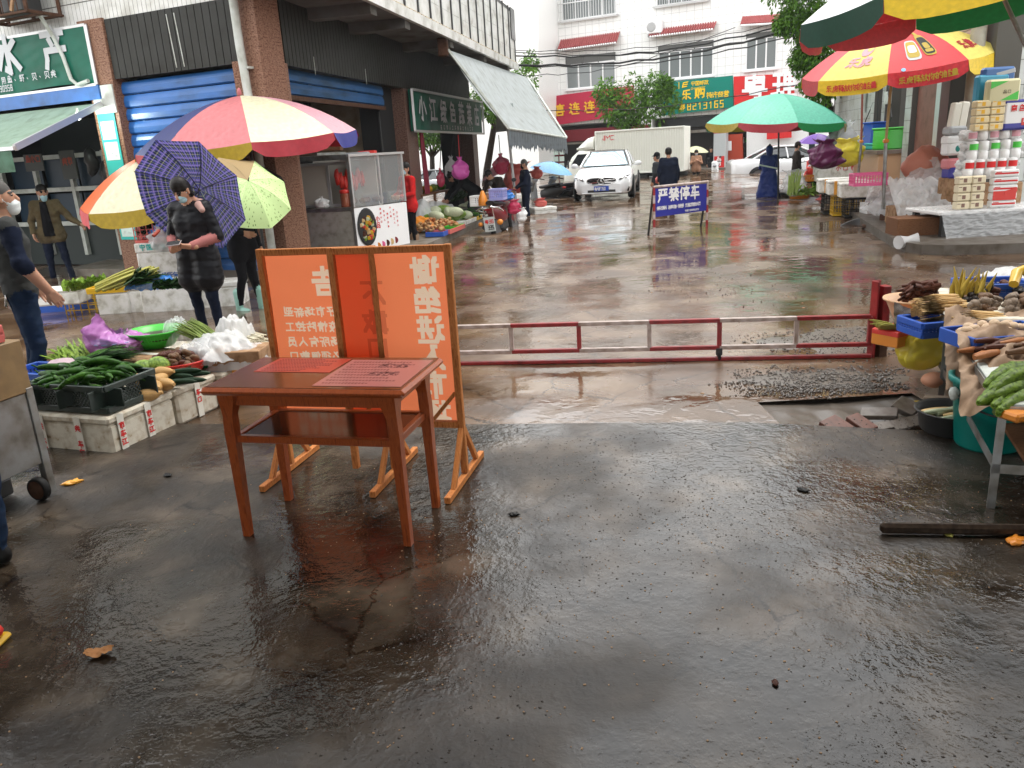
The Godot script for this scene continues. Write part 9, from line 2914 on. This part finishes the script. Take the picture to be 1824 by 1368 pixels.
# ---------- people ----------
func build_people() -> void:
	var sk: Material = M.face
	var base := {"skin": sk, "hair": M.hair_black, "eye": M.eye_dark, "lips": M.lips, "shoe": M.black_rubber, "mask": M.mask_blue, "trousers": M.jeans_dark, "jacket": M.black_cloth, "sleeve": M.black_cloth, "hat": M.black_cloth}
	var wear := func(d: Dictionary) -> Dictionary:
		var w := base.duplicate()
		for k in d: w[k] = d[k]
		return w
	# woman with the phone
	var p := V(-3.197, -.003, -8.316)
	var f := V(-.25, 0, 1)
	person("masked woman in a black padded coat looking down at her phone", p, yaw_to(f), 1.68, {"head": V(.0, 1.585, .1), "neck": V(0, 1.44, .02), "look": V(-.1, -.62, .8), "el": V(.27, 1.1, .0), "er": V(-.27, 1.1, .0), "hl": V(.1, 1.03, .24), "hr": V(-.1, 1.0, .25), "gl": V(-.8, .1, .5), "gr": V(.7, .2, .6), "nl": V(-.2, .8, -.5), "nr": V(.2, .9, -.4), "curll": .7, "curlr": .7, "al": V(.13, .09, .0), "ar": V(-.12, .09, -.06), "kl": V(.12, .5, .04), "kr": V(-.11, .5, .0)}, {"cell": .0125, "bulk": 1.22, "hem": .55, "flare": .125, "cuff": "sleeve_cuff", "top": "padded_coat", "sleeve": "padded_coat", "mask": .0, "wrinkle": .01, "fur": 1, "hair": 1.25, "head_cell": .0055}, wear.call({"padded_coat": M.puffer, "sleeve_cuff": M.pink_cloth, "trousers": M.jeans_dark, "lining": mt("lining", .4, .25, .22, .9)}))
	var wt := Transform3D(Basis(Vector3.UP, yaw_to(f)), p)
	var t := thing("phone", "smartphone in a pale case held in the woman's hands", "phone", wt * V(-.03, 1.06, .32), yaw_to(f))
	var st := mb()
	bx(st, Vector3.ZERO, V(.15, .012, .078), .004, Basis.from_euler(V(.5, .2, .1)))
	ob("body", st, mt("phone_case", .35, .3, .3, .3), t)
	st = mb()
	bx(st, V(0, .0075, 0), V(.14, .002, .07), .0, Basis.from_euler(V(.5, .2, .1)))
	ob("screen", st, M.black_gloss, t)
	# her plaid umbrella, its inside towards the gate
	var apex := V(-3.261, 1.544, -8.85)
	var grip := V(-3.489, 1.166, -8.1)
	t = thing("umbrella", "open umbrella in blue and purple plaid resting behind the woman's head", "umbrella", apex)
	var up := V(.2, .26, -.93).normalized()
	var sx := up.cross(V(0, 0, 1)).normalized()
	var ub := Basis(sx, up, sx.cross(up))
	canopy(t, Transform3D(ub, Vector3.ZERO), .63, .2, 8, [M.u_plaid], [M.u_plaid], .0, M.dark_metal, .05, .2)
	st = mb()
	tube(st, [ub * V(0, .05, 0), (grip - apex) * .96], .006, 8)
	ob("shaft", st, M.dark_metal, t)
	st = mb()
	tube(st, [(grip - apex) * .95, (grip - apex) * 1.07], .017, 8)
	ob("grip", st, mt("grip_red", .3, .05, .03, .4), t)
	# man with his back to us
	p = V(-3.786, .741, -6.15)
	p.y = .0
	f = V(.8, 0, -.6)
	person("masked man in a grey vest with dark sleeves, seen from behind", p, yaw_to(f), 1.74, {"look": V(-.35, .1, .95), "er": V(-.27, 1.13, .02), "hr": V(-.26, .9, .16), "gr": V(.0, -.85, .5), "el": V(.28, 1.13, .05), "hl": V(.25, .9, .15)}, {"cell": .0125, "bulk": 1.12, "top": "vest", "sleeve": "sleeve", "cuff": "skin", "mask": .03, "hair": .8, "wrinkle": .012, "head_cell": .0055}, wear.call({"vest": M.grey_vest, "sleeve": M.navy, "trousers": M.jeans, "hair": M.hair_grey, "mask": M.mask_white}))
	wt = Transform3D(Basis(Vector3.UP, yaw_to(f)), p)
	t = thing("key_ring", "bunch of keys clipped on the belt of the man in the grey vest", "keys", wt * V(-.13, .93, -.12))
	st = mb()
	for k in 5: bx(st, V(.008 * k, -.05 - .006 * k, .004 * k), V(.006, .09, .02), .002, Basis(V(0, 0, 1), .12 * (k - 2)))
	ob("key", st, M.chrome, t)
	# man in the khaki jacket
	p = V(-7.86, -.06, -14.02)
	f = V(.3, 0, 1)
	person("man in an open khaki jacket with his mask pulled under his chin", p, yaw_to(f), 1.7, {"look": V(.45, -.12, .9), "el": V(.33, 1.15, .02), "hl": V(.52, 1.02, .16), "er": V(-.27, 1.12, -.02), "hr": V(-.25, .9, .1), "al": V(.2, .09, .06), "ar": V(-.13, .09, -.05), "kl": V(.15, .5, .06)}, {"cell": .0145, "bulk": 1.2, "mask": .05, "wrinkle": .016, "hem": .12, "collar": 1.0, "hair": .9}, wear.call({"jacket": M.khaki, "sleeve": M.khaki, "trousers": M.navy}))
	wt = Transform3D(Basis(Vector3.UP, yaw_to(f)), p)
	st = mb()
	patch(st, 12, 16, func(u: float, v: float) -> Vector3: return wt * V(lerpf(-.075, .075, u) * lerpf(.7, 1.25, v), lerpf(1.44, .86, v), .142 + .03 * sin(u * PI) + .01 * sin(v * PI)))
	tag(ob("pullover", st, M.black_cloth), "black pullover showing in the open khaki jacket", "pullover")
	# person with the dotted umbrella and mint boots
	p = V(-3.24, -.02, -9.9)
	f = V(.85, 0, .5)
	person("person in black with mint rubber boots under the dotted umbrella", p, yaw_to(f), 1.56, {"look": V(0, -.2, 1), "er": V(-.26, 1.14, .1), "hr": V(-.2, 1.1, .3), "kl": V(.1, .5, .0), "al": V(.1, .09, .1), "ar": V(-.1, .09, -.12)}, {"cell": .018, "bulk": 1.15, "hem": .2, "shin": "boot"}, wear.call({"boot": M.mint_rubber, "trousers": M.black_cloth}))
	t = thing("umbrella", "pale green umbrella with a fine dotted print and panels coloured brown for wet shade", "umbrella", V(-2.94, 1.6, -9.55))
	ub = Basis.from_euler(V(.75, 0, -.5))
	canopy(t, Transform3D(ub, Vector3.ZERO), .56, .22, 8, [M.u_dots, M.u_dots, M.u_dots, M.u_dots, mt("dots_wet_shade", .28, .2, .1, .6), M.dots_wet_shade, M.u_dots, M.u_dots], [M.u_dots], .0, M.dark_metal, .05, .1)  # the two brown panels carry wet shade in their colour
	st = mb()
	tube(st, [ub * V(0, .05, 0), ub * V(0, -.62, 0)], .006, 6)
	ob("shaft", st, M.dark_metal, t)
	# red jacket at the food cart
	person("masked woman in a bright red jacket standing beside the food cart", V(-1.77, .02, -15.52), yaw_to(V(-.75, 0, .65)), 1.62, {"look": V(.2, -.1, 1), "el": V(.24, 1.12, .06), "hl": V(.12, 1.08, .28), "er": V(-.25, 1.12, .06), "hr": V(-.14, 1.08, .26)}, {"cell": .02, "bulk": 1.12, "mask": .0, "hair": 1.3, "shin": "boot", "hem": .08}, wear.call({"jacket": M.red_cloth, "sleeve": M.red_cloth, "trousers": M.black_cloth, "boot": M.tan_boot}))
	# stooping vendor in black
	person("vendor in black with a pointed hood stooping over the vegetables", V(-.82, -.03, -20.6), yaw_to(V(-.9, 0, .35)), 1.66, {"hip": V(0, .88, -.2), "chest": V(0, 1.12, .12), "neck": V(0, 1.22, .28), "head": V(0, 1.27, .44), "look": V(0, -.75, .6), "sl": V(.18, 1.16, .2), "sr": V(-.18, 1.16, .2), "el": V(.2, .9, .42), "er": V(-.2, .9, .42), "hl": V(.12, .72, .6), "hr": V(-.12, .72, .62), "pl": V(.09, .86, -.2), "pr": V(-.09, .86, -.2), "kl": V(.12, .5, -.05), "kr": V(-.12, .5, -.05), "al": V(.12, .09, -.12), "ar": V(-.12, .09, -.12)}, {"cell": .022, "bulk": 1.25, "hood": 1, "bun": 1, "hem": .4}, wear.call({"jacket": M.black_cloth}))
	person("man in a camouflage jacket bending over the loaded motorcycle", V(-.03, -.12, -20.21), yaw_to(V(-.6, 0, .7)), 1.66, {"hip": V(0, .9, -.14), "chest": V(0, 1.18, .1), "neck": V(0, 1.3, .24), "head": V(0, 1.38, .38), "look": V(0, -.6, .75), "sl": V(.18, 1.24, .16), "sr": V(-.18, 1.24, .16), "el": V(.24, 1.0, .3), "er": V(-.24, 1.0, .3), "hl": V(.12, .9, .52), "hr": V(-.12, .9, .52), "pl": V(.09, .88, -.14), "pr": V(-.09, .88, -.14)}, {"cell": .022, "bulk": 1.2}, wear.call({"jacket": M.camo, "sleeve": M.camo}))
	person("masked man in a dark tracksuit standing by the white foam box", V(.65, -.13, -20.76), yaw_to(V(-.95, 0, .25)), 1.64, {"look": V(0, -.25, .95), "el": V(.22, 1.12, .08), "hl": V(.14, 1.02, .32), "er": V(-.23, 1.12, .04), "hr": V(-.2, .95, .25)}, {"cell": .02, "bulk": 1.2, "mask": .0, "hair": .5}, wear.call({"jacket": M.navy, "sleeve": M.navy, "trousers": M.navy, "hair": M.hair_grey, "mask": M.black_cloth}))
	person("man in a dark coat walking away before the truck, a red bag in hand", V(4.6, -.14, -22.08), yaw_to(V(.1, 0, -1)), 1.72, {"look": V(0, -.05, 1)}, {"cell": .022, "bulk": 1.3, "hem": .3, "hair": .9}, wear.call({"jacket": M.navy, "sleeve": M.navy}))
	bag("small orange-red bag carried by the man in the dark coat", V(4.53, .63, -22.9), .13, .24, M.pl_coral, 71.0, .3)
	person("older man in a flat cap and grey coat beside the dark coated man", V(4.59, -.16, -23.63), yaw_to(V(-.8, 0, -.5)), 1.6, {}, {"cell": .022, "bulk": 1.15, "hem": .3, "cap": 1, "hair": .6}, wear.call({"jacket": mt("slate_coat", .035, .04, .045, .85), "sleeve": M.slate_coat, "hair": M.hair_grey}))
	person("woman in a tan jacket under the cream umbrella raising her hands", V(8.77, -.28, -36.15), yaw_to(V(-.25, 0, 1)), 1.6, {"look": V(0, -.3, .9), "el": V(.25, 1.12, .1), "hl": V(.08, 1.25, .26), "er": V(-.25, 1.12, .1), "hr": V(-.08, 1.22, .26)}, {"cell": .024, "bulk": 1.2, "mask": .0, "hem": .15, "hair": 1.3}, wear.call({"jacket": M.tan_cloth, "sleeve": mt("pale_sleeve", .4, .33, .27, .8), "trousers": M.black_cloth}))
	person("woman in a long blue raincoat with a hair bun seen from behind", V(7.37, -.14, -22.17), yaw_to(V(.35, 0, -1)), 1.62, {"look": V(.1, -.15, 1), "el": V(.23, 1.12, .1), "hl": V(.12, 1.02, .28), "er": V(-.23, 1.12, .1), "hr": V(-.1, 1.02, .28)}, {"cell": .02, "bulk": 1.2, "hem": 1.35, "flare": .19, "bun": 1, "hood": 1, "wrinkle": .02}, wear.call({"jacket": M.raincoat, "sleeve": M.raincoat, "shoe": M.pl_red}))
	st = mb()
	var rp := V(7.37, -.14, -22.17)
	var rb := Basis(Vector3.UP, yaw_to(V(.35, 0, -1)))
	sheet(st, rp + rb * V(.25, 1.17, -.16), rp + rb * V(-.24, 1.05, -.17), rp + rb * V(-.24, 1.01, -.175), rp + rb * V(.25, 1.13, -.17), .004, 1.0, 8)
	tag(ob("reflective_stripe", st, M.pale_print), "pale reflective stripe across the back of the blue raincoat", "stripe")
	person("masked woman in a dark patterned jacket and cap at the roadside stall", V(9.52, -.18, -25.96), yaw_to(V(.9, 0, .2)), 1.66, {"look": V(0, -.15, 1)}, {"cell": .022, "bulk": 1.25, "mask": .0, "cap": 1, "hem": .2}, wear.call({"jacket": M.camo, "sleeve": M.camo, "hat": M.camo, "trousers": M.black_cloth, "mask": M.teal_print}))
	person("figure in black beside the scooter at the goods shop", V(10.75, -.33, -41.25), yaw_to(V(.2, 0, 1)), 1.7, {}, {"cell": .028, "bulk": 1.2, "hem": .3}, wear.call({}))
	person("small figure in purple with a yellow striped helmet by the red shop front", V(14.37, -.4, -49.47), yaw_to(V(.9, 0, .3)), 1.5, {}, {"cell": .028, "bulk": 1.2, "cap": 1}, wear.call({"jacket": M.purple_cloth, "sleeve": M.purple_cloth, "hat": M.yellow_print}))
	person("crouching vendor with a red bundle behind the roadside greens", V(10.42, -.19, -26.88), yaw_to(V(-.6, 0, .8)), 1.5, {"hip": V(0, .45, -.1), "chest": V(0, .82, .05), "neck": V(0, .98, .1), "head": V(0, 1.12, .15), "sl": V(.17, .93, .08), "sr": V(-.17, .93, .08), "el": V(.24, .7, .16), "er": V(-.24, .7, .16), "hl": V(.12, .6, .36), "hr": V(-.12, .6, .36), "pl": V(.09, .42, -.08), "pr": V(-.09, .42, -.08), "kl": V(.16, .48, .3), "kr": V(-.16, .48, .3), "al": V(.14, .09, .12), "ar": V(-.14, .09, .12)}, {"cell": .024, "bulk": 1.15}, wear.call({"jacket": M.pl_red, "sleeve": M.black_cloth, "trousers": M.black_cloth}))
	# legs at the picture's left edge
	p = V(-2.378, .03, -3.361)
	person("person in blue jeans standing close at the left edge, only a leg showing", p + V(-.17, 0, .0), yaw_to(V(-.2, 0, -1)), 1.75, {"er": V(-.19, 1.1, -.03), "hr": V(-.05, 1.05, .2)}, {"cell": .018, "wrinkle": .014, "bulk": 1.1, "toe": V(.5, 0, .6)}, wear.call({"trousers": M.jeans, "jacket": M.black_cloth, "shoe": M.black_rubber}))
	p = V(-2.162, .03, -2.679)
	t = thing("shoe", "red and yellow shoe tip at the left edge of the floor", "shoe", p, -PI * .5)
	st = mb()
	lump(st, V(0, .055, 0), V(.05, .05, .14), 0, 1, 10)
	ob("upper", st, M.pl_red, t)
	st = mb()
	bx(st, V(0, .014, 0), V(.1, .028, .28), .012)
	ob("sole", st, M.pl_yellow, t)
# ---------- small things on the floor ----------
func build_litter() -> void:
	var st := mb()
	patch(st, 14, 10, func(u: float, v: float) -> Vector3: return V((u - .5) * .1, .012 + .03 * absf(u - .45) + .014 * wob.get_noise_2d(u * 260.0, v * 200.0), (v - .5) * .05 * (.6 + .6 * sin(u * PI))))
	tag(ob("dry_leaf", st, mt("leaf_tan", .42, .2, .08, .7), null, Transform3D(Basis(Vector3.UP, .1), V(-1.601, .03, -2.561))), "curled tan leaf lying alone on the dark floor", "leaf")
	var lit := [[V(-2.058, .03, -4.332), .03, "black_plastic", "shiny black scrap on the floor beside the foam boxes"], [V(1.435, .03, -3.617), .03, "black_plastic", "black wet scrap on the floor toward the pit"], [V(.803, .03, -2.174), .016, "v_chest", "dark twig stub near the bottom of the floor"], [V(-2.612, .03, -4.299), .05, "tape_yellow", "flat yellow scrap beside the steel cart's wheel"], [V(2.106, .03, -2.987), .05, "pl_orange", "orange scrap lying below the dark beam"], [V(1.871, .03, -3.084), .03, "v_stalk", "pale stalk scrap before the dark beam"], [V(-.03, .03, -3.534), .025, "black_plastic", "dark pebble right of the table's front leg"], [V(6.22, -.07, -14.52), .1, "pl_coral", "red plastic scrap on the wet street by the kerb"], [V(6.66, -.08, -15.83), .06, "pl_white", "white wrapper on the wet street by the kerb"], [V(1.78, -.16, -23.92), .3, "f_white", "heap of white wrappers beside the black scooter"], [V(-1.1, -.09, -16.85), .05, "v_white", "pale peel scrap on the street near the orange tray"]]
	for q in lit:
		st = mb()
		lump(st, Vector3.ZERO, V(q[1], q[1] * .28, q[1] * .6), .7, 2.0, 10)
		tag(ob("scrap", st, M[q[2]], null, Transform3D(Basis(Vector3.UP, rnd(0, 3)), q[0] + V(0, .006, 0))), q[3], "litter")
	# black dish by the kerb
	var t := thing("basin", "wide black metal basin tilted against the pavement corner", "basin", V(6.52, -.07, -14.55))
	st = mb()
	lathe(st, basin_shape(.2, .3, .12), 24, Transform3D(Basis.from_euler(V(.1, 0, .3)), V(0, .06, 0)))
	ob("bowl", st, M.dark_metal, t)
	# many crumbs of grit and peel
	st = mb()
	for k in 900:
		var p := V(rnd(-2.0, 2.4), .031, rnd(-4.4, -1.7))
		if k > 300: p = V(rnd(-.6, 1.2), .031, rnd(-3.6, -1.7))
		if k > 650: p = V(rnd(-3.0, 6.0), .0, rnd(-18, -5.2))
		p.y -= gy(p.z)
		var s := rnd(.002, .006) * (1.0 if k <= 650 else 3.0)
		bx(st, p, V(s, s * .5, s * rnd(.6, 1.6)), .0, Basis(Vector3.UP, rnd(0, 3)))
	var wet := mb()
	lump(wet, Vector3.ZERO, V(1, .55, .8), .4, 1.5, 4)
	wet.generate_normals()
	var mm := MultiMesh.new()
	mm.transform_format = MultiMesh.TRANSFORM_3D
	mm.mesh = wet.commit()
	mm.instance_count = 9000
	for k in 9000:
		var p := V(rnd(-3.0, 3.0), .03, rnd(-4.6, -1.6))
		for i in 12:
			if wob.get_noise_2d(p.x * 26.0, p.z * 26.0) * .9 + .25 * clampf(p.x + .3, -.6, 1.0) > rnd(-.1, .5): break
			p = V(rnd(-3.0, 3.0), .03, rnd(-4.6, -1.6))
		mm.set_instance_transform(k, Transform3D(Basis.from_euler(V(rnd(-.3, .3), rnd(0, 6), 0)).scaled(Vector3.ONE * (.0015 + .0045 * pow(rnd(0, 1), 3.0))), p))
	var mi := MultiMeshInstance3D.new()
	mi.name = "floor_grain"; mi.multimesh = mm; mi.material_override = mt("wet_grain", .045, .035, .027, .14)
	add_child(mi)
	tag(mi, "coarse wet grain standing out of the worn floor", "grain", "", "stuff")
	tag(ob("grit", st, mt("grit", .33, .21, .12, .5)), "scattered pale grit and peel crumbs on the wet floor", "grit", "", "stuff")
